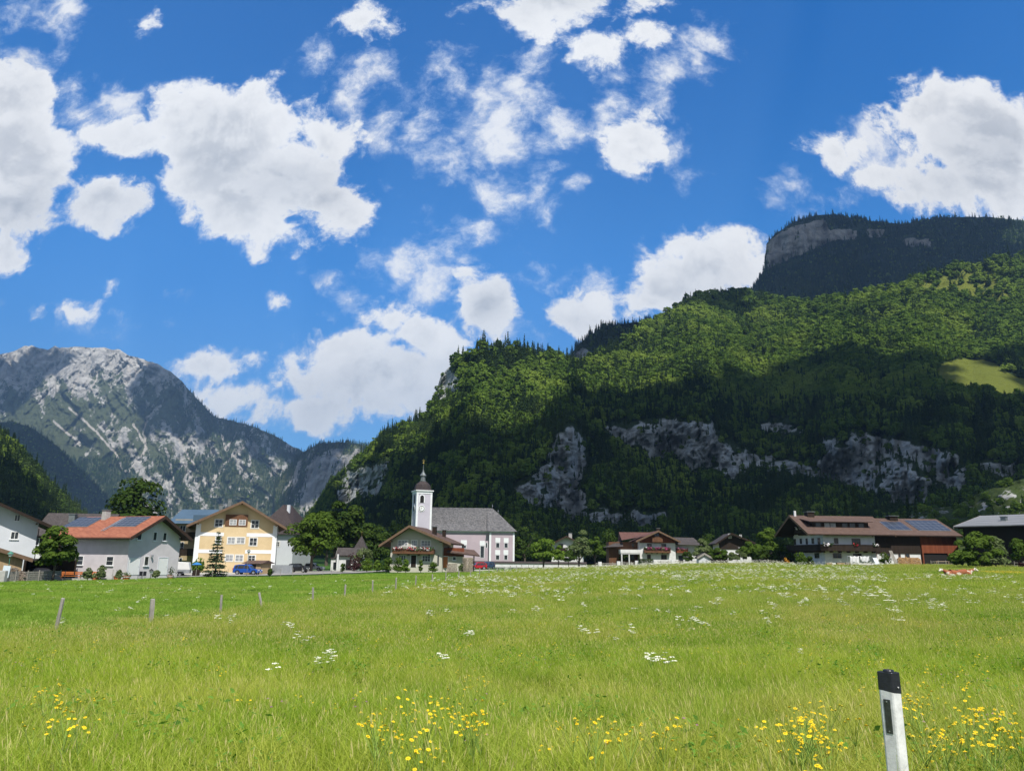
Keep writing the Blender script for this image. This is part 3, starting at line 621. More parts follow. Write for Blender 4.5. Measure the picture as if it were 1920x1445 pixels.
m = inpoly(L7.PX, L7.PY, [(-300,960),(-60,880),(0,885),(30,905),(60,950),(75,1000),(60,1075),(-300,1075)]); overhead_cloud('cloud', L7.P[m], 1900, 40, 'cloud shading the foot of the left hill', 32)
SHM = [[(310,690),(345,715),(400,778),(480,798),(550,838),(540,855),(500,845),(470,822),(430,808),(380,806),(340,808),(310,800),(290,770),(270,740),(265,715),(280,700)],[(-60,690),(40,690),(110,680),(118,690),(70,705),(60,730),(20,760),(-60,790)],[(60,660),(75,656),(100,665),(115,685),(100,690),(80,680)],[(590,830),(690,828),(700,840),(620,842),(590,850),(570,880),(555,860)],[(570,950),(640,940),(600,1000),(560,1010)]]
m = np.zeros(LM.PX.shape, bool)
for s_ in SHM: m |= inpoly(LM.PX, LM.PY, s_)
overhead_cloud('cloud', LM.P[m], 6200, 80, 'high cloud shading parts of the grey massif', 62)

# ---------------------------------------------------------------- air
mh, t, o = mat_new('valley_haze'); v = t.node('ShaderNodeVolumePrincipled')
v.inputs['Color'].default_value = (0.40, 0.66, 1.0, 1); v.inputs['Density'].default_value = 0.00007; v.inputs['Anisotropy'].default_value = 0.1
t.l.new(v.outputs[0], o.inputs['Volume'])
HZ = MB().box(-7000, 7000, -600, 9600, -700, 1560)
tag(HZ.build('haze', mh), 'thin blue haze in the valley air', kind='stuff')
# ---------------------------------------------------------------- grass and flowers
def blades(r, n, rad, hmin, hmax, w, lean=.35, seg=3, heads=0.0, square=False):
    """tapered bending blades; returns V, F, tip parameter, kind (0 blade, 1 seed head)"""
    if square: bx = r.uniform(-rad, rad, (n, 2))
    else:
        a = r.random(n)*6.28; q = rad*np.sqrt(r.random(n)); bx = np.stack([q*np.cos(a), q*np.sin(a)], 1)
    h = r.uniform(hmin, hmax, n)*(.8+.4*r.random(n)); az = r.random(n)*6.28; le = lean*h*r.random(n)**.7*1.6; fa = r.random(n)*6.28
    V = []; tp = []
    for k in range(seg+1):
        t = k/seg; cx = bx[:, 0]+np.cos(az)*le*t**2; cy = bx[:, 1]+np.sin(az)*le*t**2; z = h*t*(1-.25*t*(le/h))
        ww = w*(1-t**1.6)*.5+.0006
        V.append(np.stack([cx-np.cos(fa)*ww, cy-np.sin(fa)*ww, z], 1)); V.append(np.stack([cx+np.cos(fa)*ww, cy+np.sin(fa)*ww, z], 1)); tp += [np.full(n, t)]*2
    V = np.stack(V, 1); m = 2*(seg+1); F = []
    base = np.arange(n)*m
    for k in range(seg): F.append(np.stack([base+2*k, base+2*k+1, base+2*k+3, base+2*k+2], 1))
    V = V.reshape(-1, 3); F = np.concatenate(F); T_ = np.stack(tp, 1).ravel(); K = np.zeros(len(V))
    nh = int(n*heads)
    if nh:   # seed heads: thin spindles on the tallest stems
        tip = V.reshape(n, m, 3)[:nh, -1]; L = r.uniform(.035, .08, nh); ww = w*.75
        d = np.stack([np.cos(az[:nh])*.35, np.sin(az[:nh])*.35, np.ones(nh)*.9], 1)
        s = np.stack([np.cos(fa[:nh]), np.sin(fa[:nh]), np.zeros(nh)], 1)*ww
        Q = np.stack([tip-d*.02, tip+d*L[:, None]*.4+s, tip+d*L[:, None], tip+d*L[:, None]*.4-s], 1).reshape(-1, 3)
        F = np.concatenate([F, len(V)+np.arange(4*nh).reshape(-1, 4)]); V = np.concatenate([V, Q]); T_ = np.concatenate([T_, np.ones(4*nh)]); K = np.concatenate([K, np.ones(4*nh)])
    return V, F, T_, K
def grass_mat(name, low, g1, g2, dry, dryf, head):
    m, t, o = mat_new(name)
    oi = t.node('ShaderNodeObjectInfo'); geo = t.node('ShaderNodeNewGeometry')
    tip = t.node('ShaderNodeAttribute', attribute_name='tip').outputs['Fac']; hd = t.node('ShaderNodeAttribute', attribute_name='head').outputs['Fac']
    isl = geo.outputs['Random Per Island']
    n = t.noise(geo.outputs['Position'], .22, 5, .65)[0]; n2 = t.noise(geo.outputs['Position'], 1.3, 4, .6)[0]
    f = t.math('ADD', t.math('MULTIPLY', isl, .5), t.math('MULTIPLY', t.ss(n, .3, .7), .5))
    col = t.mix(f, c4(g1), c4(g2))
    col = t.mix(t.math('MULTIPLY', t.ss(t.math('ADD', t.math('MULTIPLY', n2, .5), t.math('MULTIPLY', isl, .5)), 1-dryf-.15, 1-dryf+.15), t.ss(tip, .2, .9)), col, c4(dry))
    n3 = t.noise(geo.outputs['Position'], .11, 6, .7)[0]; col = t.mix(t.ss(n3, .46, .66, 0, .55), col, c4([dry[0]*.75, dry[1]*.72, dry[2]*.6]))
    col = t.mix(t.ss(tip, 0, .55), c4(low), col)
    col = t.mix(hd, col, c4(head))
    d = t.node('ShaderNodeBsdfDiffuse'); tr = t.node('ShaderNodeBsdfTranslucent'); mx = t.node('ShaderNodeMixShader'); gl = t.node('ShaderNodeBsdfGlossy'); m2 = t.node('ShaderNodeMixShader')
    t.l.new(col, d.inputs[0]); t.l.new(t.mix(1.0, col, (1.0, 1.1, .4, 1), 'MULTIPLY'), tr.inputs[0]); mx.inputs[0].default_value = .45
    t.l.new(d.outputs[0], mx.inputs[1]); t.l.new(tr.outputs[0], mx.inputs[2])
    gl.inputs['Roughness'].default_value = .45; gl.inputs[0].default_value = (.9, .95, .8, 1); m2.inputs[0].default_value = .012
    t.l.new(mx.outputs[0], m2.inputs[1]); t.l.new(gl.outputs[0], m2.inputs[2]); t.l.new(m2.outputs[0], o.inputs[0])
    return m
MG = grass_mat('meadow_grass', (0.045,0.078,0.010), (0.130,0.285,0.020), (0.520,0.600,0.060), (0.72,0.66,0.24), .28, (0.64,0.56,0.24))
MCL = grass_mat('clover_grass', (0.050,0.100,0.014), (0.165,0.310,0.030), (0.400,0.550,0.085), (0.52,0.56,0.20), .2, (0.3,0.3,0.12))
def gproto(name, seed, m, **kw):
    r = np.random.default_rng(seed); V, F, T_, K = blades(r, **kw)
    return mesh_np(name, V, F, m, link=False, attrs={'tip': T_, 'head': K})
near = [gproto('grass_tuft', 40+i, MG, n=115, rad=.28, hmin=.18, hmax=[.42, .58, .48][i], w=.0048, lean=.75, seg=4, heads=[.05, .16, .10][i]) for i in range(3)]
mid = [gproto('grass_patch', 50+i, MG, n=230, rad=.55, hmin=.22, hmax=.50, w=.0085, lean=.5, seg=2, heads=.12) for i in range(3)]
far = [gproto('grass_patch', 60+i, MG, n=300, rad=1.0, hmin=.20, hmax=.46, w=.020, lean=.5, seg=2, heads=.05) for i in range(2)]
cmid = [gproto('clover_patch', 70+i, MCL, n=190, rad=.6, hmin=.12, hmax=.26, w=.022, lean=.7, seg=2) for i in range(2)]
cfar = [gproto('clover_patch', 80+i, MCL, n=190, rad=1.1, hmin=.12, hmax=.24, w=.045, lean=.7, seg=2) for i in range(2)]
def fan(r, Y0, Y1, dens, u0=-.80, u1=.80):
    area = (u1-u0)*(Y1**2-Y0**2)/2; n = int(area*dens)
    Y = np.sqrt(r.uniform(Y0**2, Y1**2, n)); u = r.uniform(u0, u1, n); return u*Y, Y
def lay(name, r, rings, protos, region, label, slo, shi):
    X = []; Yl = []
    for (a, b, d) in rings:
        x, y = fan(r, a, b, d); X.append(x); Yl.append(y)
    x = np.concatenate(X); y = np.concatenate(Yl); k = region(x, y); x, y = x[k], y[k]
    P = np.stack([x, y, zg(x, y)-.02], 1); n = len(P)
    s = r.uniform(slo, shi, n)*(1+(fbm(x/4., y/4., 3, 9)-.5)*.5)
    sc = np.stack([np.ones(n), np.ones(n), s], 1)
    return scatter(name, P, r.random(n)*6.28, sc, r.integers(len(protos), size=n), protos, label)
edge = lambda y: FENCE(y)+(fbm(y/3., y*0+2, 3, 55)-.5)*2.2
HILLX = lambda x, y: np.ones(x.shape, bool)
def field_end(x, y):
    """depth where the meadow stops in front of gardens and road"""
    p = 960+FPX*x/y
    return np.interp(p, [-400, 0, 118, 240, 345, 520, 640, 700, 860, 960, 1100, 1270, 1480, 1680, 1790, 1920, 2300], [74, 78, 83, 88, 98, 106, 112, 118, 122, 150, 165, 175, 128, 126, 122, 118, 118])
rg = np.random.default_rng(90)
mead = lambda x, y: (x > edge(y)-.15) & (y < field_end(x, y))
clv = lambda x, y: (x < edge(y)+.1) & (y < field_end(x, y))
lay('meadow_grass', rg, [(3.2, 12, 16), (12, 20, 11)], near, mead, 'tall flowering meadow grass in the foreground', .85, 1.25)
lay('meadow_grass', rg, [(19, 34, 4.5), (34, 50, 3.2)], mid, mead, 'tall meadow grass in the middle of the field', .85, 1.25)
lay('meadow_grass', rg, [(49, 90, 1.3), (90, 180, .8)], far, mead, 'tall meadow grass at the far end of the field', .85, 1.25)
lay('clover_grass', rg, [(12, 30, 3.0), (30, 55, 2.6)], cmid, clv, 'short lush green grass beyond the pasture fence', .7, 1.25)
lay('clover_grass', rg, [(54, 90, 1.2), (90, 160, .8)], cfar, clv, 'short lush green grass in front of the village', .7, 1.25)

# broad leaved herbs between the grasses
MHB = mat_leaf('herb_leaves', (0.08,0.19,0.03), (0.20,0.36,0.06), None, .35, .3, .5)
def herb(seed):
    r = np.random.default_rng(seed); n = 26; a = r.random(n)*6.28; q = .22*np.sqrt(r.random(n)); C = np.stack([q*np.cos(a), q*np.sin(a), r.uniform(.12, .38, n)], 1)
    N = r.normal(size=(n, 3))*.35+np.array([0, -.15, 1]); V, F = quads(C, N, .06, r, .45); return mesh_np('herb', V, F, MHB, link=False)
HB = [herb(5), herb(6)]
x, y = fan(rg, 3.5, 34, 2.4); k = mead(x, y) & (fbm(x/2.2, y/2.2, 4, 61) > .50); P = np.stack([x[k], y[k], zg(x[k], y[k])], 1)
scatter('meadow_herbs', P, rg.random(len(P))*6.28, rg.uniform(.7, 1.4, len(P)), rg.integers(2, size=len(P)), HB, 'broad leaved herbs between the meadow grasses')

# -- flowers: a plant is a branching stem with several heads
def disc(c, n_, r_, k=7):
    u = n_.orthogonal().normalized(); w = n_.cross(u)
    return [c+u*math.cos(2*math.pi*i/k)*r_+w*math.sin(2*math.pi*i/k)*r_ for i in range(k)]
M_WF = mat('white_petals', (0.80, 0.80, 0.66), .8, .06); M_YF = mat('yellow_petals', (0.86, 0.60, 0.015), .7, .10, 30); M_YC = mat('yellow_centre', (0.75, 0.38, 0.01), .8)
M_ST = mat('flower_stem', (0.22, 0.33, 0.06), .8); M_PU = mat('purple_petals', (0.42, 0.16, 0.34), .8, .15, 30)
def flower(name, seed, H, nb, kind, parent_label=None):
    """mesh pair (stems, heads)"""
    r = random.Random(seed); st = MB(); hd = MB(); hd.cuts = [0]
    top = Vector((0, 0, H*.62)); st.bar((0, 0, 0), top, .0035, 4, .003, False)
    for i in range(nb):
        a = r.random()*6.28; q = Vector((math.cos(a), math.sin(a), 0))*r.uniform(.03, .16)+Vector((0, 0, H*r.uniform(.86, 1.08)))
        st.bar(top, q, .0022, 3, .0015, False)
        nn = (Vector((r.uniform(-.3, .3), r.uniform(-.3, .3)-.25, 1))).normalized()
        if kind == 'white':      # umbel: many tiny white clusters in a shallow dome
            for k in range(17):
                b = r.random()*6.28; rr = .050*math.sqrt(r.random()); c = q+Vector((math.cos(b)*rr, math.sin(b)*rr, -.12*rr+r.uniform(-.003, .003)))
                p = disc(c, (nn+Vector((r.uniform(-.4, .4), r.uniform(-.4, .4), 0))).normalized(), r.uniform(.008, .013), 5); hd.add(p, [tuple(range(5))])
        else:
            R_ = r.uniform(.0095, .015)
            u = nn.orthogonal().normalized(); w = nn.cross(u)
            for k in range(9):   # ray petals round a small dome
                a2 = 2*math.pi*k/9; d = u*math.cos(a2)+w*math.sin(a2); e = nn.cross(d)
                hd.add([q+d*R_*.2-e*.004, q+d*R_-e*.0035, q+d*R_*1.12, q+d*R_+e*.0035, q+d*R_*.2+e*.004], [(0, 1, 2, 3, 4)])
            hd.add(disc(q+nn*.004, nn, R_*.42, 6)+[q+nn*.009], [(i_, (i_+1) % 6, 6) for i_ in range(6)])
        hd.cuts.append(len(hd.f))
    return st, hd
def mk_flower(seed, H, nb, kind, label, group):
    st, hd = flower('f', seed, H, nb, kind)
    root = st.build(kind+'_flower_plant', M_ST); m = {'white': M_WF, 'yellow': M_YF}[kind]
    for a, b in zip(hd.cuts[:-1], hd.cuts[1:]):
        lo = min(min(f) for f in hd.f[a:b]); hi = max(max(f) for f in hd.f[a:b]); q = MB(); q.v = hd.v[lo:hi+1]; q.f = [tuple(i-lo for i in f) for f in hd.f[a:b]]
        q.build('flower_head', m, root)
    tag(root, label, 'wildflower', group); return root
def dup(root, loc, rz=0., label=None, group=None, sc=1.0):
    r_ = root.copy(); COL.objects.link(r_); r_.location = loc; r_.rotation_euler = (0, 0, rz); r_.scale = (sc,)*3
    if label: r_['label'] = label
    if group: r_['group'] = group
    for ch in root.children:
        c = ch.copy(); COL.objects.link(c); c.parent = r_
        for g in ch.children:
            d = g.copy(); COL.objects.link(d); d.parent = c
    return r_
def at_top(px, py, h):
    """place where a plant of height h stands so that its heads show at this pixel of the photograph"""
    d = ray(px, py)
    Y = 4.0
    for _ in range(4000):
        p = CAM+d*Y
        if p[2] <= float(zg(p[0], p[1]))+h: break
        Y *= 1.004
    return Vector((float(p[0]), float(p[1]), float(zg(p[0], p[1]))))
rf = random.Random(4)
yp = [mk_flower(100+i, .58, nb, 'yellow', 'yellow flowering plant in the meadow grass', 'yellow flowers') for i, nb in enumerate((5, 7, 9))]
wp = [mk_flower(110+i, .62, nb, 'white', 'white umbel flower in the meadow grass', 'white flowers') for i, nb in enumerate((3, 5, 7))]
used = set()
def put(protos, i, px, py, h, label, group, sc=1.0):
    p = at_top(px, py, h*sc)
    if i not in used:
        used.add(i); o = protos[i]; o.location = p; o.scale = (sc,)*3; o.rotation_euler = (0, 0, rf.random()*6.28); o['label'] = label; o['group'] = group; return
    dup(protos[i % 10], p, rf.random()*6.28, label, group, sc)
YG = [(800,1352,75,38,22,'yellow flowering plant in the dense patch at the bottom centre of the meadow'),
 (1780,1310,40,14,6,'yellow flowering plant at the top of the patch right of the white marker post'),
 (1800,1355,85,34,20,'yellow flowering plant in the dense patch right of the white marker post'),
 (1850,1395,50,16,6,'yellow flowering plant low in the patch right of the white marker post'),
 (1525,1365,35,24,12,'yellow flowering plant in the patch left of the white marker post'),
 (1470,1390,60,22,8,'yellow flowering plant low left of the white marker post'),
 (110,1318,35,10,5,'yellow flowering plant in the small patch at the lower left of the meadow'),
 (125,1355,45,12,4,'yellow flowering plant below the small patch at the lower left'),
 (405,1253,12,6,2,'yellow flowering plant alone in the grass left of the centre'),
 (870,1280,25,10,4,'yellow flowering plant in the loose group above the dense bottom patch'),
 (1105,1358,14,14,3,'yellow flowering plant in the small group right of the dense bottom patch'),
 (1160,1392,70,16,5,'yellow flowering plant scattered at the bottom edge right of the centre'),
 (700,1395,60,14,4,'yellow flowering plant scattered at the bottom edge left of the dense patch')]
for gi, (cx, cy, rx, ry, n, lb) in enumerate(YG):
    for k in range(n):
        i = rf.randrange(3); a = rf.random()*6.28; q = math.sqrt(rf.random())
        p = at_top(cx+1.6*rx*q*math.cos(a)+rf.gauss(0, 14), cy+1.5*ry*q*math.sin(a)+rf.gauss(0, 7), .56)
        if i not in used: used.add(i); o = yp[i]; o.location = p; o['label'] = lb; o['group'] = 'yellow flowers, patch %s' % 'abcdefghijklmn'[gi]
        else: dup(yp[i], p, rf.random()*6.28, lb, 'yellow flowers, patch %s' % 'abcdefghijklmn'[gi], rf.uniform(.9, 1.15))
WG = [(1238,1230,22,12,5,'white umbel flower in the bright cluster right of the centre of the meadow'),(832,1222,6,5,2,'white umbel flower alone in the grass below the centre'),
 (818,1142,28,10,8,'white umbel flower in the cluster beside the pasture fence side'),(1010,1137,16,8,6,'white umbel flower in the bright cluster straight below the church wall'),
 (608,1218,18,16,6,'white umbel flower in the group left of the centre'),(565,1192,16,6,4,'white umbel flower in the small group above the left group'),(1296,1168,32,10,9,'white umbel flower in the wide cluster right of the centre'),
 (880,1180,15,5,4,'white umbel flower in the small cluster below the fence side cluster'),(1445,1160,22,8,3,'white umbel flower in the thin group far right of the wide cluster'),(1503,1208,6,3,1,'single white umbel flower in the plain grass at the right'),
 (1097,1136,10,4,3,'white umbel flower in the small cluster between the two bright clusters'),(1345,1125,16,6,6,'white umbel flower in the cluster below the far houses'),(1170,1182,28,10,5,'white umbel flower in the pale thin cluster left of the wide cluster'),
 (425,1152,22,6,5,'white umbel flower in the cluster beside the third fence post'),(1680,1137,14,8,5,'white umbel flower in the bright cluster at the right of the field'),(1755,1130,32,10,8,'white umbel flower in the wide cluster at the far right of the field'),
 (535,1168,14,5,3,'white umbel flower right of the leaning fence post'),(510,1251,8,3,1,'single white umbel flower left of the centre'),(1105,1180,14,6,3,'white umbel flower in the thin group below the small cluster')]
for gi, (cx, cy, rx, ry, n, lb) in enumerate(WG):
    for k in range(n):
        i = rf.randrange(3); a = rf.random()*6.28; q = math.sqrt(rf.random())
        p = at_top(cx+rx*q*math.cos(a), cy+ry*q*math.sin(a), .60)
        if 10+i not in used: used.add(10+i); o = wp[i]; o.location = p; o['label'] = lb; o['group'] = 'white flowers, cluster %s' % 'abcdefghijklmnopqrstu'[gi]
        else: dup(wp[i], p, rf.random()*6.28, lb, 'white flowers, cluster %s' % 'abcdefghijklmnopqrstu'[gi], rf.uniform(.75, 1.1))
# the rest of the white flowers, far across the field: too many to count
fp = []
for i in range(3):
    st, hd = flower('f', 130+i, .56, 7, 'white'); m_ = MB(); m_.v = hd.v; m_.f = hd.f; fp.append(m_.build('white_heads', M_WF, link=False))
r = np.random.default_rng(31)
x, y = fan(r, 26, 165, 1.05, -.25, .78); n = len(x)
dn = fbm(x/10., y/7., 4, 45); p_ = 960+FPX*x/y
k = mead(x, y) & (r.random(n) < np.clip((dn-.40)*4.5, .02, 1)*np.clip((y-26)/28, 0, 1)*np.clip((p_-620)/300, .15, 1)) & ~((p_ > 1640) & (y > 68))
P = np.stack([x[k], y[k], zg(x[k], y[k])], 1)
scatter('white_flowers', P, r.random(len(P))*6.28, r.uniform(.9, 1.55, len(P)), r.integers(3, size=len(P)), fp, 'countless white umbel flowers across the far half of the meadow')
x, y = fan(r, 22, 90, .05, -.8, -.05); k = clv(x, y); P = np.stack([x[k], y[k], zg(x[k], y[k])-.3], 1)
scatter('white_flowers', P, r.random(len(P))*6.28, r.uniform(.9, 1.2, len(P)), r.integers(3, size=len(P)), dup_protos(fp), 'loose white flowers in the short green grass')
# small yellow and purple dots through the foreground, and the yellow strip by the cows
fy = []
for i in range(2):
    st, hd = flower('f', 140+i, .42, 3, 'yellow'); m_ = MB(); m_.v = hd.v; m_.f = hd.f; fy.append(m_.build('yellow_heads', M_YF, link=False))
st, hd = flower('f', 150, .40, 3, 'purple'); m_ = MB(); m_.v = hd.v; m_.f = hd.f; fy.append(m_.build('purple_heads', M_PU, link=False))
x, y = fan(r, 5.0, 30, 2.2, -.8, .8); k = mead(x, y) & (fbm(x/3., y/3., 3, 46) > .47); P = np.stack([x[k], y[k], zg(x[k], y[k])], 1)
scatter('tiny_flowers', P, r.random(len(P))*6.28, r.uniform(.7, 1.2, len(P)), r.choice([0, 1, 2], size=len(P), p=[.42, .42, .16]), fy, 'tiny yellow and purple flowers dotted through the foreground grass')
a_ = at_top(1888, 1077, .2); n = 420; x = a_.x+r.uniform(-1.9, 1.9, n); y = a_.y+r.normal(size=n)*1.6; P = np.stack([x, y, zg(x, y)-.05], 1)
scatter('yellow_flowers', P, r.random(n)*6.28, np.full(n, 1.3), r.integers(2, size=n), dup_protos(fy[:2]), 'bright yellow strip of flowers beyond the resting cows')
# ---------------------------------------------------------------- materials of the village
def mat_boards(name, c1, c2, step=.16, vertical=True, rough=.8, dark=.45):
    """wooden boards: a dark gap every STEP metres, boards differ a little"""
    m, t, o = mat_new(name); p = t.node('ShaderNodeBsdfPrincipled'); t.l.new(p.outputs[0], o.inputs[0]); p.inputs['Roughness'].default_value = rough; p.inputs['Specular IOR Level'].default_value = .2
    g = t.node('ShaderNodeNewGeometry'); s = t.node('ShaderNodeSeparateXYZ'); t.l.new(g.outputs['Position'], s.inputs[0])
    k = t.math('ADD', s.outputs[0], t.math('MULTIPLY', s.outputs[1], .7)) if vertical else s.outputs[2]
    q = t.math('DIVIDE', k, step); fr = t.math('FRACT', q); fl = t.math('FLOOR', q)
    wn = t.node('ShaderNodeTexWhiteNoise', noise_dimensions='1D'); t.l.new(fl, wn.inputs['W'])
    n = t.noise(t.vmath('MULTIPLY', g.outputs['Position'], (1, 1, .25) if vertical else (.25, .25, 1)), 5, 5, .6)[0]
    c = t.mix(t.math('ADD', t.math('MULTIPLY', wn.outputs[0], .5), t.math('MULTIPLY', n, .5)), c4(c1), c4(c2))
    t.l.new(t.mix(t.ss(fr, .0, .09, dark, 0.0), c, (0.01, 0.008, 0.006, 1)), p.inputs['Base Color']); return m
def mat_tiles(name, c1, c2, row=.34, colw=.25, rough=.75, depth=.05):
    """tiled or shingled roof: rows down the slope, tiles differ in tone"""
    m, t, o = mat_new(name); p = t.node('ShaderNodeBsdfPrincipled'); t.l.new(p.outputs[0], o.inputs[0]); p.inputs['Roughness'].default_value = rough; p.inputs['Specular IOR Level'].default_value = .25
    g = t.node('ShaderNodeNewGeometry'); s = t.node('ShaderNodeSeparateXYZ'); t.l.new(g.outputs['Position'], s.inputs[0])
    v = t.math('DIVIDE', s.outputs[2], row*.45); u = t.math('DIVIDE', t.math('ADD', s.outputs[0], s.outputs[1]), colw)
    cb = t.node('ShaderNodeCombineXYZ'); t.l.new(t.math('FLOOR', u), cb.inputs[0]); t.l.new(t.math('FLOOR', v), cb.inputs[1])
    wn = t.node('ShaderNodeTexWhiteNoise', noise_dimensions='2D'); t.l.new(cb.outputs[0], wn.inputs['Vector'])
    n = t.noise(g.outputs['Position'], .8, 4, .6)[0]
    c = t.mix(t.math('ADD', t.math('MULTIPLY', wn.outputs[0], .65), t.math('MULTIPLY', n, .35)), c4(c1), c4(c2))
    t.l.new(t.mix(t.ss(t.math('FRACT', v), 0, .22, .5, 0), c, (0.02, 0.016, 0.015, 1)), p.inputs['Base Color'])
    b = t.node('ShaderNodeBump'); b.inputs['Strength'].default_value = .7; b.inputs['Distance'].default_value = depth
    t.l.new(t.math('FRACT', v), b.inputs['Height']); t.l.new(b.outputs[0], p.inputs['Normal']); return m
m_white = mat('white_render', (0.66,0.66,0.66), .9, .09, .9, .15, 12); m_lilac = mat('pale_lilac_render', (0.60,0.56,0.58), .9, .07, .7, .15, 12)
m_yel = mat('yellow_render', (0.62,0.47,0.27), .9, .07, .35, .15, 12, col2=(0.68,0.53,0.32)); m_cream = mat('cream_render', (0.50,0.48,0.41), .9, .07, .4)
m_church = mat('church_lilac_render', (0.45,0.37,0.415), .9, .06, .3, .12, 8); m_trim = mat('white_trim', (0.76,0.78,0.80), .8, .04)
m_greyw = mat('grey_white_render', (0.58,0.60,0.64), .9, .05, .3)
m_dwood = mat_boards('dark_wood', (0.018,0.013,0.010), (0.040,0.026,0.018), .2); m_bwood = mat_boards('brown_wood', (0.10,0.048,0.026), (0.17,0.085,0.045), .18)
m_rwood = mat_boards('red_brown_wood', (0.13,0.036,0.018), (0.24,0.075,0.035), .22); m_pwood = mat_boards('pale_wood', (0.30,0.21,0.12), (0.44,0.32,0.19), .2)
m_fas = mat('bargeboard_wood', (0.15,0.095,0.06), .8, .15, 3); m_dfas = mat('dark_bargeboard', (0.05,0.028,0.020), .8, .15, 3)
m_gwood = mat('weathered_wood', (0.30,0.28,0.25), .9, .22, 8, .4, 30, stretch=(1, 1, .3)); m_gboards = mat_boards('grey_boards', (0.16,0.15,0.14), (0.28,0.265,0.245), .12, False)
m_red = mat_tiles('red_tiles', (0.23,0.078,0.046), (0.38,0.148,0.088)); m_brt = mat_tiles('brown_tiles', (0.075,0.046,0.037), (0.135,0.088,0.070)); m_dkt = mat_tiles('dark_shingles', (0.040,0.034,0.034), (0.09,0.078,0.076), .3, .2)
m_shg = mat_tiles('grey_shingles', (0.055,0.055,0.060), (0.20,0.195,0.20), .5, .35, .9); m_shd = mat_tiles('dome_shingles', (0.035,0.027,0.027), (0.075,0.058,0.058), .3, .2)
m_rbt = mat_tiles('red_brown_tiles', (0.085,0.040,0.034), (0.15,0.075,0.062)); m_metal = mat('blue_metal_roof', (0.12,0.19,0.26), .4, .08, .5, metal=.5)
m_gmet = mat_tiles('grey_slate_roof', (0.13,0.135,0.145), (0.25,0.255,0.27), .9, .6, .6)
m_cop = mat('grey_sheet_metal', (0.20,0.22,0.22), .5, .15, 2, metal=.5); m_gold = mat('gilded_metal', (0.80,0.56,0.15), .25, .05, metal=1.0)
m_frame = mat('white_frame', (0.78,0.78,0.77), .5, .03); m_bframe = mat('brown_frame', (0.16,0.09,0.05), .6, .1); m_sur = mat('window_surround', (0.66,0.64,0.58), .8, .03)
m_steel = mat('galvanised_steel', (0.42,0.44,0.46), .45, .12, 2, metal=.6); m_black = mat('black_plastic', (0.018,0.018,0.022), .45, .1); m_dark = mat('dark_interior', (0.015,0.014,0.014), .9, .1)
m_conc = mat('concrete', (0.42,0.41,0.39), .9, .12, 3, .3, 25); m_stone = mat('field_stone', (0.30,0.27,0.23), .9, .35, 6, .8, 12)
m_logs = mat('split_logs', (0.55,0.30,0.13), .8, .45, 9, .6, 12, col2=(0.70,0.45,0.22)); m_ologs = mat('old_logs', (0.26,0.21,0.17), .9, .5, 9, .6, 12)
m_solar, t, o = mat_new('solar_glass'); p = t.node('ShaderNodeBsdfPrincipled'); t.l.new(p.outputs[0], o.inputs[0]); p.inputs['Base Color'].default_value = (0.035,0.042,0.060,1); p.inputs['Roughness'].default_value = .3; p.inputs['Specular IOR Level'].default_value = .5
m_glass, t, o = mat_new('window_glass'); p = t.node('ShaderNodeBsdfPrincipled'); t.l.new(p.outputs[0], o.inputs[0])
g_ = t.node('ShaderNodeNewGeometry'); n_ = t.noise(g_.outputs['Position'], 1.2, 2, .5)[0]; t.l.new(t.mix(n_, (0.012,0.015,0.02,1), (0.055,0.06,0.065,1)), p.inputs['Base Color']); p.inputs['Roughness'].default_value = .08
m_curt = mat('net_curtain_glass', (0.30,0.31,0.32), .25, .25, 2.0)
m_flR = mat('red_geraniums', (0.50,0.03,0.05), .8, .4, 12); m_flW = mat('white_geraniums', (0.75,0.70,0.72), .8, .2, 12); m_flP = mat('pink_geraniums', (0.35,0.06,0.16), .8, .4, 12); m_gr = mat('box_leaves', (0.04,0.09,0.02), .9, .3, 10)

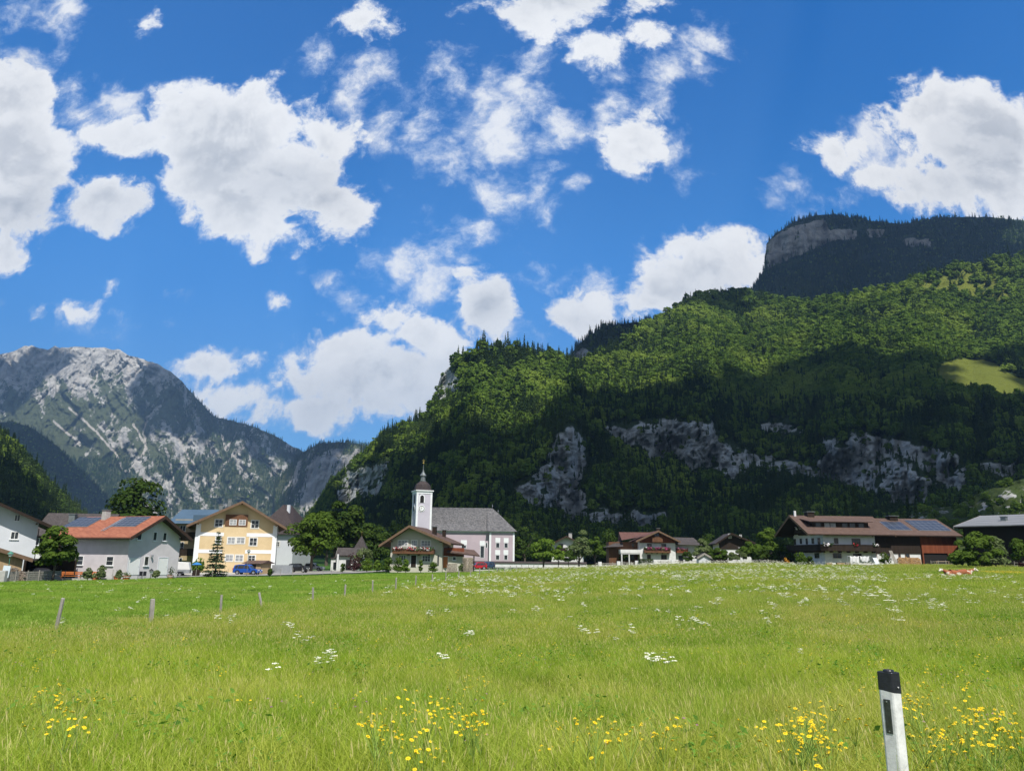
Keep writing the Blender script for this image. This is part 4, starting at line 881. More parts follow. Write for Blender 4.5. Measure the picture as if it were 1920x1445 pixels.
# ---------------------------------------------------------------- buildings: two visible walls that meet in a near corner
class Bld:
    def __init__(s, name, label, cat, px, D, z0, yaw, La, Lb, group=None, flip=False):
        """corner B at pixel column px and depth D; wall a runs along yaw (degrees from +X), wall b at right angles, away from the camera"""
        x = float(ray(px, 1045)[0])*D; s.B = np.array([x, D, z0]); y = R(yaw)
        s.ea = np.array([math.cos(y), math.sin(y), 0]); e = np.array([-s.ea[1], s.ea[0], 0])
        if e[1] < 0: e = -e
        if flip: e = -e
        s.eb = e; s.La, s.Lb = La, Lb; s.root = empty(name, s.B, label, cat, group)
    def w(s, v): return tuple(s.ea*v[0]+s.eb*v[1]+np.array([0, 0, v[2]]))
    def mk(s, mb, name, m, parent=None, label=None, **k):
        o = mb.build(name, m, parent or s.root, xf=s.w, **k)
        if label: o['label'] = label
        return o
    def hit(s, face, px, py, off=0.0):
        """where the sight line through this pixel meets wall a or b (moved outward by off): (run along the wall, height)"""
        d = ray(px, py); n = s.eb if face == 'a' else s.ea; q = s.B-n*off
        t_ = np.dot(q-CAM, n)/np.dot(d, n); p = CAM+d*t_-s.B
        return float(np.dot(p, s.ea if face == 'a' else s.eb)), float(p[2])
    def fb(s, mb, face, s0, s1, z0, z1, d0, d1):
        """box on a wall: along s0..s1, up z0..z1, standing d0..d1 proud of it"""
        return mb.box(s0, s1, -d1, -d0, z0, z1) if face == 'a' else mb.box(-d1, -d0, s0, s1, z0, z1)
    def rect(s, face, x0, y0, x1, y1, off=0.0):
        (a, z1) = s.hit(face, x0, y0, off); (b, z0) = s.hit(face, x1, y1, off)
        return min(a, b), max(a, b), min(z0, z1), max(z0, z1)
    def window(s, face, x0, y0, x1, y1, fm=None, sur=None, bars=(1, 1), off=0.0, sill=True, gm=None, raw=None, name='window', parent=None):
        a, b, z0, z1 = raw or s.rect(face, x0, y0, x1, y1, off); fm = fm or m_frame; w_ = .07
        f = MB()
        for (p, q, u, v) in ((a, b, z0, z0+w_), (a, b, z1-w_, z1), (a, a+w_, z0+w_, z1-w_), (b-w_, b, z0+w_, z1-w_)): s.fb(f, face, p, q, u, v, off+.004, off+.06)
        for i in range(bars[0]): c = a+(b-a)*(i+1)/(bars[0]+1); s.fb(f, face, c-.03, c+.03, z0+w_, z1-w_, off+.006, off+.05)
        for i in range(bars[1]): c = z0+(z1-z0)*(i+1)/(bars[1]+1); s.fb(f, face, a+w_, b-w_, c-.02, c+.02, off+.008, off+.046)
        o = s.mk(f, name, fm, parent)
        g = MB(); s.fb(g, face, a+.02, b-.02, z0+.02, z1-.02, off-.01, off+.02); s.mk(g, 'pane', gm or m_glass, o)
        if sur:
            g = MB(); k = .11
            for (p, q, u, v) in ((a-k, b+k, z1, z1+k), (a-k, a, z0, z1), (b, b+k, z0, z1), (a-k, b+k, z0-k, z0)): s.fb(g, face, p, q, u, v, off-.01, off+.035)
            s.mk(g, 'surround', sur, o)
        elif sill:
            g = MB(); s.fb(g, face, a-.1, b+.1, z0-.07, z0, off, off+.14); s.mk(g, 'sill', m_trim, o)
        return o
    def door(s, face, x0, y0, x1, y1, m, off=0.0):
        a, b, z0, z1 = s.rect(face, x0, y0, x1, y1, off); z0 = max(z0, .0)
        g = MB(); s.fb(g, face, a, b, z0, z1, off-.01, off+.04); d = s.mk(g, 'door', m)
        f = MB()
        for (p, q, u, v) in ((a-.09, a, z0, z1+.09), (b, b+.09, z0, z1+.09), (a, b, z1, z1+.09)): s.fb(f, face, p, q, u, v, off-.01, off+.07)
        s.mk(f, 'door_frame', m_trim if m not in (m_frame,) else m_greyw, d)
        f = MB(); s.fb(f, face, b-.16, b-.11, z0+1.0, z0+1.06, off+.04, off+.09); s.mk(f, 'handle', m_steel, d); return d
    def gable(s, ridge, H, rise, m_wall, m_tile, m_under, m_barge, oe=.9, og=1.2, th=.14, wall=True, apex=.5, names=('wall', 'roof')):
        """walls up to H with gables, and a saddle roof; ridge 'a' or 'b' is the direction of the ridge"""
        La, Lb = s.La, s.Lb; W = Lb if ridge == 'a' else La; L = La if ridge == 'a' else Lb; c = W*apex
        X = (lambda l, w_, z: (l, w_, z)) if ridge == 'a' else (lambda l, w_, z: (w_, l, z))
        if wall:
            mb = MB(); P0 = [X(0, 0, -1.2), X(0, W, -1.2), X(0, W, H), X(0, c, H+rise), X(0, 0, H)]; mb.poly(P0, X(L, 0, 0)); s.wall = s.mk(mb, names[0], m_wall)
        s.rf = {}
        k1 = rise/c; k2 = rise/(W-c)
        def slab(z, t0, t1, e, g, mname, m, par=None):
            mb = MB()
            for (w0, kk, sg) in ((-e, k1, 1), (W+e, k2, -1)):
                zz = H-e*kk
                mb.poly([X(-g, w0, zz+t0), X(-g, c, H+rise+t0), X(-g, c, H+rise+t1), X(-g, w0, zz+t1)], X(L+2*g, 0, 0))
            return s.mk(mb, mname, m, par)
        roof = slab(0, .06+.10, .06+.10+th, oe, og, names[1], m_tile); s.roof = roof
        slab(0, .02, .155, oe-.05, og-.06, 'soffit', m_under, roof)
        # bargeboards at both gable ends
        for gx in (-og-.05, L+og):
            for (w0, kk) in ((-oe, k1), (W+oe, k2)):
                zz = H-oe*kk; mb = MB(); mb.poly([X(gx, w0, zz-.10), X(gx, c, H+rise-.10), X(gx, c, H+rise+.33), X(gx, w0, zz+.33)], X(.05, 0, 0)); s.mk(mb, 'bargeboard', m_barge, roof)
        mb = MB()      # purlins that carry the overhang
        for f in (0.02, .5, .98):
            w_ = W*f if abs(f-.5) > .1 else c; z = H+(rise if abs(f-.5) < .1 else 0)-.12
            (mb.box if ridge == 'a' else (lambda a, b, c_, d, e, f_: mb.box(c_, d, a, b, e, f_)))(-og+.1, 0, w_-.10, w_+.10, z-.16, z+.02)
        s.mk(mb, 'purlin', m_under, roof)
        s._k = (ridge, H, rise, c, k1, k2, W, L, oe, og); return roof
    def on_roof(s, l, w_, up=0.0):
        ridge, H, rise, c, k1, k2, W, L, oe, og = s._k
        z = H+(w_*k1 if w_ < c else (W-w_)*k2)+.06+.10+.14+up
        return (l, w_, z) if ridge == 'a' else (w_, l, z)
    def roof_hit(s, px, py, side=0, up=.3):
        """(along ridge, across) where a sight line meets the near slope (0) or the far slope (1)"""
        ridge, H, rise, c, k1, k2, W, L, oe, og = s._k
        el, ew = (s.ea, s.eb) if ridge == 'a' else (s.eb, s.ea)
        kk = k1 if side == 0 else -k2; z_at0 = H+up if side == 0 else H+up+W*k2
        d = ray(px, py); n = np.array([-ew[0]*kk, -ew[1]*kk, 1.0]); q = s.B+np.array([0, 0, z_at0])
        t_ = np.dot(q-CAM, n)/np.dot(d, n); p = CAM+d*t_-s.B; return float(np.dot(p, el)), float(np.dot(p, ew))
    def chimney(s, l, w_, sz=.7, h=1.2, m=None, cap=True):
        x, y, z = s.on_roof(l, w_); mb = MB(); mb.box(x-sz/2, x+sz/2, y-sz/2, y+sz/2, z-1.0, z+h); o = s.mk(mb, 'chimney', m or m_conc, s.roof)
        if cap: mb = MB(); mb.box(x-sz*.62, x+sz*.62, y-sz*.62, y+sz*.62, z+h, z+h+.10); s.mk(mb, 'chimney_cap', m_cop, s.roof)
        return o
    def panels(s, l0, l1, w0, w1, nl, nw, skew=0.0):
        """solar panels on the near slope, each in its frame"""
        for i in range(nl):
            for j in range(nw):
                a0 = l0+(l1-l0)*i/nl+.01; a1 = l0+(l1-l0)*(i+1)/nl-.01; b0 = w0+(w1-w0)*j/nw+.01; b1 = w0+(w1-w0)*(j+1)/nw-.01
                q = MB(); q.add([s.on_roof(a, b, u) for u in (.05, .10) for a, b in ((a0, b0), (a1, b0), (a1, b1), (a0, b1))], [(0,3,2,1),(4,5,6,7),(0,1,5,4),(1,2,6,5),(2,3,7,6),(3,0,4,7)])
                o = s.mk(q, 'solar_panel', m_steel, s.roof)
                e = .03; q = MB(); q.add([s.on_roof(a, b, u) for u in (.06, .108) for a, b in ((a0+e, b0+e), (a1-e, b0+e), (a1-e, b1-e), (a0+e, b1-e))], [(0,3,2,1),(4,5,6,7),(0,1,5,4),(1,2,6,5),(2,3,7,6),(3,0,4,7)])
                s.mk(q, 'panel_glass', m_solar, s.roof)
    def flowers(s, face, a, b, z, off, mats, seed=1, size=.16, n=90):
        r = np.random.default_rng(seed)
        for k, m in enumerate(mats):
            nn = n//len(mats); ss_ = r.uniform(a, b, nn); 
            if k < len(mats)-1: ss_ = a+(b-a)*np.clip(((ss_-a)/(b-a)*3).astype(int)/3+.1+r.random(nn)*.22, 0, 1)
            zz = z+r.uniform(-.22, .25, nn); dd = -off-r.uniform(0, .28, nn)
            C = np.stack([ss_, dd, zz] if face == 'a' else [dd, ss_, zz], 1); V, F = quads(C, r.normal(size=(nn, 3)), size*1.6, r, .9)
            V = V[:, :1]*s.ea+V[:, 1:2]*s.eb+np.stack([V[:, 0]*0, V[:, 0]*0, V[:, 2]], 1)
            mesh_np('balcony_flowers', V, F, m, s.root)
    def balcony(s, face, a, b, z0, z1, depth, m_rail, m_slab=None, gap=False, brackets=4):
        mb = MB(); s.fb(mb, face, a, b, z0-.16, z0, 0, depth); bl = s.mk(mb, 'balcony', m_slab or m_rail)
        mb = MB(); s.fb(mb, face, a, b, z0, z1, depth-.06, depth); s.fb(mb, face, a, a+.06, z0, z1, 0, depth-.06); s.fb(mb, face, b-.06, b, z0, z1, 0, depth-.06)
        s.mk(mb, 'railing', m_rail, bl)
        mb = MB(); s.fb(mb, face, a-.04, b+.04, z1, z1+.08, depth-.14, depth+.06); s.mk(mb, 'handrail', m_rail, bl)
        for i in range(brackets):
            c = a+(b-a)*(i+.5)/brackets; mb = MB(); s.fb(mb, face, c-.09, c+.09, z0-.42, z0-.16, 0, depth*.8); s.mk(mb, 'bracket', m_dfas, bl)
        return bl

# -- white house with the red solar roof
h = Bld('red_roofed_house', 'white house with red tiled roof carrying two fields of solar panels', 'house', 239, 95, -.05, 0, 1, 1)
def orient(h, alpha, La, Lb):
    """wall a to the left and away, wall b to the right and away, turned alpha degrees from the sight line's normal"""
    d = h.B[:2]/np.linalg.norm(h.B[:2]); n = np.array([d[1], -d[0]]); a = R(alpha)
    e = n*math.cos(a)+d*math.sin(a); f = -n*math.sin(a)+d*math.cos(a)
    h.eb = np.array([e[0], e[1], 0]); h.ea = np.array([f[0], f[1], 0]); h.La, h.Lb = La, Lb
orient(h, 43, 11.6, 8.5)
h.gable('a', 5.35, 2.35, m_lilac, m_red, m_dfas, m_dfas, .95, 1.15)
for q in ((779/5.333+4, 880+662/5.333, 858/5.333, 880+697/5.333), (1088/5.333+2, 880+665/5.333, 1158/5.333, 880+700/5.333)): h.window('a', *q, bars=(0, 0))
for q in ((768/5.333, 880+862/5.333, 828/5.333, 880+955/5.333), (1070/5.333, 880+866/5.333, 1130/5.333, 880+960/5.333)): h.window('a', *q, bars=(0, 1))
for q in ((1378/5.333, 880+612/5.333, 1412/5.333, 880+705/5.333), (1535/5.333, 880+622/5.333, 1562/5.333, 880+712/5.333), (1632/5.333, 880+628/5.333, 1660/5.333, 880+715/5.333), (1446/5.333, 880+866/5.333, 1480/5.333, 880+962/5.333)): h.window('b', *q, bars=(0, 0))
for q in ((1290/5.333, 880+884/5.333, 1378/5.333, 1077), (1590/5.333, 880+882/5.333, 1660/5.333, 1077)): h.door('b', *q, m_frame)
l0, w0 = h.roof_hit(224, 985); l, w_ = h.roof_hit(216, 962); h.chimney(l, min(w_, 3.7), .75, 1.1)
wlo = h.roof_hit(140, 988)[1]; whi = min(3.95, h.roof_hit(195, 960.5)[1])
la, wa = h.roof_hit(117, 988); lb, wb = h.roof_hit(163, 988); h.panels(min(la, lb), max(la, lb), wlo, whi, 5, 5)
la, wa = h.roof_hit(201, 990); lb, wb = h.roof_hit(249, 990); h.panels(min(la, lb), max(la, lb), wlo, whi, 5, 5)
mb = MB(); mb.bar(h.on_roof(5.0, .3, .12), h.on_roof(5.0, 3.6, .12), .04, 5); mb.bar(h.on_roof(5.4, .3, .12), h.on_roof(5.4, 3.6, .12), .04, 5); h.mk(mb, 'roof_ladder', m_steel, h.roof)
mb = MB(); mb.bar((-1.1, -.98, 5.0-.05), (12.7, -.98, 4.95), .07, 6); h.mk(mb, 'gutter', m_dfas, h.roof)
mb = MB(); s0, zz = h.hit('b', 1512/5.333, 1042); h.fb(mb, 'b', s0-.09, s0+.09, zz-.15, zz+.15, .05, .3); h.mk(mb, 'wall_lamp', m_steel)

# -- house at the left edge
h = Bld('white_house', 'white rendered house with dark overhanging roof at the left edge', 'house', 63, 104, -.1, 180+34, 13, 9, flip=True)
h.eb = -h.eb if h.eb[1] < 0 else h.eb
h.gable('b', 7.2, 2.9, m_greyw, m_dkt, m_dwood, m_dwood, 2.1, 1.6)
for q in ((28, 964, 37, 977), (21, 996, 34, 1011)): h.window('a', *q, bars=(1, 0))
mb = MB(); mb.bar((-.12, -.15, -.5), (-.12, -.15, 6.4), .06, 6); h.mk(mb, 'downpipe', m_black)
# -- dark roofed building behind it
h = Bld('farm_building', 'building with long brown shingle roof behind the white house at the left', 'building', 60, 128, -.1, 8, 11, 9)
h.gable('a', 6.3, 3.4, m_dwood, m_dkt, m_dwood, m_dwood, .8, .4)
h.chimney(4.4, 2.8, 1.0, 1.0, m_cop); h.window('a', 66, 1008, 73, 1022, bars=(1, 0))
mb = MB(); h.fb(mb, 'a', 0, 11, -.5, 3.1, 0, .08); h.mk(mb, 'plaster_storey', m_white)

# -- wooden shed with the firewood, at the left edge
h = Bld('wooden_shed', 'pale wooden plank shed with gable roof at the left edge', 'shed', 44, 84, -.2, 214, 7, 5, flip=True)
h.eb = -h.eb if h.eb[1] < 0 else h.eb
h.gable('b', 2.65, 1.0, m_pwood, m_brt, m_fas, m_fas, .9, .6, apex=.42)
h2 = Bld('carport', 'dark open carport between the wooden shed and the apple tree', 'carport', 46, 90, -.2, 30, 5.5, 5)
mb = MB(); mb.box(0, 5.5, 0, 5, 2.35, 2.55); h2.mk(mb, 'roof', m_dkt)
mb = MB(); mb.box(0, 5.5, 4.8, 5, -.5, 2.35); mb.box(0, .1, .1, 4.8, -.5, 2.35); h2.mk(mb, 'wall', m_dwood)
for x_ in (.1, 5.3): mb = MB(); mb.box(x_, x_+.14, 0, .14, -.5, 2.35); h2.mk(mb, 'post', m_dwood)

# -- yellow house
D = 128; h = Bld('yellow_house', 'yellow three storey house with broad gable and brown boarded bay', 'house', 362, D, -.1, 21, 14.6, 13)
h.La = h.hit('a', 516, 1040)[0]; LY = h.La
h.gable('b', 8.35, 3.55, m_yel, m_brt, m_bwood, m_fas, 1.5, 1.5, apex=.53)
a0, z1 = h.hit('a', 424, 960); b0, _ = h.hit('a', 466, 960); zb = h.hit('a', 440, 987)[1]
mb = MB(); mb.box(a0, b0, -.30, 0, -.8, zb); h.mk(mb, 'bay', m_yel)
mb = MB(); h.fb(mb, 'a', a0, b0, zb, 9.9, 0, .36); h.mk(mb, 'boarded_gable', m_bwood)
mb = MB()
for (u, v) in ((-.02, .75), (LY-.7, LY+.02)): h.fb(mb, 'a', u, v, -.8, 8.2, .0, .03)
for zc in (h.hit('a', 400, 1001)[1], h.hit('a', 400, 1033)[1]):
    h.fb(mb, 'a', .75, a0, zc-.3, zc+.3, 0, .028); h.fb(mb, 'a', b0, LY-.7, zc-.3, zc+.3, 0, .028)
h.mk(mb, 'plaster_band', m_trim)
K = 5.333
for (x0, y0, x1, y1, of) in ((697,497,764,556,.36),(790,500,855,558,.36),(678,676,748,742,.3),(768,676,845,740,.3),(656,850,728,916,.3),(755,852,828,918,.3),(552,496,624,572,0),(915,506,984,588,0),(897,680,967,762,0),(884,856,950,915,0),(560,672,606,740,0)):
    h.window('a', 300+x0/K, 880+y0/K, 300+x1/K, 880+y1/K, sur=None if of == .36 else m_sur, off=of, bars=(1, 1), gm=m_curt if of else m_glass, sill=False)
for (l, w_, hh) in ((4.0, 5.0, 1.6), (3.2, 3.6, 1.2), (7.5, 9.8, 2.2)): h.chimney(l, w_, .6 if w_ < 9 else .25, hh, m_cop)
mb = MB(); mb.bar((LY+.15, -.05, -.4), (LY+.15, -.05, 8.0), .06, 6); h.mk(mb, 'downpipe', m_cop)
# -- its left neighbour with balconies and the blue metal roof
h = Bld('rear_building', 'brown and beige building with blue metal roof between the red roofed and yellow houses', 'building', 318, 136, 0, -4, 9, 8)
mb = MB(); mb.box(0, 9, .6, 8, -1, 9.2); h.mk(mb, 'wall', mat('beige_render', (0.42,0.33,0.20), .9, .1))
mb = MB(); mb.add([(-1, -.6, 8.4), (9.5, -.6, 8.4), (9.5, 4.5, 11.2), (-1, 4.5, 11.2), (-1, 9, 8.4), (9.5, 9, 8.4)], [(0,1,2,3), (3,2,5,4), (0,3,4), (1,5,2), (0,4,5,1)]); h.roof = h.mk(mb, 'roof', m_metal)
mb = MB(); mb.box(4.2, 12, -1.2, -.7, 8.9, 9.7); mb.box(4.2, 12, -1.2, 3.5, 9.7, 9.9); h.mk(mb, 'dormer', m_metal, h.roof)
for zf in (2.9, 5.8):
    h.balcony('a', .4, 6.5, zf, zf+1.0, .9, m_dwood, brackets=2)
for zf in (.4, 3.2, 6.1): h.window('a', 0, 0, 0, 0, raw=(1.0, 2.1, zf, zf+2.0), off=-.6, sill=False)
# -- pale building with the steep shingled roof behind the yellow house
h = Bld('inn', 'pale building with steep dark shingled hipped roof behind the yellow house', 'building', 476, 160, -.2, -4, 8.3, 12)
mb = MB(); mb.box(0, 8.3, 0, 12, -1, 7.6); h.mk(mb, 'wall', m_greyw)
mb = MB(); e = .8; zt = 14.0; mb.add([(-e, -e, 7.5), (8.3+e, -e, 7.5), (8.3+e, 12+e, 7.5), (-e, 12+e, 7.5), (3.9, 4.2, zt), (4.6, 7.5, zt)], [(0,1,4), (1,2,5,4), (2,3,5), (3,0,4,5), (0,3,2,1)]); h.roof = h.mk(mb, 'roof', m_shd)
mb = MB(); mb.box(5.0, 5.6, 3.5, 4.1, 11.5, 13.9); h.mk(mb, 'chimney', m_greyw, h.roof)
mb = MB(); mb.box(3.4, 4.4, .6, 1.6, 9.1, 9.7); h.mk(mb, 'dormer', m_shd, h.roof)
h.window('a', 518, 1015, 524, 1024, sur=m_sur); h.window('a', 519, 988, 524, 996, sur=m_sur)

# -- chalet with the flower balcony in front of the church
h = Bld('flower_chalet', 'cream chalet with brown roof and a balcony full of red and white flowers', 'chalet', 829, 130, .35, 180-6, 9.1, 10.5)
h.gable('b', 5.35, 2.25, m_cream, m_brt, m_bwood, m_fas, 1.75, 1.5, apex=.62)
def c3(x, y): return 620+x/5.053, 850+y/5.053
for (x0, y0, x1, y1) in ((640,820,730,875),(768,820,818,878),(858,822,946,876),(645,962,712,1010),(868,964,945,1024)): h.window('a', *c3(x0, y0), *c3(x1, y1), sur=m_sur, bars=(2, 1), sill=False, gm=m_curt if y0 < 900 else m_glass)
h.door('a', *c3(763, 962), *c3(808, 1076), m_dwood)
a, b, z0, z1 = h.rect('a', *c3(585, 905), *c3(975, 942), 1.1)
h.balcony('a', a, b, z0, z1, 1.1, m_bwood); h.flowers('a', a, b, z1+.12, 1.0, (m_flR, m_flW, m_gr), 3, .17, 420)
h.chimney(3.5, 2.2, .7, 1.3, m_dwood); h.chimney(8.8, 1.5, .6, 1.2, m_dwood)
mb = MB(); h.fb(mb, 'a', .55, .8, 1.2, 2.9, 0, .05); h.mk(mb, 'narrow_window', m_glass)
h = Bld('chalet_extension', 'low extension with brown roof, orange door and wooden upper wall beside the flower chalet', 'annexe', 831, 131, .35, 4, 5.6, 5)
mb = MB(); mb.box(0, 3.6, 0, 5, -1, 2.75); h.mk(mb, 'wall', m_cream)
mb = MB(); mb.box(0, 3.6, .05, 5, 2.75, 4.2); h.mk(mb, 'boarded_wall', m_rwood)
mb = MB(); mb.add([(.6,-1.0,3.35),(6.3,-1.0,2.75),(6.3,5.5,2.75),(.6,5.5,4.3),(.6,-1.0,3.55),(6.3,-1.0,2.95),(6.3,5.5,2.95),(.6,5.5,4.5),(1.2,2.0,4.3),(5.4,2.2,3.9)], [(4,5,9,8),(5,6,9),(6,7,8,9),(7,4,8),(0,3,2,1),(0,1,5,4),(1,2,6,5),(2,3,7,6),(3,0,4,7)]); h.mk(mb, 'roof', m_brt)
h.door('a', *c3(1067, 975), *c3(1108, 1082), mat('orange_door', (0.50,0.16,0.05), .5, .1)); h.window('a', *c3(1155, 975), *c3(1188, 1012), bars=(0, 0))
mb = MB(); mb.box(5.2, 5.4, -.8, -.6, -.5, 2.9); h.mk(mb, 'post', m_dwood)

# -- church
T0 = Bld('church', 'lilac and white baroque church with onion domed clock tower and long grey shingle roof', 'church', 777, 214, -.2, 0, 1, 1)
orient(T0, 15, 4.6, 4.6); h = T0
def hz(px, py, D): return float(pt(px, py, D)[2])-h.B[2]
HT = hz(785, 920, 214)
mb = MB(); mb.box(0, 4.6, 0, 4.6, -1, HT); tw = h.mk(mb, 'tower', mat('tower_render', (0.50,0.47,0.54), .9, .07, .4, .12, 8))
mb = MB()
for (u, v) in ((-.03, .5), (4.1, 4.63)): h.fb(mb, 'b', u, v, -1, HT-.5, 0, .05); h.fb(mb, 'a', u, v, -1, HT-.5, 0, .05)
for f_ in 'ab': h.fb(mb, f_, -.05, 4.65, HT-.7, HT, .0, .10)
h.mk(mb, 'corner_strips', m_trim, tw)
mb = MB(); mb.box(-.35, 4.95, -.35, 4.95, HT, HT+.3); h.mk(mb, 'cornice', m_trim, tw)
def arch_win(face, x0, y0, x1, y1, par=None):
    a, b, z0, z1 = h.rect(face, x0, y0, x1, y1); r_ = (b-a)/2; c = (a+b)/2
    def arc(rr, d, top): return [(q, d, z) for q, z in [(c-rr, z0), (c+rr, z0)]+[(c+rr*math.cos(t), z1-r_+rr*math.sin(t)) for t in np.linspace(0, math.pi, 9)]]
    sw = (lambda p: p) if face == 'a' else (lambda p: (p[1], p[0], p[2]))
    mb = MB(); mb.poly([sw(p) for p in arc(r_+.28, 0, 0)], sw((0, -.06, 0))); o = h.mk(mb, 'arched_window', m_trim, par)
    mb = MB(); mb.poly([sw(p) for p in arc(r_, -.0, 0)], sw((0, -.09, 0))); h.mk(mb, 'louvres', m_dark, par)
arch_win('b', 788, 928, 794.6, 942, tw)
mb = MB(); mb.box(-.06, 0, 0, 0, 0, 0) if 0 else None
s0, zc = h.hit('b', 790.6, 953)
def disc_on(face, s0, z, r_, d0, d1, n=24):
    pts_ = [(s0+r_*math.cos(t), z+r_*math.sin(t)) for t in np.linspace(0, 2*math.pi, n, endpoint=False)]
    P_ = [(q, -d0, z_) if face == 'a' else (-d0, q, z_) for q, z_ in pts_]; return MB().poly(P_, (0, -(d1-d0), 0) if face == 'a' else (-(d1-d0), 0, 0))
ck = h.mk(disc_on('b', s0, zc, 1.0, .0, .09), 'clock', m_trim, tw); h.mk(disc_on('b', s0, zc, .82, .09, .11), 'clock_ring', m_black, tw); h.mk(disc_on('b', s0, zc, .66, .11, .13), 'clock_face', m_trim, tw)
mb = MB(); mb.box(-.17, -.14, s0-.05, s0+.05, zc-.02, zc+.62); mb.box(-.17, -.14, s0-.42, s0, zc-.05, zc+.05)
for k_ in range(12):
    t_ = k_*math.pi/6; q, z_ = s0+.74*math.cos(t_), zc+.74*math.sin(t_); mb.box(-.15, -.11, q-.05, q+.05, z_-.05, z_+.05)
h.mk(mb, 'clock_hands', m_gold, tw)
a_, zc2 = h.hit('a', 774, 953); h.mk(disc_on('a', 2.3, zc, 1.0, .0, .09), 'clock', m_trim, tw); h.mk(disc_on('a', 2.3, zc, .82, .09, .11), 'clock_face', m_black, tw)
mb = MB(); h.fb(mb, 'a', 1.9, 2.8, zc+1.6, zc+3.9, 0, .05); h.mk(mb, 'louvres', m_dark, tw)
q8 = math.pi/8
dz = lambda py: hz(788, py, 216)
prof = [(2.75, HT+.3), (2.6, HT+.5), (2.45, HT+1.0), (2.35, dz(912)), (2.1, dz(908)), (1.5, dz(904.5)), (.9, dz(902))]
mb = MB(); mb.lathe((2.3, 2.3, 0), prof, 8, q8); dm = h.mk(mb, 'dome', m_shd, tw)
mb = MB(); mb.lathe((2.3, 2.3, 0), [(.9, dz(902.5)), (1.0, dz(901)), (.72, dz(900)), (.68, dz(893)), (.95, dz(891.5)), (.9, dz(890.5))], 8, q8); h.mk(mb, 'lantern', m_cop, dm)
mb = MB(); mb.lathe((2.3, 2.3, 0), [(1.0, dz(890.5)), (.75, dz(888.5)), (.36, dz(885)), (.14, dz(880)), (.04, dz(867))], 8, q8); h.mk(mb, 'spire', m_cop, dm)
mb = MB(); mb.lathe((2.3, 2.3, dz(869)), [(.02, -.05), (.24, .1), (.3, .3), (.24, .5), (.02, .62)], 10); mb.bar((2.3, 2.3, dz(869)+.5), (2.3, 2.3, dz(859)), .05, 5)
mb.box(2.26, 2.34, 1.9, 2.7, dz(863), dz(862)); h.mk(mb, 'golden_cross', m_gold, dm)
# nave: its own frame, turned so that its long wall faces the camera's right
d_ = R(5); NB = pt(801, 1050, 222.0); h.B = np.array([NB[0], NB[1], -.2]); h.ea = np.array([math.cos(d_), math.sin(d_), 0]); h.eb = np.array([-math.sin(d_), math.cos(d_), 0]); off_ = h.B-np.array(h.root.location)
h.w = lambda v: tuple(h.ea*v[0]+h.eb*v[1]+np.array([0, 0, v[2]])+off_)
LN = h.hit('a', 917, 1020)[0]; LE = h.hit('a', 964, 1020)[0]; HN = hz(870, 994.5, 222); HR = hz(860, 951, 228)
mb = MB(); mb.box(0, LN, 0, 13, -1, HN); nv_ = h.mk(mb, 'nave', m_church)
mb = MB(); mb.box(LN, LE, -1.1, 11, -1, HN); ap = h.mk(mb, 'apse', m_church)
mb = MB()
for (u, v) in ((LN-.02, LN+.55), (LE-.5, LE+.02)): h.fb(mb, 'a', u, v, -1, HN, 1.1, 1.15)
h.fb(mb, 'a', .0, LN-.02, HN-.5, HN, 0, .06); h.fb(mb, 'a', LN, LE, HN-.5, HN, 1.1, 1.16)
h.mk(mb, 'corner_strips', m_trim, nv_)
mb = MB(); e = .7; zE = HN-.1; br = 2.4; bz = HN+1.5
P_ = [(-.4,-e,zE),(LN-.2,-e,zE),(LN-.2,13+e,zE),(-.4,13+e,zE), (-.4,br,bz+.6),(LN-.2,br,bz+.6),(-.4,6.5,HR),(LN+1.0,6.5,HR),(-.4,13-br,bz+.6),(LN-.2,13-br,bz+.6)]
mb.add(P_, [(0,1,5,4),(4,5,7,6),(6,7,9,8),(8,9,2,3),(0,4,6,8,3),(0,3,2,1),(1,2,9,7,5)]); nr = h.mk(mb, 'roof', m_shg)
rx = LN+1.0
mb = MB(); y0_ = -1.1-e; x0_ = LN-.7; x1_ = LE+.7; y1_ = 11.7
P_ = [(x0_,y0_,zE),(x1_,y0_,zE),(x1_,y1_,zE),(x0_,y1_,zE),(LN+3.0,5.2,HR-1.6),(LN+1.2,6.5,HR+.02),(LN-.4,6.5,HR+.02)]
mb.add(P_, [(0,1,4),(0,4,5,6),(1,2,5,4),(2,3,6,5),(3,0,6),(0,3,2,1)]); h.mk(mb, 'apse_roof', m_shg, nr)
for x_ in (LN+1.2, LN+3.0):
    mb = MB(); z_ = HR if x_ < LN+2 else HR-1.6; mb.bar((x_, 6.0, z_), (x_, 6.0, z_+1.2), .05, 5); mb.lathe((x_, 6.0, z_+.5), [(.02, -.1), (.16, .1), (.02, .3)], 8); h.mk(mb, 'finial', m_steel, nr)
for (x0, y0, x1, y1, of) in ((1240,868,1282,895,0),(1420,875,1452,985,0),(1470,845,1484,890,0),(1568,846,1598,890,1.1),(1647,848,1677,890,1.1),(1566,962,1597,1003,1.1),(1645,962,1674,1003,1.1)):
    o_ = h.window('a', *c3(x0, y0), *c3(x1, y1), off=of, bars=(0, 0), sur=m_trim, fm=m_cop, sill=False)
    if x0 != 1470:
        a, b, z0, z1 = h.rect('a', *c3(x0, y0), *c3(x1, y1), of); mb = MB(); h.fb(mb, 'a', a-.25, b+.25, z1+.17, z1+1.5, of, of+.04); h.mk(mb, 'blind_panel', m_trim)

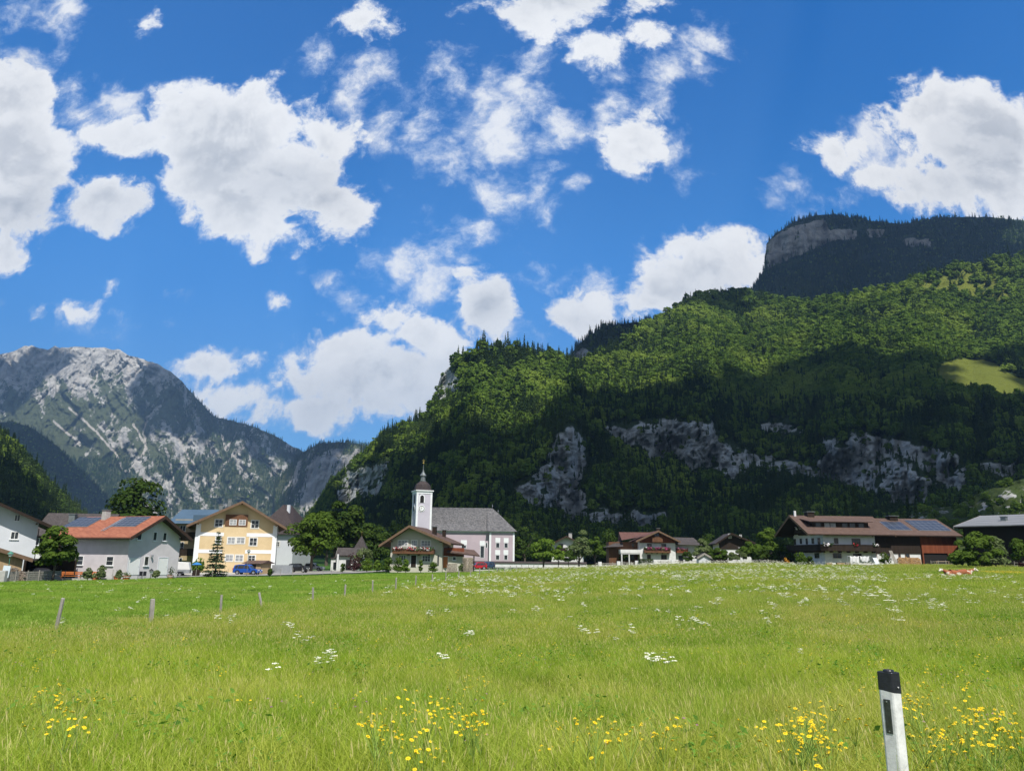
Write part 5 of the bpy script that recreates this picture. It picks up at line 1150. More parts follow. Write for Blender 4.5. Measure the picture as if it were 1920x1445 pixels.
# -- churchyard wall
a_ = pt(880, 1050, 196); b_ = pt(1100, 1056, 196); w_ = empty('churchyard_wall', (a_[0], a_[1], -.3), 'long white plastered churchyard wall with dark capping', 'wall')
dx = b_[0]-a_[0]; mb = MB(); mb.box(0, dx, 0, .4, -.8, 1.75); mb.build('wall_body', m_white, w_)
mb = MB(); mb.poly([(0,-.2,1.75),(0,.6,1.75),(0,.2,2.25)], (dx, 0, 0)); mb.build('capping', m_shd, w_)

# -- second chalet, right of the middle
D = 195; h = Bld('red_roofed_chalet', 'white and brown chalet with red brown roof and long balcony of purple flowers', 'chalet', 1200, D, 1.6, -1, 9.2, 11)
h.gable('b', 6.0, 2.15, m_white, m_rbt, m_bwood, m_fas, 1.1, 1.6, apex=.51)
def c4_(x, y): return 960+x/5.333, 930+y/5.333
zg_ = h.hit('a', 1230, 1017.5)[1]; mb = MB(); mb.poly([(0,-.06,zg_),(9.2,-.06,zg_),(9.2,-.06,6.0),(4.7,-.06,8.0),(0,-.06,6.0)], (0,-.05,0)); h.mk(mb, 'boarded_gable', m_rwood)
for (x0, y0, x1, y1) in ((1350,472,1398,512),(1492,474,1542,512),(1350,582,1388,625),(1490,584,1548,632)): h.window('a', *c4_(x0, y0), *c4_(x1, y1), fm=m_bframe, sill=False)
h.window('a', *c4_(1418, 366), *c4_(1472, 402), fm=m_dfas, off=.12, sill=False)
a, b, z0, z1 = h.rect('a', *c4_(1322, 518), *c4_(1588, 560), 1.1); h.balcony('a', a, b, z0, z1, 1.1, m_bwood, brackets=5); h.flowers('a', a, b, z1-.1, 1.05, (m_flP, m_flP, m_gr), 5, .22, 330)
a, b, z0, z1 = h.rect('a', *c4_(1402, 405), *c4_(1508, 452), 1.0); h.balcony('a', a, b, z0, z1, 1.0, m_bwood, brackets=2)
h.chimney(3.5, 5.5, .8, 1.1, m_dwood)
w2 = MB(); w2.box(-7.6, -.02, 3.4, 10, -1, 5.6); wg = h.mk(w2, 'side_wing', m_bwood)
w2 = MB(); w2.add([(-4.4,1.6,6.0),(4.6,1.6,7.6),(4.6,9.5,7.6),(-4.4,9.5,6.0),(-4.6,5.6,8.2),(3.6,5.6,8.2)], [(0,1,5,4),(4,5,2,3),(0,4,3),(0,3,2,1),(1,2,5)]); h.mk(w2, 'wing_roof', m_rbt, wg)
w2 = MB(); w2.add([(-8.6,1.6,4.2),(-4,1.6,4.4),(-4,9.5,5.2),(-8.6,9.5,4.2),(-4,5,6.2)], [(0,1,4),(0,4,3),(1,2,4),(2,3,4),(0,3,2,1)]); h.mk(w2, 'lower_roof', m_dkt, wg)
w2 = MB(); w2.box(-5.0, -.03, -.9, 3.3, 2.45, 2.7); w2.box(-5.0, -.03, -1.0, -.9, 2.7, 3.6); w2.box(-5.1, -5.0, -.9, 3.3, 2.7, 3.6); h.mk(w2, 'terrace', m_white)
for x_ in (-4.8, -2.9): w2 = MB(); w2.bar((x_, -.7, -1), (x_, -.7, 2.45), .18, 8); h.mk(w2, 'pillar', m_white)
for (x0, y0, x1, y1) in ((1180,580,1225,640),(1195,470,1222,508)): h.window('a', *c4_(x0, y0), *c4_(x1, y1), fm=m_bframe, off=-3.4, sill=False)
w2 = MB(); w2.box(9.25, 15.6, 2.0, 10, -1, 5.0); an = h.mk(w2, 'annexe', m_white)
w2 = MB(); w2.add([(9.0,.6,5.0),(16.4,.6,4.9),(16.4,11,4.9),(9.0,11,5.0),(9.0,5.5,7.0),(15.2,5.5,6.9)], [(0,1,5,4),(4,5,2,3),(1,2,5),(0,3,2,1),(0,4,3)]); h.mk(w2, 'annexe_roof', m_dkt, an)
a, b, z0, z1 = h.rect('a', *c4_(1622, 528), *c4_(1728, 566), -1.0); h.balcony('a', max(a, 9.3), b, z0, z1, -1.0, m_rwood, brackets=2) if 0 else None
mb = MB(); mb.box(9.3, 12.6, .9, 1.0, z0, z1); mb.box(9.3, 12.6, 1.0, 2.0, z0, z0+.12); h.mk(mb, 'balcony', m_rwood, an); h.flowers('a', 9.3, 12.6, z1, -.95, (m_flP, m_gr), 6, .22, 60)
mb = MB(); mb.box(10.3, 11.5, 1.93, 2.0, .4, 2.2); h.mk(mb, 'window', m_glass, an)

# -- half hidden house behind the trees, left of the second chalet
h = Bld('hidden_house', 'brown roofed house half hidden by the pale willow', 'house', 1034, 232, .8, -8, 9.5, 8)
h.gable('b', 6.0, 2.4, m_white, m_brt, m_dwood, m_dfas, 1.1, 1.3); h.window('a', 1047, 1019, 1056, 1026, fm=m_bframe, sill=False); a, b, z0, z1 = h.rect('a', 1041, 1027, 1064, 1032, 1.0); h.balcony('a', a, b, z0, z1, 1.0, m_dwood)
h.chimney(4.0, 5.6, 1.0, 1.4, m_conc)
# -- dark chalet among fruit trees
h = Bld('dark_chalet', 'dark wooden chalet among fruit trees left of the farmhouse', 'chalet', 1349, 185, 1.8, -6, 7.6, 9)
h.gable('b', 5.3, 1.9, m_white, m_dkt, m_dwood, m_dwood, 1.0, 1.2, apex=.4)
mb = MB(); mb.poly([(0,-.06,3.6),(7.6,-.06,3.6),(7.6,-.06,5.3),(3.04,-.06,7.1),(0,-.06,5.3)], (0,-.06,0)); h.mk(mb, 'boarded_gable', m_dwood)
h.window('a', 1365, 1000, 1372, 1009, off=.13, gm=m_curt, sill=False); h.window('a', 1384, 1019, 1391, 1026); h.window('a', 1386, 1002, 1391, 1009, off=.13, sill=False)
h = Bld('garden_shed', 'small dark garden shed with low gable roof among the fruit trees', 'shed', 1328, 160, 1.7, -5, 4.0, 3)
h.gable('b', 1.8, 1.0, m_dwood, m_dkt, m_dwood, m_dfas, .5, .4)
h = Bld('garden_shed', 'small shed with pale gable trim left of the dark garden shed', 'shed', 1310, 158, 1.7, -5, 2.4, 3)
h.gable('b', 1.6, .7, m_greyw, m_dkt, m_dwood, m_gwood, .35, .3)

# -- farmhouse with its long roof, and the barn
D = 130; h = Bld('farmhouse', 'white farmhouse with wide dark balcony and low overhanging brown roof', 'farmhouse', 1547, D, 2.0, 4, 9.2, 11.6)
HW = h.hit('a', 1560, 1002)[1]+.35
h.gable('a', HW, 2.9, m_white, m_brt, m_dwood, m_fas, 1.1, 3.2)
def c5(x, y): return 1300+x/6.0, 920+y/6.0
def c6(x, y): return 1560+x/5.333, 920+y/5.333
for q in ((1580,530,1632,592),(1780,535,1882,604)): h.window('a', *c5(q[0], q[1]), *c5(q[2], q[3]), fm=m_bframe, sill=False)
for q in ((1568,700,1668,758),(1795,704,1895,758)): h.window('a', *c5(q[0], q[1]), *c5(q[2], q[3]), fm=m_bframe)
for q in ((1132,540,1158,604),(1198,536,1224,594),(1264,534,1290,600),(1330,532,1362,592),(1398,528,1430,598),(1364,698,1420,756)): h.window('b', *c5(q[0], q[1]), *c5(q[2], q[3]), fm=m_dfas, bars=(0, 0), sill=False)
z0 = h.hit('a', 1600, 1031, 1.3)[1]; z1 = h.hit('a', 1600, 1021.5, 1.3)[1]
h.balcony('a', -1.3, 9.3, z0, z1, 1.3, m_dwood, brackets=7); h.balcony('b', -1.3, 12.2, z0, z1, 1.3, m_dwood, brackets=6)
h.flowers('a', -1, 1.0, z1+.1, 1.25, (m_flW, m_gr), 8, .2, 40); h.flowers('a', 4.5, 5.3, z1+.1, 1.25, (m_flR, m_gr), 9, .2, 30); h.flowers('a', 8.0, 8.9, z1+.1, 1.25, (m_flW, m_gr), 10, .2, 26)
mb = MB(); mb.poly([(-.08,-.1,HW-.1),(-.08,11.7,HW-.1),(-.08,5.8,HW+2.8)], (-.08, 0, 0)); h.mk(mb, 'boarded_gable', m_dwood)
h.balcony('b', 3.2, 8.4, HW+.1, HW+.95, 1.2, m_dwood, brackets=3); h.flowers('b', 3.3, 8.3, HW+1.0, 1.1, (m_flW, m_gr), 11, .2, 60)
h.window('b', 0, 0, 0, 0, raw=(4.4, 5.4, HW+.5, HW+1.7), off=.16, gm=m_curt, sill=False); h.window('b', 0, 0, 0, 0, raw=(6.2, 7.2, HW+.5, HW+1.7), off=.16, gm=m_curt, sill=False)
# long dormer in the near slope
l0, w0 = h.roof_hit(1543, 985, 0, .9); l1 = h.roof_hit(1622, 985, 0, .9)[0]
zb = h.on_roof(0, 1.2)[2]; mb = MB(); mb.box(-1.2, 9.0, 1.3, 5.2, zb-.2, zb+.95); dr = h.mk(mb, 'dormer', m_dwood, h.roof)
mb = MB(); mb.add([(-2.0,.7,zb+.95),(9.6,.7,zb+.95),(9.6,5.8,zb+1.75),(-2.0,5.8,zb+1.75),(-2.0,.7,zb+1.08),(9.6,.7,zb+1.08),(9.6,5.8,zb+1.88),(-2.0,5.8,zb+1.88)], [(0,3,2,1),(4,5,6,7),(0,1,5,4),(1,2,6,5),(2,3,7,6),(3,0,4,7)]); h.mk(mb, 'dormer_roof', m_brt, h.roof)
for x_ in (-.6, 1.0, 2.1, 4.2, 5.6, 7.2):
    mb = MB(); mb.box(x_, x_+.95, 1.24, 1.3, zb+.1, zb+.8); h.mk(mb, 'dormer_window', m_curt if x_ in (2.1, 1.0) else m_glass, h.roof)
h.chimney(.6, 5.8, 1.3, .6, m_dwood); h.chimney(-2.2, 5.6, .35, .9, m_white, False)
mb = MB(); h.fb(mb, 'a', .3, 9.0, -.6, .35, 0, .05); h.mk(mb, 'brick_plinth', mat('brick_plinth', (0.22,0.11,0.08), .9, .4, 5))
LB = 26.5
hb = Bld('barn', 'long brown boarded barn with solar panels on its roof joined to the farmhouse', 'barn', 1637, D+1.0, 2.0, 4, 15.5, 11)
hb.gable('a', HW, 2.6, m_dwood, m_brt, m_dwood, m_fas, 1.2, .35)
mb = MB(); hb.fb(mb, 'a', .1, 8.6, .0, 2.3, 0, .05); hb.mk(mb, 'plaster_storey', m_white)
sB = hb.hit('a', 1727, 1030)[0]; z0 = hb.hit('a', 1740, 1036.5)[1]; zm = hb.hit('a', 1740, 1018)[1]
mb = MB(); hb.fb(mb, 'a', sB, 15.5, zm, HW-.1, 0, .08); hb.mk(mb, 'upper_boarding', m_rwood)
mb = MB(); hb.fb(mb, 'a', sB, 15.5, z0, zm, 0, .22); hb.mk(mb, 'lower_boarding', m_rwood)
mb = MB(); hb.fb(mb, 'a', .1, sB-.2, 2.3, zm, 0, .14); hb.mk(mb, 'dark_boarding', m_dwood)
mb = MB(); hb.fb(mb, 'a', sB+.3, 15.3, -.3, z0-.05, 0, .04); hb.mk(mb, 'bay_shade_panel', m_dark)  # near-black sheet on the wall, painted shade for the inside of the bay
for x_ in (sB, sB+4.6, 15.2): mb = MB(); hb.fb(mb, 'a', x_, x_+.22, -.5, z0, .05, .28); hb.mk(mb, 'post', m_rwood)
for q in ((418,628,452,672),(532,618,585,660),(660,620,688,668),(727,622,778,668)): hb.window('a', *c6(q[0], q[1]), *c6(q[2], q[3]), fm=m_bframe, off=.06, bars=(0, 0), sill=False)
hb.panels(-.2+.4, 8.0, .6, 3.9, 6, 2); hb.panels(9.2, 15.2, .5, 4.6, 6, 4); hb.chimney(7.2, 5.2, 1.5, .5, m_dwood)
# -- barn at the right edge, wall shade put into its board colour
m_bwd = mat_boards('shade_darkened_boards', (0.008,0.007,0.006), (0.018,0.014,0.012), .2)
h = Bld('shaded_barn', 'shade-darkened boarded barn with pale grey roof at the right edge', 'barn', 1812, 125, 2.1, -54, 20, 20)
h.gable('a', 6.6, 2.0, m_bwd, m_gmet, m_dwood, m_gwood, 1.0, 1.0)
h.chimney(5.0, 3.6, .8, .6, m_cop); h.chimney(12.5, 4.6, .8, .6, m_cop)
# ---------------------------------------------------------------- trees and shrubs of the village
ML1 = mat_leaf('leaves_mid', (0.045,0.085,0.014), (0.115,0.175,0.030), None, .35, .3, .2); ML2 = mat_leaf('leaves_dark', (0.026,0.052,0.011), (0.065,0.100,0.020), None, .25, .3, .2)
ML3 = mat_leaf('leaves_light', (0.075,0.14,0.018), (0.17,0.25,0.040), None, .4, .3, .2); ML4 = mat_leaf('leaves_greygreen', (0.09,0.125,0.05), (0.17,0.21,0.09), None, .35, .3, .2)
ML5 = mat_leaf('leaves_purple', (0.035,0.016,0.020), (0.075,0.035,0.035), None, .2, .3, .2); ML6 = mat_leaf('leaves_orange', (0.45,0.20,0.03), (0.65,0.34,0.05), None, .3, .3, .2)
MNS = mat_leaf('garden_spruce', (0.035,0.060,0.030), (0.085,0.125,0.060), None, .15, .3, .2)
m_bark = mat('bark', (0.10,0.080,0.062), .95, .3, 6, .6, 20)
def gz(x, y): return float(zg(x, y))
def base_at(px, py, Y):
    p = pt(px, py, Y); return np.array([p[0], p[1], min(float(p[2]), gz(p[0], p[1])+.3)])
def tree(name, label, px, ytop, ybase, wpx, Y, m, seed, shape='egg', n=2600, leaf=.42, trunk=.22, nc=30, group=None, lowskirt=False):
    b = base_at(px, ybase, Y); H = float(pt(px, ytop, Y)[2])-b[2]; Wd = wpx/FPX*Y/2*1.03; r = np.random.default_rng(seed)
    h0 = H*trunk; cz = (H+h0)/2; rz = (H-h0)/2*.86; rc = max(.25, min(Wd, rz)*(.62 if nc < 16 else .50))
    nc = nc+8 if nc < 17 else nc
    cl, cr = clump_cloud(r, nc, max(.1, Wd-rc*.75), rz, cz+.04*H, rc*.55, rc*1.05, shape)
    if nc < 17: n = int(n*1.5)
    C, N = crown_pts(r, n, cl, cr, .35, -.3 if 'tree' in name else -1.1)
    if 'tree' not in name: C[:, 2] = C[:, 2]*1.0-.10*H; C[:, 2] = np.where(C[:, 2] < .02, r.uniform(0, .3*H, n), C[:, 2])
    V, F = quads(C, N, leaf, r, .8)
    e = empty(name, b, label, 'tree' if 'tree' in name else 'shrub', group)
    mesh_np('crown', V, F, m, e)
    mb = MB(); tr_ = max(.05, H*.022); mb.bar((0, 0, -.4), (0, 0, h0+rz*.5), tr_*1.3, 8, tr_*.7)
    for k in range(6 if 'tree' in name else 3):
        q = cl[k*len(cl)//6]; mb.bar((0, 0, h0*.9+rz*.1*k), q, tr_*.5, 5, tr_*.15)
    mb.build('trunk', m_bark, e); return e
def spruce(label, px, ytop, ybase, wpx, Y, seed, m, n=1600, leaf=.55):
    b = base_at(px, ybase, Y); H = float(pt(px, ytop, Y)[2])-b[2]; w_ = wpx/FPX*Y/2; r = np.random.default_rng(seed)
    nl = int(H/.42); P = []; N = []
    for k in range(nl):
        f = k/nl; z = .35+f*(H-.5)+r.uniform(-.12, .12); R_ = w_*(1-f)**.9*r.uniform(.8, 1.1)+.08; nb = int(11+12*(1-f))
        for j in range(nb):
            a = r.random()*6.28; Lb_ = R_*r.uniform(.75, 1.1); q = np.sqrt(r.random(max(3, int(14*(1-f)+3))))
            x = q*Lb_; P.append(np.stack([x*np.cos(a), x*np.sin(a), z-x*.18+.10*(q**3)*Lb_+r.normal(size=len(q))*.04], 1)+r.normal(size=(len(q), 3))*.06); N.append(np.tile([math.cos(a)*.3, math.sin(a)*.3, 1], (len(q), 1))+r.normal(size=(len(q), 3))*.4)
    V, F = quads(np.concatenate(P), np.concatenate(N), leaf*.6, r, .5)
    e = empty('spruce_tree', b, label, 'tree'); mesh_np('crown', V, F, m, e)
    mb = MB(); mb.bar((0, 0, -.4), (0, 0, H*.97), .14, 7, .02); mb.build('trunk', m_bark, e); return e
tree('fruit_tree', 'leafy fruit tree standing left of the red roofed house', 101, 985, 1072, 84, 86, ML1, 1, 'dome', 3400, .40, .18)
tree('maple_tree', 'big dark round tree rising behind the red solar roof', 243, 908, 1060, 132, 165, ML2, 2, 'dome', 8200, .75, .12, 48)
spruce('blue green spruce standing in front of the yellow house', 403, 992, 1078, 44, 108, 3, MNS)
tree('shrub', 'light green shrub left of the spruce', 370, 1038, 1074, 26, 113, ML3, 4, 'egg', 900, .3, .05, 12)
tree('maple_tree', 'round maple with two trunks beside the parked black car', 583, 950, 1069, 102, 140, ML1, 5, 'egg', 5200, .55, .17, 34)
tree('lime_tree', 'tall dark tree right behind the round maple', 627, 925, 1060, 66, 158, ML2, 6, 'egg', 3800, .6, .12, 26)
tree('lime_tree', 'dark tree between the tall dark tree and the shrine', 664, 944, 1058, 70, 165, ML2, 7, 'egg', 3600, .65, .15, 26)
tree('broadleaf_tree', 'wide dark tree left behind the flower chalet', 703, 985, 1056, 66, 178, ML2, 8, 'dome', 3000, .6, .1, 22)
tree('broadleaf_tree', 'dark tree directly left of the church tower', 742, 968, 1050, 56, 240, ML2, 88, 'egg', 2600, .9, .1, 20)
tree('broadleaf_tree', 'dark tree filling the gap under the tall dark tree', 645, 985, 1058, 50, 168, ML2, 91, 'dome', 2600, .6, .05, 24)
tree('broadleaf_tree', 'dark low tree behind the pointed shrine roof', 682, 975, 1056, 60, 175, ML2, 92, 'dome', 2800, .6, .05, 24)
tree('broadleaf_tree', 'mid green tree far behind the round maple at the mountain foot', 612, 935, 1052, 54, 215, ML1, 93, 'egg', 2600, .8, .1, 24)
tree('willow_shrub', 'grey green shrub below the pointed shrine roof', 682, 1018, 1052, 44, 145, ML4, 9, 'dome', 1600, .4, .08, 16)
for i, (px, yt, yb, w_, Y, m, lb) in enumerate([(664,1035,1066,32,136,ML5,'dark purple shrub left of the flower chalet'),(688,1041,1067,23,132,ML3,'round green shrub right of the purple shrub'),(707,1046,1067,18,131,ML3,'small pale green shrub between two round shrubs'),
    (725,1040,1068,25,129,ML1,'round shrub at the left corner of the flower chalet'),(746,1042,1067,22,126,ML1,'shrub in front of the left chalet window'),(761,1045,1067,16,125,ML3,'narrow light shrub left of the chalet door'),
    (789,1047,1066,10,127,ML1,'slim climbing shrub right of the chalet door'),(811,1052,1070,19,124,ML1,'low round bush below the lit chalet corner'),(642,1048,1069,11,128,ML2,'clipped yew at the roadside left of the purple shrub'),(866,1050,1068,14,126,ML4,'pale tall grass shrub by the round woodpile'),
    (506,1060,1077,7,106,ML2,'small clipped conifer beside the grey fence panels'),(165,1062,1079,24,90,ML4,'wild flowering shrub between the orange benches'),(223,1066,1078,12,90,ML4,'potted shrub near the corner of the red roofed house'),(190,1057,1077,18,91,ML4,'thin rose bush right of the second orange bench'),(292,1066,1078,16,96,ML4,'leafy bush between the two garage doors')]):
    tree('shrub', lb, px, yt, yb, w_, Y, m, 20+i, 'dome', 700 if w_ > 15 else 350, .26, .04, 10)
for i, (px, yt, yb, w_, Y, m, sh, lb) in enumerate([(984,985,1058,58,232,ML2,'egg','dark tree right beside the church apse'),(1004,1004,1060,40,205,ML2,'egg','dark tree between the church and the light green tree'),(1019,998,1067,52,168,ML3,'egg','light green tree before the churchyard wall'),(1047,1022,1063,32,172,ML3,'dome','low light green tree right of the taller light green one'),
    (1086,982,1064,60,184,ML4,'egg','pale willow like tree covering the half hidden house'),(1116,1008,1060,44,190,ML1,'dome','low tree right of the pale willow like tree'),(1146,985,1056,54,214,ML2,'egg','dark tree left behind the red roofed chalet'),(1066,1030,1062,34,178,ML2,'dome','dark bush between two light trees at the wall'),
    (1172,1030,1056,26,196,ML2,'dome','dark shrub beside the terrace of the red roofed chalet'),(1318,1010,1056,46,163,ML4,'dome','grey green apple tree right of the red roofed chalet'),(1346,1024,1057,38,158,ML1,'dome','apple tree before the dark chalet'),(1332,1000,1048,46,200,ML2,'egg','dark tree left of the dark chalet'),
    (1384,1030,1057,42,155,ML4,'dome','grey green apple tree below the dark chalet'),(1414,1008,1057,46,158,ML1,'egg','leafy tree right of the dark chalet'),(1444,992,1056,50,150,ML1,'egg','taller leafy tree left of the farmhouse balcony'),(1470,1018,1057,40,142,ML2,'dome','dark tree touching the farmhouse corner'),
    (1434,1028,1057,36,144,ML2,'dome','dense bush in the farmhouse garden'),(1290,1034,1057,26,172,ML2,'dome','dark bush left of the small sheds')]):
    tree('broadleaf_tree', lb, px, yt, yb, w_, Y, m, 50+i, sh, 2400 if w_ > 40 else 1500, .5, .12 if sh == 'egg' else .22, 18)
tree('shrub', 'orange flowering shrub beside the farmhouse corner', 1473, 1044, 1056, 15, 130, ML6, 80, 'dome', 220, .22, .05, 8)
tree('shrub', 'upright green shrub before the farmhouse corner', 1502, 1030, 1058, 24, 126, ML1, 81, 'egg', 1100, .28, .04, 12)
tree('shrub', 'dark low shrub right of the upright green shrub', 1520, 1041, 1058, 17, 126, ML2, 82, 'dome', 600, .26, .04, 8)
tree('shrub', 'creeper covered bush before the barn', 1660, 1032, 1057, 24, 128, ML1, 83, 'egg', 600, .26, .04, 10)
tree('walnut_tree', 'very wide bushy tree before the right barn', 1832, 1000, 1068, 96, 104, ML1, 84, 'dome', 5200, .36, .03, 30)
tree('walnut_tree', 'loose pale crown leaning from the right side of the wide bushy tree', 1868, 1004, 1064, 50, 106, ML4, 85, 'dome', 1800, .34, .05, 16)
tree('broadleaf_tree', 'small tree at the right edge before the dark barn', 1912, 1004, 1062, 30, 110, ML1, 86, 'egg', 1500, .32, .15, 14)
tree('shrub', 'reddish shrub at the right edge below the small tree', 1916, 1052, 1064, 14, 108, ML5, 87, 'dome', 300, .22, .05, 8)
for i, (px, yt, yb, w_, Y, lb) in enumerate([(1608,905,1000,32,240,'tall dark spruce rising behind the farmhouse chimney'),(1590,930,1000,26,245,'shorter dark spruce left of the tall one behind the farmhouse'),(1708,925,1000,30,245,'dark spruce behind the join of farmhouse and barn'),(1722,935,1000,26,240,'dark spruce behind the left end of the barn panels'),(1694,945,1000,22,238,'small dark spruce left of the two behind the barn')]):
    spruce(lb, px, yt, yb, w_, Y, 60+i, ML_CON, leaf=.9)
# skyline spruces that stand out on the near mountain's crest
PXS = [(906,640),(914,637),(921,644),(927,636),(933,641),(944,640),(957,634),(962,644),(972,643),(983,642),(990,649),(1003,650),(1287,545),(1296,548),(885,650),(896,648),(868,662),(1012,654),(1030,660)]
mtip = {}
for i, (px, yt) in enumerate(PXS):
    col_ = int(np.argmin(abs(L1.xs-px))); q = L1.P[col_, -1]; Y = q[1]; H = float(pt(px, yt, Y)[2])-q[2]+1.5
    o_ = (PC[i % 3].copy()); o_.name = 'spruce_tree'; COL.objects.link(o_); o_.location = (q[0], q[1], q[2]-1.5)
    s_ = max(.6, H/12.0); o_.scale = (s_*.9, s_*.9, s_); o_.rotation_euler = (0, 0, i*1.7)
    tag(o_, 'spruce on the mountain skyline, number %s of the row from the left' % ['fifteen'][0] if 0 else 'lone spruce standing out on the skyline of the near mountain', 'tree', 'spruces on the skyline')

# ---------------------------------------------------------------- road, kerb and yard
def ribbon(name, pts_, width, m, up):
    """strip laid on the ground along (px, Y) points"""
    C = np.array([[ray(px, 1050)[0]*Y, Y] for px, Y in pts_]); t_ = np.linspace(0, len(C)-1, 14*len(C)); C = np.stack([np.interp(t_, range(len(C)), C[:, k]) for k in (0, 1)], 1)
    d = np.gradient(C, axis=0); n = np.stack([-d[:, 1], d[:, 0]], 1); n /= np.linalg.norm(n, axis=1, keepdims=True); V = []
    ks = np.linspace(-.5, .5, 7)
    for k in ks: q = C+n*width*k; V.append(np.stack([q[:, 0], q[:, 1], zg(q[:, 0], q[:, 1])+up], 1))
    V = np.stack(V, 1).reshape(-1, 3); o = mesh_np(name, V, grid_faces(len(C), 7), m, smooth=True); o['kind'] = 'structure'; return o
m_road = mat('road_asphalt', (0.30,0.29,0.28), .9, .12, .6, .1, 30); m_yard = mat('yard_gravel', (0.40,0.38,0.34), .95, .15, .8, .2, 30)
ribbon('road', [(-60, 96), (60, 96), (180, 98), (300, 104), (420, 113), (520, 119), (640, 127), (720, 140), (800, 160), (960, 182), (1110, 190)], 6.5, m_road, .10)
ribbon('yard', [(330, 118), (440, 124), (560, 136), (640, 148)], 12, m_yard, .07)
ribbon('yard', [(868, 131), (905, 150)], 7, m_yard, .09)

# ---------------------------------------------------------------- pasture fence posts along the meadow edge
ordn = ['first', 'second', 'third', 'fourth', 'fifth', 'sixth', 'seventh', 'eighth', 'ninth', 'tenth', 'eleventh', 'twelfth', 'thirteenth', 'fourteenth', 'fifteenth', 'sixteenth', 'seventeenth', 'eighteenth', 'nineteenth', 'twentieth',
        'twenty-first', 'twenty-second', 'twenty-third', 'twenty-fourth', 'twenty-fifth', 'twenty-sixth', 'twenty-seventh', 'twenty-eighth', 'twenty-ninth', 'thirtieth']
def rough_post(seed, H, w_):
    r = random.Random(seed); mb = MB(); n = 7; lv = 6; vs = []
    ang = [2*math.pi*i/n+r.uniform(-.15, .15) for i in range(n)]; rad = [w_*r.uniform(.42, .58) for _ in range(n)]
    for k in range(lv): 
        z = -.5+(H+.5)*k/(lv-1); q = 1+r.uniform(-.06, .06)
        for i in range(n): vs.append((rad[i]*q*math.cos(ang[i])+r.uniform(-.003, .003), rad[i]*q*math.sin(ang[i]), z+(r.uniform(-.03, .03) if k == lv-1 else 0)))
    fs = [(k*n+i, k*n+(i+1) % n, (k+1)*n+(i+1) % n, (k+1)*n+i) for k in range(lv-1) for i in range(n)]+[tuple(range((lv-1)*n, lv*n))]
    return mb.add(vs, fs).build('fence_post', m_gwood, link=False)
posts = [rough_post(i, 1.0, .13) for i in range(4)]
pxs = [118, 293, 420, 498, 590, 648, 700, 743, 779.5, 811, 836, 860, 882, 899, 917, 932.5, 945.6, 957, 968, 979, 990.6, 1000, 1009, 1023, 1033, 1042, 1053, 1064]
lean = {0: .09, 1: -.03, 2: -.03, 3: -.28, 4: -.05, 8: .04, 19: -.1, 21: .15, 23: -.25, 24: .1, 25: -.2}
xr = random.Random(3)
for i, px in enumerate(pxs):
    u = float(ray(px, 1080)[0]); Y = -17.89/(u-.137); x = u*Y; src = posts[i % 4]
    o_ = src if i < 4 else src.copy(); o_.name = 'fence_post'; COL.objects.link(o_); o_.location = (x, Y, gz(x, Y)); hh = [1.22, 1.02, 1.0, .95][i] if i < 4 else xr.uniform(.95, 1.15); kw = .9 if i != 1 else 1.35
    o_.scale = (kw, kw, hh); o_.rotation_euler = (0, lean.get(i, xr.uniform(-.04, .04)), xr.random()*0)
    tag(o_, '%s fence post from the left along the edge of the tall meadow' % ordn[i] if i != 3 else 'fence post that leans far to the left, fourth along the edge of the meadow', 'fence post', 'posts of the pasture fence')
# thin stakes between the field and the village
st0 = MB().bar((0, 0, -.4), (0, 0, 1.15), .035, 6).build('stake', m_gwood, link=False)
for i, (px, Y, lb) in enumerate([(41, 86, 'thin stake at the grey board fence'), (65, 86, 'second thin stake at the grey board fence'), (94, 87, 'third thin stake at the grey board fence'), (125, 89, 'stake left of the orange bench'), (215, 92, 'stake below the right ground floor window of the red roofed house'),
      (333, 100, 'stake before the white trailer'), (370, 103, 'stake under the blue parasol'), (401, 104, 'stake before the spruce'), (430, 106, 'stake before the yellow house wall'), (485, 109, 'stake right of the blue car'), (528, 112, 'stake before the grey fence panels'),
      (551, 113, 'stake left of the black car'), (569, 114, 'stake right of the black car'), (607, 117, 'stake right of the maple trunks'), (623, 119, 'stake at the roadside right of the maple'), (640, 120, 'stake beside the clipped yew')]):
    q = on_ground(px, Y); o_ = st0 if i == 0 else st0.copy(); COL.objects.link(o_); o_.location = q; o_.rotation_euler = (0, xr.uniform(-.05, .05), 0); tag(o_, lb, 'stake', 'stakes along the roadside')

# ---------------------------------------------------------------- the white marker post in the foreground
D = 4.6; q = pt(1664, 1255, D); zb = q[2]-1.05
mp = empty('marker_post', (q[0], q[1], zb), 'white roadside marker post with black cap in the foreground grass', 'marker post')
view = math.atan2(q[0], q[1])
nv2 = np.array([math.cos(-view), math.sin(-view)]); rv2 = np.array([math.sin(view), math.cos(view)])   # right and away
def sec(sc=1.0):
    P_ = [(-.056, .026), (-.050, .018), (.010, -.008), (.020, -.008), (.058, .030), (.060, .042), (.045, .060), (-.035, .060), (-.054, .040)]
    return [tuple((nv2*a*sc+rv2*(b*sc)).tolist()) for a, b in P_]
def prism(z0, z1, s0, s1, lv=6, tilt=0.0):
    mb = MB(); vs = []; n = 9
    for k in range(lv+1):
        f = k/lv
        for (x, y) in sec(s0+(s1-s0)*f): vs.append((x, y, z0+(z1-z0)*f+tilt*(x*nv2[0]+y*nv2[1])*(1 if k == 0 else 0)))
    fs = [(k*n+i, k*n+(i+1) % n, (k+1)*n+(i+1) % n, (k+1)*n+i) for k in range(lv) for i in range(n)]+[tuple(range(n))[::-1], tuple(range(lv*n, (lv+1)*n))]
    return mb.add(vs, fs)
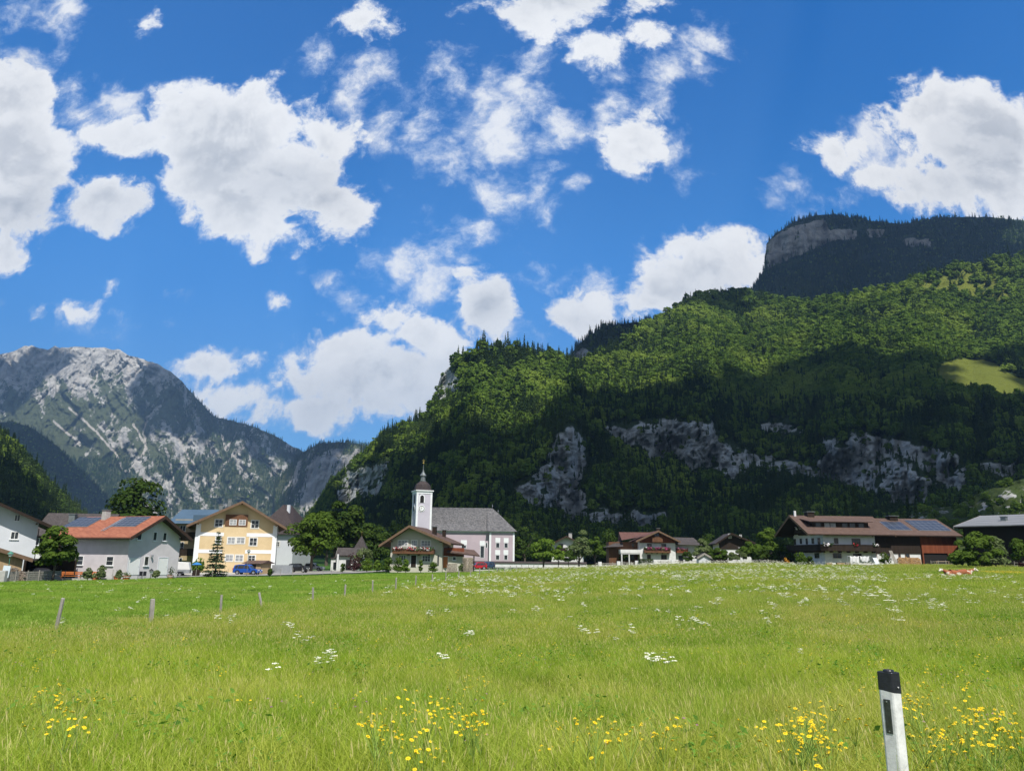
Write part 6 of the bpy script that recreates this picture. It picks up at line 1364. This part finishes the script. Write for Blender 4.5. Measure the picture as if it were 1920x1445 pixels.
m_pw = mat('white_plastic', (0.70, 0.71, 0.71), .42, .14, 14, .08, 60, spec=.5); m_pb = mat('black_cap_plastic', (0.022, 0.024, 0.034), .35, .25, 14, .08, 60, spec=.5)
prism(-.5, .935, 1.0, .985).build('post_body', m_pw, mp, bevel=.0015, smooth=False)
cp = prism(.925, 1.035, 1.05, 1.03, 2, -.14).build('cap', m_pb, mp, bevel=.003)
mb = MB(); cx, cy = nv2*.004+rv2*.028; mb.lathe((cx, cy, 1.03), [(.030, 0), (.030, .012), (.027, .018), (.024, .018), (.022, .013)], 20); mb.build('cap_knob', m_pb, cp)
mb = MB(); a0 = np.array([nv2*-.050+rv2*.018, nv2*.010+rv2*-.008]); e_ = a0[1]-a0[0]; e_ /= np.linalg.norm(e_); no_ = np.array([e_[1], -e_[0]])
if no_ @ rv2 > 0: no_ = -no_
def onf(s_, z, d): p_ = a0[0]+e_*s_+no_*d; return (p_[0], p_[1], z)
mb.add([onf(a, z, d) for d in (-.004, .003) for a, z in ((.014, .70), (.052, .70), (.052, .885), (.014, .885))], [(0,3,2,1),(4,5,6,7),(0,1,5,4),(1,2,6,5),(2,3,7,6),(3,0,4,7)])
rf_ = mb.build('reflector', mat('reflector', (0.035, 0.040, 0.048), .25, .3, 60, spec=.8), mp, bevel=.001)
for z in (.712, .873):
    mb = MB(); c_ = Vector(onf(.033, z, .003)); mb.bar(c_, c_+Vector((no_[0], no_[1], 0))*.002, .004, 8); mb.build('rivet', m_steel, rf_)
mb = MB(); c_ = Vector(tuple(nv2*.046+rv2*.012)+(.955,)); mb.bar(c_, c_+Vector(tuple(nv2*.003-rv2*.004)+(0,)), .004, 8); mb.build('cap_rivet', m_pw, cp)
rg2 = np.random.default_rng(17); Vb, Fb, Tb, Kb = blades(rg2, 60, .22, .55, .85, .005, .5, 4, .2)
mesh_np('grass_tuft', Vb+np.array([q[0], q[1]-.05, gz(q[0], q[1])]), Fb, MG, attrs={'tip': Tb, 'head': Kb}); bpy.data.objects['grass_tuft']['kind'] = 'stuff'; bpy.data.objects['grass_tuft']['label'] = 'grass growing round the foot of the white marker post'

# ---------------------------------------------------------------- cars
m_tyre = mat('tyre', (0.02,0.02,0.02), .8, .1); m_rim = mat('rim', (0.45,0.46,0.48), .35, .05, metal=.7); m_lamp = mat('lamp_glass', (0.7,0.72,0.75), .15, .05); m_tail = mat('tail_lamp', (0.45,0.02,0.02), .3, .1)
def car(name, label, px, Y, yaw, col, L=3.9, Wd=1.65, H=1.5, cab=((-1.55, 0), (-1.35, .0)), hatch=True):
    q = on_ground(px, Y); e = empty(name, (q[0], q[1], q[2]+.10), label, 'car'); e.rotation_euler = (0, 0, R(yaw)); h2 = L/2; b = H*.56
    m = mat(name+'_paint', col, .25, .03, spec=.6)
    back = h2*.97 if hatch else h2*.72
    low = [(-h2, .28), (-h2, .62), (-h2*.93, .76), (-h2*.42, b), (h2*.95, b+.03), (h2, .60), (h2, .28)]
    mb = MB(); mb.poly([(x, -Wd/2, z) for x, z in low], (0, Wd, 0)); mb.build('body', m, e, bevel=.07, smooth=False)
    t_ = Wd*.43; zt = H-.02
    up = [(-h2*.46, b-.02), (-h2*.14, zt-.05), (0, zt), (h2*.55, zt-.02), (back-.12, zt-.14), (back, b-.02)]
    mb = MB(); n = len(up); vs = [(x, -(Wd/2-.05 if z < b else t_-.06), z) for x, z in up]+[(x, (Wd/2-.05 if z < b else t_-.06), z) for x, z in up]
    mb.add(vs, [tuple(range(n))[::-1], tuple(range(n, 2*n))]+[(i, (i+1) % n, n+(i+1) % n, n+i) for i in range(n)]); mb.build('cabin', m, e, bevel=.04)
    def side(x0, x1, x2, x3, sgn, nm):
        zb_ = b+.03; zt_ = zt-.14; yb = (Wd/2-.055)*sgn; f = (zt_-b)/(zt-b); yt = ((Wd/2-.05)*(1-f)+(t_-.06)*f)*sgn
        g = MB(); g.add([(x0, yb+.03*sgn, zb_), (x1, yb+.03*sgn, zb_), (x2, yt+.03*sgn, zt_), (x3, yt+.03*sgn, zt_)]+[(x0, yb-.05*sgn, zb_), (x1, yb-.05*sgn, zb_), (x2, yt-.05*sgn, zt_), (x3, yt-.05*sgn, zt_)], [(0,1,2,3),(7,6,5,4),(0,4,5,1),(1,5,6,2),(2,6,7,3),(3,7,4,0)]); g.build(nm, m_glass, e)
    for sgn in (-1, 1):
        side(-h2*.36, h2*.12, h2*.12, -h2*.12, sgn, 'side_window'); side(h2*.16, h2*.62, h2*.56, h2*.16, sgn, 'side_window')
        if hatch: side(h2*.66, h2*.86, h2*.78, h2*.60, sgn, 'side_window')
    for (xb, xt, nm) in ((-h2*.46, -h2*.15, 'windscreen'), (back, back-.12, 'rear_window')):
        s_ = -1 if nm == 'windscreen' else 1; g = MB(); zt_ = zt-.10 if s_ < 0 else zt-.20
        g.add([(xb+.02*s_+(.04 if s_ < 0 else 0), -Wd/2+.14, b+.04), (xb+.02*s_+(.04 if s_ < 0 else 0), Wd/2-.14, b+.04), (xt+.02*s_, t_-.12, zt_), (xt+.02*s_, -t_+.12, zt_)]+[(xb+.12*-s_, -Wd/2+.14, b+.04), (xb+.12*-s_, Wd/2-.14, b+.04), (xt+.1*-s_, t_-.12, zt_), (xt+.1*-s_, -t_+.12, zt_)], [(0,1,2,3),(7,6,5,4),(0,4,5,1),(1,5,6,2),(2,6,7,3),(3,7,4,0)]); g.build(nm, m_glass, e)
    for sx in (-h2*.62, h2*.62):
        for sy in (-1, 1):
            a = Vector((sx, sy*(Wd/2-.16), .30)); bb = Vector((sx, sy*(Wd/2+.015), .30)); w_ = MB().bar(a, bb, .31, 20).build('wheel', m_tyre, e)
            MB().bar(bb, bb+Vector((0, sy*.012, 0)), .19, 14).build('rim', m_rim, w_)
            arc = MB(); pp = [(sx+.38*math.cos(t), sy*(Wd/2-.01), .30+.38*math.sin(t)) for t in np.linspace(0, math.pi, 10)]+[(sx+.30*math.cos(t), sy*(Wd/2-.01), .30+.30*math.sin(t)) for t in np.linspace(math.pi, 0, 10)]; arc.poly(pp, (0, sy*.022, 0)); arc.build('wheel_arch', m_black, e)
    for sy in (-1, 1):
        MB().box(-h2-.02, -h2+.16, sy*(Wd/2-.42) if sy < 0 else Wd/2-.42, sy*(Wd/2-.06) if sy < 0 else Wd/2-.06, .58, .72).build('headlight', m_lamp, e)
        MB().box(h2-.1, h2+.02, min(sy*(Wd/2-.3), sy*(Wd/2-.04)), max(sy*(Wd/2-.3), sy*(Wd/2-.04)), .66, .95).build('tail_light', m_tail, e)
        MB().box(-h2*.36, -h2*.28, min(sy*Wd/2, sy*(Wd/2+.16)), max(sy*Wd/2, sy*(Wd/2+.16)), b+.02, b+.16).build('wing_mirror', m, e)
    MB().box(-h2-.03, -h2+.02, -.26, .26, .40, .50).build('number_plate', m_white, e)
    return e
car('hatchback', 'small blue hatchback parked before the yellow house', 466, 117, 176, (0.015,0.075,0.33), 4.1, 1.65, 1.55)
car('parked_car', 'black car parked under the round maple', 561, 131, 178, (0.012,0.012,0.014), 3.4, 1.7, 1.5)
car('parked_car', 'white car parked behind the maple trunks', 588, 146, 178, (0.66,0.67,0.68), 4.2, 1.7, 1.45, hatch=False)
car('parked_car', 'red car parked at the foot of the churchyard wall', 896, 150, 20, (0.36,0.012,0.02), 3.4, 1.65, 1.45)
car('parked_car', 'dark blue car parked right of the red car', 914, 154, 60, (0.03,0.06,0.12), 3.6, 1.65, 1.5)
car('parked_car', 'dark car half hidden in the carport at the left', 82, 91.5, 150, (0.02,0.02,0.025), 3.6, 1.6, 1.35)
# white box trailer
q = on_ground(342, 109); e = empty('box_trailer', q, 'white box trailer between the red roofed and yellow houses', 'trailer'); e.rotation_euler = (0, 0, R(14))
MB().add([(-1.3,-.8,.95),(1.25,-.8,.95),(1.25,.8,.95),(-1.3,.8,.95),(-1.45,-.85,2.05),(1.0,-.85,1.95),(1.0,.85,1.95),(-1.45,.85,2.05)], [(0,3,2,1),(4,5,6,7),(0,1,5,4),(1,2,6,5),(2,3,7,6),(3,0,4,7)]).build('box', m_frame, e, bevel=.03)
MB().box(-1.3, 1.25, -.8, .8, .45, .93).build('side_board', m_steel, e, bevel=.02)
for sy in (-1, 1): w_ = MB().bar((0, sy*.82, .3), (0, sy*.98, .3), .3, 16).build('wheel', m_tyre, e); MB().bar((0, sy*.98, .3), (0, sy*1.0, .3), .16, 10).build('rim', m_rim, w_); MB().box(-.45, .45, sy*.9-.1, sy*.9+.1, .64, .69).build('mudguard', m_black, e)
MB().bar((1.25, 0, .5), (2.4, 0, .45), .05, 6).build('drawbar', m_steel, e)
# blue parasol with a dark rattan tub below
q = on_ground(370, 110); e = empty('parasol', q, 'flat blue parasol left of the spruce', 'parasol')
mb = MB(); mb.lathe((0, 0, 1.62), [(.72, 0), (.70, .04), (.4, .22), (.05, .34)], 8); mb.build('canopy', mat('blue_canvas', (0.03,0.17,0.45), .8, .1), e); MB().bar((0, 0, -.2), (0, 0, 1.9), .025, 6).build('pole', m_steel, e)
q = on_ground(370, 109); e = MB(); e.lathe((0, 0, 0), [(.42, -.2), (.5, .1), (.52, .85), (.47, .9), (.44, .8)], 14); o_ = e.build('rattan_tub', m_dwood); o_.location = q; tag(o_, 'dark rattan tub below the blue parasol', 'tub')
# small plank shed by the yellow house
h = Bld('plank_shed', 'small plank shed with flat brown roof right of the blue car', 'shed', 490, 119, -.05, -25, 3.0, 2.2)
h.ea = np.array([-math.cos(R(8)), -math.sin(R(8)), 0]); h.eb = np.array([math.cos(R(62)), math.sin(R(62)), 0])
mb = MB(); mb.box(0, 2.4, 0, 2.2, -.5, 1.75); h.mk(mb, 'wall', m_pwood); mb = MB(); mb.add([(-.4,-.4,1.75),(2.7,-.4,1.75),(2.7,2.6,1.75),(-.4,2.6,1.75),(-.4,1.1,2.25),(2.7,1.1,2.25)], [(0,1,5,4),(4,5,2,3),(0,4,3),(1,2,5),(0,3,2,1)]); h.mk(mb, 'roof', m_brt); mb = MB(); h.fb(mb, 'a', .7, 1.6, 0, 1.6, .0, .04); h.mk(mb, 'door', m_dwood)
# grey fence panels
a0_ = on_ground(511, 122); ef = empty('screen_fence', a0_, 'grey panel fence between the plank shed and the black car', 'fence')
for k in range(7):
    a = on_ground(511+k*5.5, 122)-a0_; b = on_ground(511+(k+1)*5.5, 122)-a0_; MB().box(a[0], b[0]-.02, 0, .05, -.05, 1.45).build('panel', m_steel, ef)
# street lamps
def lamp(px, Y, H, label, mm):
    q = on_ground(px, Y); e = empty('street_lamp', q, label, 'street lamp'); MB().bar((0, 0, -.3), (0, 0, H-.45), .045, 8, .035).build('pole', mm, e)
    mb = MB(); mb.lathe((0, 0, H-.45), [(.06, 0), (.17, .05), (.20, .30), (.05, .31)], 8); l_ = mb.build('lantern', m_lamp, e); mb = MB(); mb.lathe((0, 0, H-.16), [(.32, 0), (.28, .06), (.10, .22), (.03, .30)], 8); mb.build('lamp_shade', mm, e); return e
m_green = mat('green_enamel', (0.06,0.20,0.15), .5, .1)
lamp(18, 80, 3.1, 'green street lamp before the wooden shed', m_green); lamp(465, 110, 3.75, 'grey lantern street lamp before the yellow house', m_cop); lamp(286, 93, 1.2, 'low garden lamp beside the garage doors', m_black)
q = on_ground(13, 79.6); o_ = MB().box(-.38, .38, -.03, .03, .55, 1.75).build('notice_board', mat('pale_board', (0.62,0.70,0.76), .6, .05)); o_.location = q; o_.rotation_euler = (0, R(5), 0); tag(o_, 'blank pale notice board on the green street lamp', 'notice board')
# board fence, concrete block, firewood at the left edge
q = on_ground(12, 80); e = empty('board_fence', q, 'grey weathered board fence at the left edge', 'fence'); x1 = on_ground(118, 88); dx, dy = x1[0]-q[0], x1[1]-q[1]
for k in range(5): MB().add([(0,0,.12+k*.2),(dx,dy,.12+k*.2),(dx,dy,.28+k*.2),(0,0,.28+k*.2),(0,.04,.12+k*.2),(dx,dy+.04,.12+k*.2),(dx,dy+.04,.28+k*.2),(0,.04,.28+k*.2)], [(0,1,2,3),(7,6,5,4),(0,4,5,1),(1,5,6,2),(2,6,7,3),(3,7,4,0)]).build('rail', m_gwood, e)
for k in range(6): f = k/5; MB().box(dx*f-.05, dx*f+.05, dy*f-.08, dy*f-.01, -.3, 1.2).build('post', m_gwood, e)
q = on_ground(5, 78.5); o_ = MB().box(-.7, .45, 0, .5, -.3, 1.25).build('concrete_block', m_conc, bevel=.03); o_.location = q; tag(o_, 'pale concrete block at the left end of the board fence', 'block')
def woodpile(name, label, px, Y, L, H, m, seed, cat='woodpile', depth=.5, rr=.09, yaw=0, roundtop=0.0):
    """stacked split logs, ends towards the camera"""
    r = random.Random(seed); q = on_ground(px, Y); mb = MB(); z = rr; k = 0
    while z < H:
        x = -L/2+(rr if k % 2 else 0)
        while x < L/2:
            if not roundtop or z < H*(1-roundtop*(2*x/L)**2)+r.uniform(-.1, .1):
                a = rr*r.uniform(.75, 1.05); y0 = r.uniform(-.06, .04); n = r.choice([3, 4, 5]); w0 = r.random()*3
                mb.poly([(x+a*math.cos(w0+6.283*i/n), y0, z+a*math.sin(w0+6.283*i/n)) for i in range(n)], (0, depth, 0))
            x += rr*1.9
        z += rr*1.65; k += 1
    o = mb.build(name, m); o.location = (q[0], q[1], q[2]); o.rotation_euler = (0, 0, R(yaw)); tag(o, label, cat); return o
woodpile('woodpile', 'pile of old grey firewood behind the board fence at the left edge', 22, 82, 3.2, 1.5, m_ologs, 1, roundtop=.5)
woodpile('woodpile', 'long pile of fresh orange firewood under the barn boards', 1706, 127, 3.9, 1.45, m_logs, 2, roundtop=.25)
woodpile('woodpile', 'stack of grey logs with a cover before the orange door', 848, 124.5, 1.7, 1.45, m_ologs, 3)
q = on_ground(877, 126); mb = MB(); r = random.Random(9)
for k in range(17):
    for i in range(22):
        a = 2*math.pi*(i+(k % 2)*.5)/22; mb.bar((.6*math.cos(a), .6*math.sin(a), .07+k*.145), (.86*math.cos(a)+r.uniform(-.03, .03), .86*math.sin(a), .07+k*.145), .075, 5)
o_ = mb.build('round_woodpile', mat('pale_log_ends', (0.42,0.36,0.28), .9, .4, 8)); o_.location = q; tag(o_, 'tall round pile of pale logs at the end of the chalet extension', 'woodpile')
# benches and tubs before the red roofed house
m_or = mat('orange_wood', (0.50,0.17,0.05), .6, .15)
for i, (px, Y, L, lb) in enumerate([(137, 92.5, 2.6, 'long orange bench left of the flowering shrub'), (177, 93, 1.4, 'short orange bench right of the flowering shrub')]):
    q = on_ground(px, Y); e = empty('bench', q, lb, 'bench', 'orange garden benches'); MB().box(-L/2, L/2, -.2, .2, .42, .48).build('seat', m_or, e)
    for z in (.62, .80): MB().box(-L/2, L/2, .22, .26, z, z+.14).build('backrest', m_or, e)
    for sx in (-L/2+.2, L/2-.2):
        for sy in (-.15, .2): MB().box(sx-.04, sx+.04, sy-.04, sy+.04, -.1, .42 if sy < 0 else .95).build('leg', m_or, e)
m_ter = mat('terracotta', (0.55,0.16,0.07), .8, .15)
for i, (px, Y, s_, lb) in enumerate([(183, 91.5, 1.0, 'terracotta tub below the thin rose bush'), (224, 91, 1.2, 'terracotta tub under the potted shrub'), (241, 93, 1.2, 'red and white tub at the corner of the red roofed house'), (323, 97.5, 1.15, 'red and white tub with a small cypress by the trailer')]):
    q = on_ground(px, Y); e = empty('flower_tub', q, lb, 'flower tub', 'flower tubs before the red roofed house'); mb = MB(); mb.lathe((0, 0, 0), [(.26*s_, -.1), (.36*s_, .30*s_), (.40*s_, .38*s_), (.34*s_, .38*s_), (.30*s_, .30*s_)], 14); mb.build('pot', m_ter, e)
    if i > 1: mb = MB(); mb.lathe((0, 0, .22*s_), [(.37*s_, 0), (.39*s_, .10)], 14); mb.build('white_band', m_white, e)
    rr_ = np.random.default_rng(i); C = rr_.normal(size=(160, 3))*np.array([.2, .2, .32 if i == 3 else .16])+np.array([0, 0, .85 if i == 3 else .55]); V, F = quads(C, rr_.normal(size=(160, 3)), .14, rr_, .8); mesh_np('plant', V, F, ML2 if i == 3 else ML4, e)
for i, px in enumerate((266, 273)):
    q = on_ground(px, 95.5); e = empty('garden_chair', q, ('left' if i == 0 else 'right')+' dark garden chair between the two garage doors', 'chair', 'dark garden chairs'); MB().box(-.2, .2, -.2, .2, .42, .46).build('seat', m_black, e); MB().box(-.2, .2, .18, .22, .46, .95).build('backrest', m_black, e)
    for sx in (-.18, .18):
        for sy in (-.18, .18): MB().bar((sx, sy, -.05), (sx, sy, .42), .02, 5).build('leg', m_black, e)
q = on_ground(165, 93.5); a = on_ground(112, 90); b = on_ground(232, 92.5); o_ = empty('garden_wall', a, 'low pale concrete garden wall before the red roofed house', 'wall'); dx, dy = b[0]-a[0], b[1]-a[1]
MB().add([(0,0,-.3),(dx,dy,-.3),(dx,dy,.25),(0,0,.25),(0,.25,-.3),(dx,dy+.25,-.3),(dx,dy+.25,.25),(0,.25,.25)], [(0,1,2,3),(7,6,5,4),(0,4,5,1),(1,5,6,2),(2,6,7,3),(3,7,4,0)]).build('wall_body', m_conc, o_)

# ---------------------------------------------------------------- small chapel and shrine left of the flower chalet
h = Bld('chapel', 'small white house with pillared porch behind the shrubs', 'house', 634, 152, .1, 5, 4.2, 4)
h.gable('a', 3.0, 1.2, m_white, m_dkt, m_dwood, m_gwood, .5, .4); mb = MB(); h.fb(mb, 'a', 1.6, 2.6, 0, 2.1, 0, .05); h.mk(mb, 'door', m_dark); mb = MB(); h.fb(mb, 'a', 3.0, 3.6, 1.2, 1.9, 0, .05); h.mk(mb, 'window', m_glass)
mb = MB(); mb.bar((.1, -1.2, -.3), (.1, -1.2, 3.2), .22, 10); h.mk(mb, 'pillar', m_white)
h = Bld('garden_house', 'low white garden house with dark window left of the pillared porch', 'house', 621, 154, .1, 5, 1.9, 3)
mb = MB(); mb.box(0, 1.9, 0, 3, -.5, 2.3); h.mk(mb, 'wall', m_white); mb = MB(); mb.box(-.2, 2.1, -.2, 3.2, 2.3, 2.5); h.mk(mb, 'roof', m_dkt); mb = MB(); h.fb(mb, 'a', .5, 1.3, .2, 1.6, 0, .05); h.mk(mb, 'window', m_glass)
h = Bld('shrine', 'small shrine with steep grey pointed roof and cross left of the flower chalet', 'shrine', 667, 156, .1, 2, 1.7, 1.7)
zs = lambda py: float(pt(674, py, 156)[2])-h.B[2]
mb = MB(); mb.box(0, 1.7, 0, 1.7, -.5, zs(1027)); h.mk(mb, 'wall', m_greyw); mb = MB(); mb.add([(-.45,-.45,zs(1028)),(2.15,-.45,zs(1028)),(2.15,2.15,zs(1028)),(-.45,2.15,zs(1028)),(.85,.85,zs(1003))], [(0,1,4),(1,2,4),(2,3,4),(3,0,4),(0,3,2,1)]); rr_ = h.mk(mb, 'roof', m_dkt)
mb = MB(); mb.bar((.85, .85, zs(1003)-.1), (.85, .85, zs(994)), .04, 5); mb.box(.55, 1.15, .82, .88, zs(998), zs(998)+.07); h.mk(mb, 'cross', m_gold, rr_)

# ---------------------------------------------------------------- garden fence, hedge before the second chalet
Dg = 178
for i, px in enumerate((1125, 1160, 1194, 1229, 1262)):
    q = on_ground(px, Dg); o_ = MB().box(-.4, .4, 0, .5, -.5, 1.25).build('gate_pillar', m_white, bevel=.02); o_.location = q; tag(o_, ['leftmost', 'second', 'third', 'fourth', 'rightmost'][i]+' white pillar of the garden fence before the red roofed chalet', 'pillar', 'white garden fence pillars')
for i, (p0, p1) in enumerate(((1117, 1159), (1163, 1191), (1232, 1260), (1265, 1320))):
    a = on_ground(p0, Dg+.2); b = on_ground(p1, Dg+.2); e = empty('rail_fence', a, ['grey rail fence between the first two white pillars', 'grey rail fence between the second and third white pillars', 'grey rail fence right of the clipped hedge', 'grey rail fence running right from the last white pillar'][i], 'fence'); dx = b[0]-a[0]
    for z in (.35, .85): MB().box(0, dx, 0, .06, z, z+.16).build('rail', m_gwood, e)
    for k in range(max(2, int(dx/1.8))): x = dx*(k+.5)/max(2, int(dx/1.8)); MB().box(x-.07, x+.07, .07, .2, -.4, 1.2).build('post', m_gwood, e)
a = on_ground(1198, Dg-1); b = on_ground(1225, Dg-1); L_ = b[0]-a[0]; rr_ = np.random.default_rng(77); n = 2200; C = np.stack([rr_.uniform(0, L_, n), rr_.uniform(0, .9, n), rr_.uniform(.0, 1.55, n)], 1); f = rr_.integers(3, size=n); C[f == 0, 1] = 0; C[f == 1, 2] = 1.55; C += rr_.normal(size=C.shape)*.04
V, F = quads(C, rr_.normal(size=(n, 3))+np.array([0, -.6, .4]), .2, rr_, .8); o_ = mesh_np('hedge', V, F, ML2); o_.location = a; tag(o_, 'clipped dark green hedge between two white pillars', 'hedge')
mb = MB(); a = on_ground(1325, 150); b = on_ground(1440, 140); e = empty('rail_fence', a, 'dark post and rail fence under the fruit trees', 'fence'); dx, dy, dz_ = b-a
for z in (.4, .8): MB().bar((0, 0, z), (dx, dy, dz_+z), .04, 5).build('rail', m_gwood, e)
for k in range(9): f = k/8; MB().bar((dx*f, dy*f, dz_*f-.3), (dx*f, dy*f, dz_*f+1.05), .05, 6).build('post', m_gwood, e)

# ---------------------------------------------------------------- farmyard things
q = on_ground(1612, 126); e = empty('washing_line', (q[0], q[1], q[2]), 'metal washing line frame before the farmhouse', 'washing line')
for x in (-2.0, 1.9): MB().bar((x, 0, -.3), (x, 0, 1.65), .03, 6).build('pole', m_steel, e)
MB().bar((-2.0, 0, 1.6), (1.9, 0, 1.6), .012, 5).build('line', m_steel, e)
def cloth(name, label, x, y, z, w_, dr, seed, sag=.12):
    r_ = np.random.default_rng(seed); nu, nv = 28, 10; u, v = np.meshgrid(np.linspace(0, 1, nu), np.linspace(0, 1, nv), indexing='ij')
    X = u*w_; Z = -v*dr*(.75+.5*vnoise(u*3, v*0+seed, 3))-sag*np.sin(u*math.pi*2)**2*(1-v*.3); Yc = .09*np.sin(u*17+v*3+seed)*v+.05*np.sin(u*31)*v
    V = np.stack([X, Yc, Z], -1).reshape(-1, 3); o = mesh_np(name, V, grid_faces(nu, nv), m_cl, smooth=True); o.location = (x, y, z); md = o.modifiers.new('thickness', 'SOLIDIFY'); md.thickness = .01; tag(o, label, 'laundry'); return o
m_cl = mat('white_cotton', (0.68,0.68,0.70), .9, .03)
cloth('bed_sheet', 'white bed sheet hanging from the washing line', q[0]-1.6, q[1]-.04, q[2]+1.6, 1.5, 1.25, 1); cloth('towel', 'smaller white cloth at the right of the washing line', q[0]+.1, q[1]-.04, q[2]+1.6, 1.5, .8, 2)
q = on_ground(1643, 125); e = empty('deck_chair', q, 'striped folding deck chair right of the laundry', 'deck chair')
MB().poly([(-.3,-.3,.35),(.3,-.3,.35),(.3,.45,1.35),(-.3,.45,1.35)], (0,.02,-.03)).build('canvas', mat('striped_canvas', (0.55,0.60,0.68), .8, .25, 14), e)
for sx in (-.32, .32): MB().bar((sx, -.35, .3), (sx, .5, 1.45), .025, 5).build('frame', m_frame, e); MB().bar((sx, .3, -.1), (sx, -.2, .8), .025, 5).build('leg', m_frame, e)
q = on_ground(1660.5, 123); o_ = MB().box(-.1, .1, -.1, .1, -.3, .95).build('stone_post', m_conc, bevel=.02); o_.location = q; tag(o_, 'short pale stone post before the barn', 'post')
for i, (px, w0, lb, mm) in enumerate([(1554, .9, 'pale wooden crate at the foot of the farmhouse wall', m_pwood), (1575, 1.3, 'wide pale crate below the farmhouse windows', m_pwood), (1590, .8, 'dark brown box left of the laundry', m_bwood)]):
    q = on_ground(px, 127.5); mb = MB(); H_ = .55
    for z in (.0, .2, .4): mb.box(-w0/2, w0/2, -.3, .3, z, z+.15)
    mb.box(-w0/2+.02, w0/2-.02, -.28, .28, .0, .5); o_ = mb.build('crate', mm); o_.location = q; tag(o_, lb, 'crate')
mb = MB(); q = on_ground(1683, 126.5)
for k in range(4): mb.add([(k*.14-.4,0,0),(k*.14-.28,0,0),(k*.14-.95,.5,2.5),(k*.14-1.07,.5,2.5),(k*.14-.4,.05,0),(k*.14-.28,.05,0),(k*.14-.95,.55,2.5),(k*.14-1.07,.55,2.5)], [(0,1,2,3),(7,6,5,4),(0,4,5,1),(1,5,6,2),(2,6,7,3),(3,7,4,0)])
o_ = mb.build('leaning_planks', m_gwood); o_.location = q; tag(o_, 'weathered planks leaning on the barn left of the orange firewood', 'planks')
q = on_ground(1765, 126); e = empty('farm_table', q, 'wooden table inside the open bay of the barn', 'table'); MB().box(-1.1, 1.1, -.4, .4, .7, .76).build('table_top', m_pwood, e)
for sx in (-1, 1): 
    for sy in (-.33, .33): MB().box(sx-.04, sx+.04, sy-.04, sy+.04, -.1, .7).build('leg', m_pwood, e)
a = on_ground(1745, 124.5); b = on_ground(1790, 124); e = empty('rail_fence', a, 'low rail fence before the open bay of the barn', 'fence'); dx = b[0]-a[0]; dz_ = b[2]-a[2]
for z in (.35, .7): MB().bar((0, 0, z), (dx, 0, z+dz_), .035, 5).build('rail', m_gwood, e)
for k in range(4): MB().bar((dx*k/3, 0, -.3), (dx*k/3, 0, .9+dz_*k/3), .05, 6).build('post', m_gwood, e)
a = on_ground(1884, 112); b = on_ground(1918, 112); e = empty('rail_fence', a, 'grey rail fence before the dark barn at the right', 'fence'); dx = b[0]-a[0]
for z in (.4, .8): MB().bar((0, 0, z), (dx, 0, z), .03, 5).build('rail', m_gwood, e)
for k in range(3): MB().bar((dx*k/2, 0, -.3), (dx*k/2, 0, 1.05), .045, 6).build('post', m_gwood, e)

# ---------------------------------------------------------------- two cows resting in the grass
m_cow, t, o = mat_new('cow_hide'); p = t.node('ShaderNodeBsdfPrincipled'); t.l.new(p.outputs[0], o.inputs[0]); p.inputs['Roughness'].default_value = .85
tc_ = t.node('ShaderNodeTexCoord'); at_ = t.node('ShaderNodeSeparateXYZ'); t.l.new(tc_.outputs['Object'], at_.inputs[0]); oi_ = t.node('ShaderNodeObjectInfo')
nn_ = t.noise(t.vmath('ADD', tc_.outputs['Object'], (3.1, 1.7, 4.4)), 1.7, 3, .5)[0]
patch = t.ss(nn_, .57, .61); face = t.ss(at_.outputs[0], -.84, -.92)
cc = t.mix(patch, (0.28, 0.085, 0.032, 1), (0.58, 0.50, 0.42, 1)); t.l.new(t.mix(face, cc, (0.80, 0.72, 0.62, 1)), p.inputs['Base Color'])
def cow(px, Y, yaw, label, headturn=0.0):
    P_ = [(.85,0,.42,.26),(.35,0,.50,.40),(-.25,0,.52,.38),(-.58,0,.62,.24),(-.82,headturn*.5,.80,.14),(-1.02,headturn,.80,.135),(-1.26,headturn*1.1,.66,.085),
          (-.95,.17+headturn,.90,.045),(-.95,-.17+headturn,.90,.045),(-.45,-.34,.22,.10),(-.80,-.40,.10,.06),(-.50,-.46,.07,.05),(-.45,.34,.22,.10),(-.75,.42,.10,.06),
          (.70,-.38,.24,.16),(.25,-.50,.14,.08),(.62,-.58,.07,.05),(.70,.36,.24,.14),(.40,.48,.10,.07),(1.08,.02,.50,.035),(1.20,-.12,.18,.03),(1.05,-.34,.06,.04)]
    E = [(0,1),(1,2),(2,3),(3,4),(4,5),(5,6),(5,7),(5,8),(2,9),(9,10),(10,11),(2,12),(12,13),(0,14),(14,15),(15,16),(0,17),(17,18),(0,19),(19,20),(20,21)]
    me = bpy.data.meshes.new('cow'); me.from_pydata([v[:3] for v in P_], E, []); me.materials.append(m_cow); o = bpy.data.objects.new('cow', me); COL.objects.link(o)
    md = o.modifiers.new('skin', 'SKIN'); md.use_smooth_shade = True; md.branch_smoothing = .6
    for i, v in enumerate(P_): me.skin_vertices[0].data[i].radius = (v[3], v[3]*(1.0 if i not in (1, 2) else .95))
    me.skin_vertices[0].data[0].use_root = False; me.skin_vertices[0].data[1].use_root = True
    s_ = o.modifiers.new('smooth', 'SUBSURF'); s_.levels = 2; s_.render_levels = 2
    q = on_ground(px, Y); o.location = (q[0], q[1], q[2]-.02); o.rotation_euler = (0, 0, R(yaw)); tag(o, label, 'cow'); 
    for sy in (-1, 1): MB().bar((-1.0, headturn+sy*.09, .90), (-1.02, headturn+sy*.17, 1.02), .025, 6, .008).build('horn', m_trim, o)
    return o
cow(1779, 77, 8, 'red and white cow lying in the grass, its white head to the left'); cow(1807, 78.5, 170, 'reddish cow lying right behind the first, its white head to the right', .0)
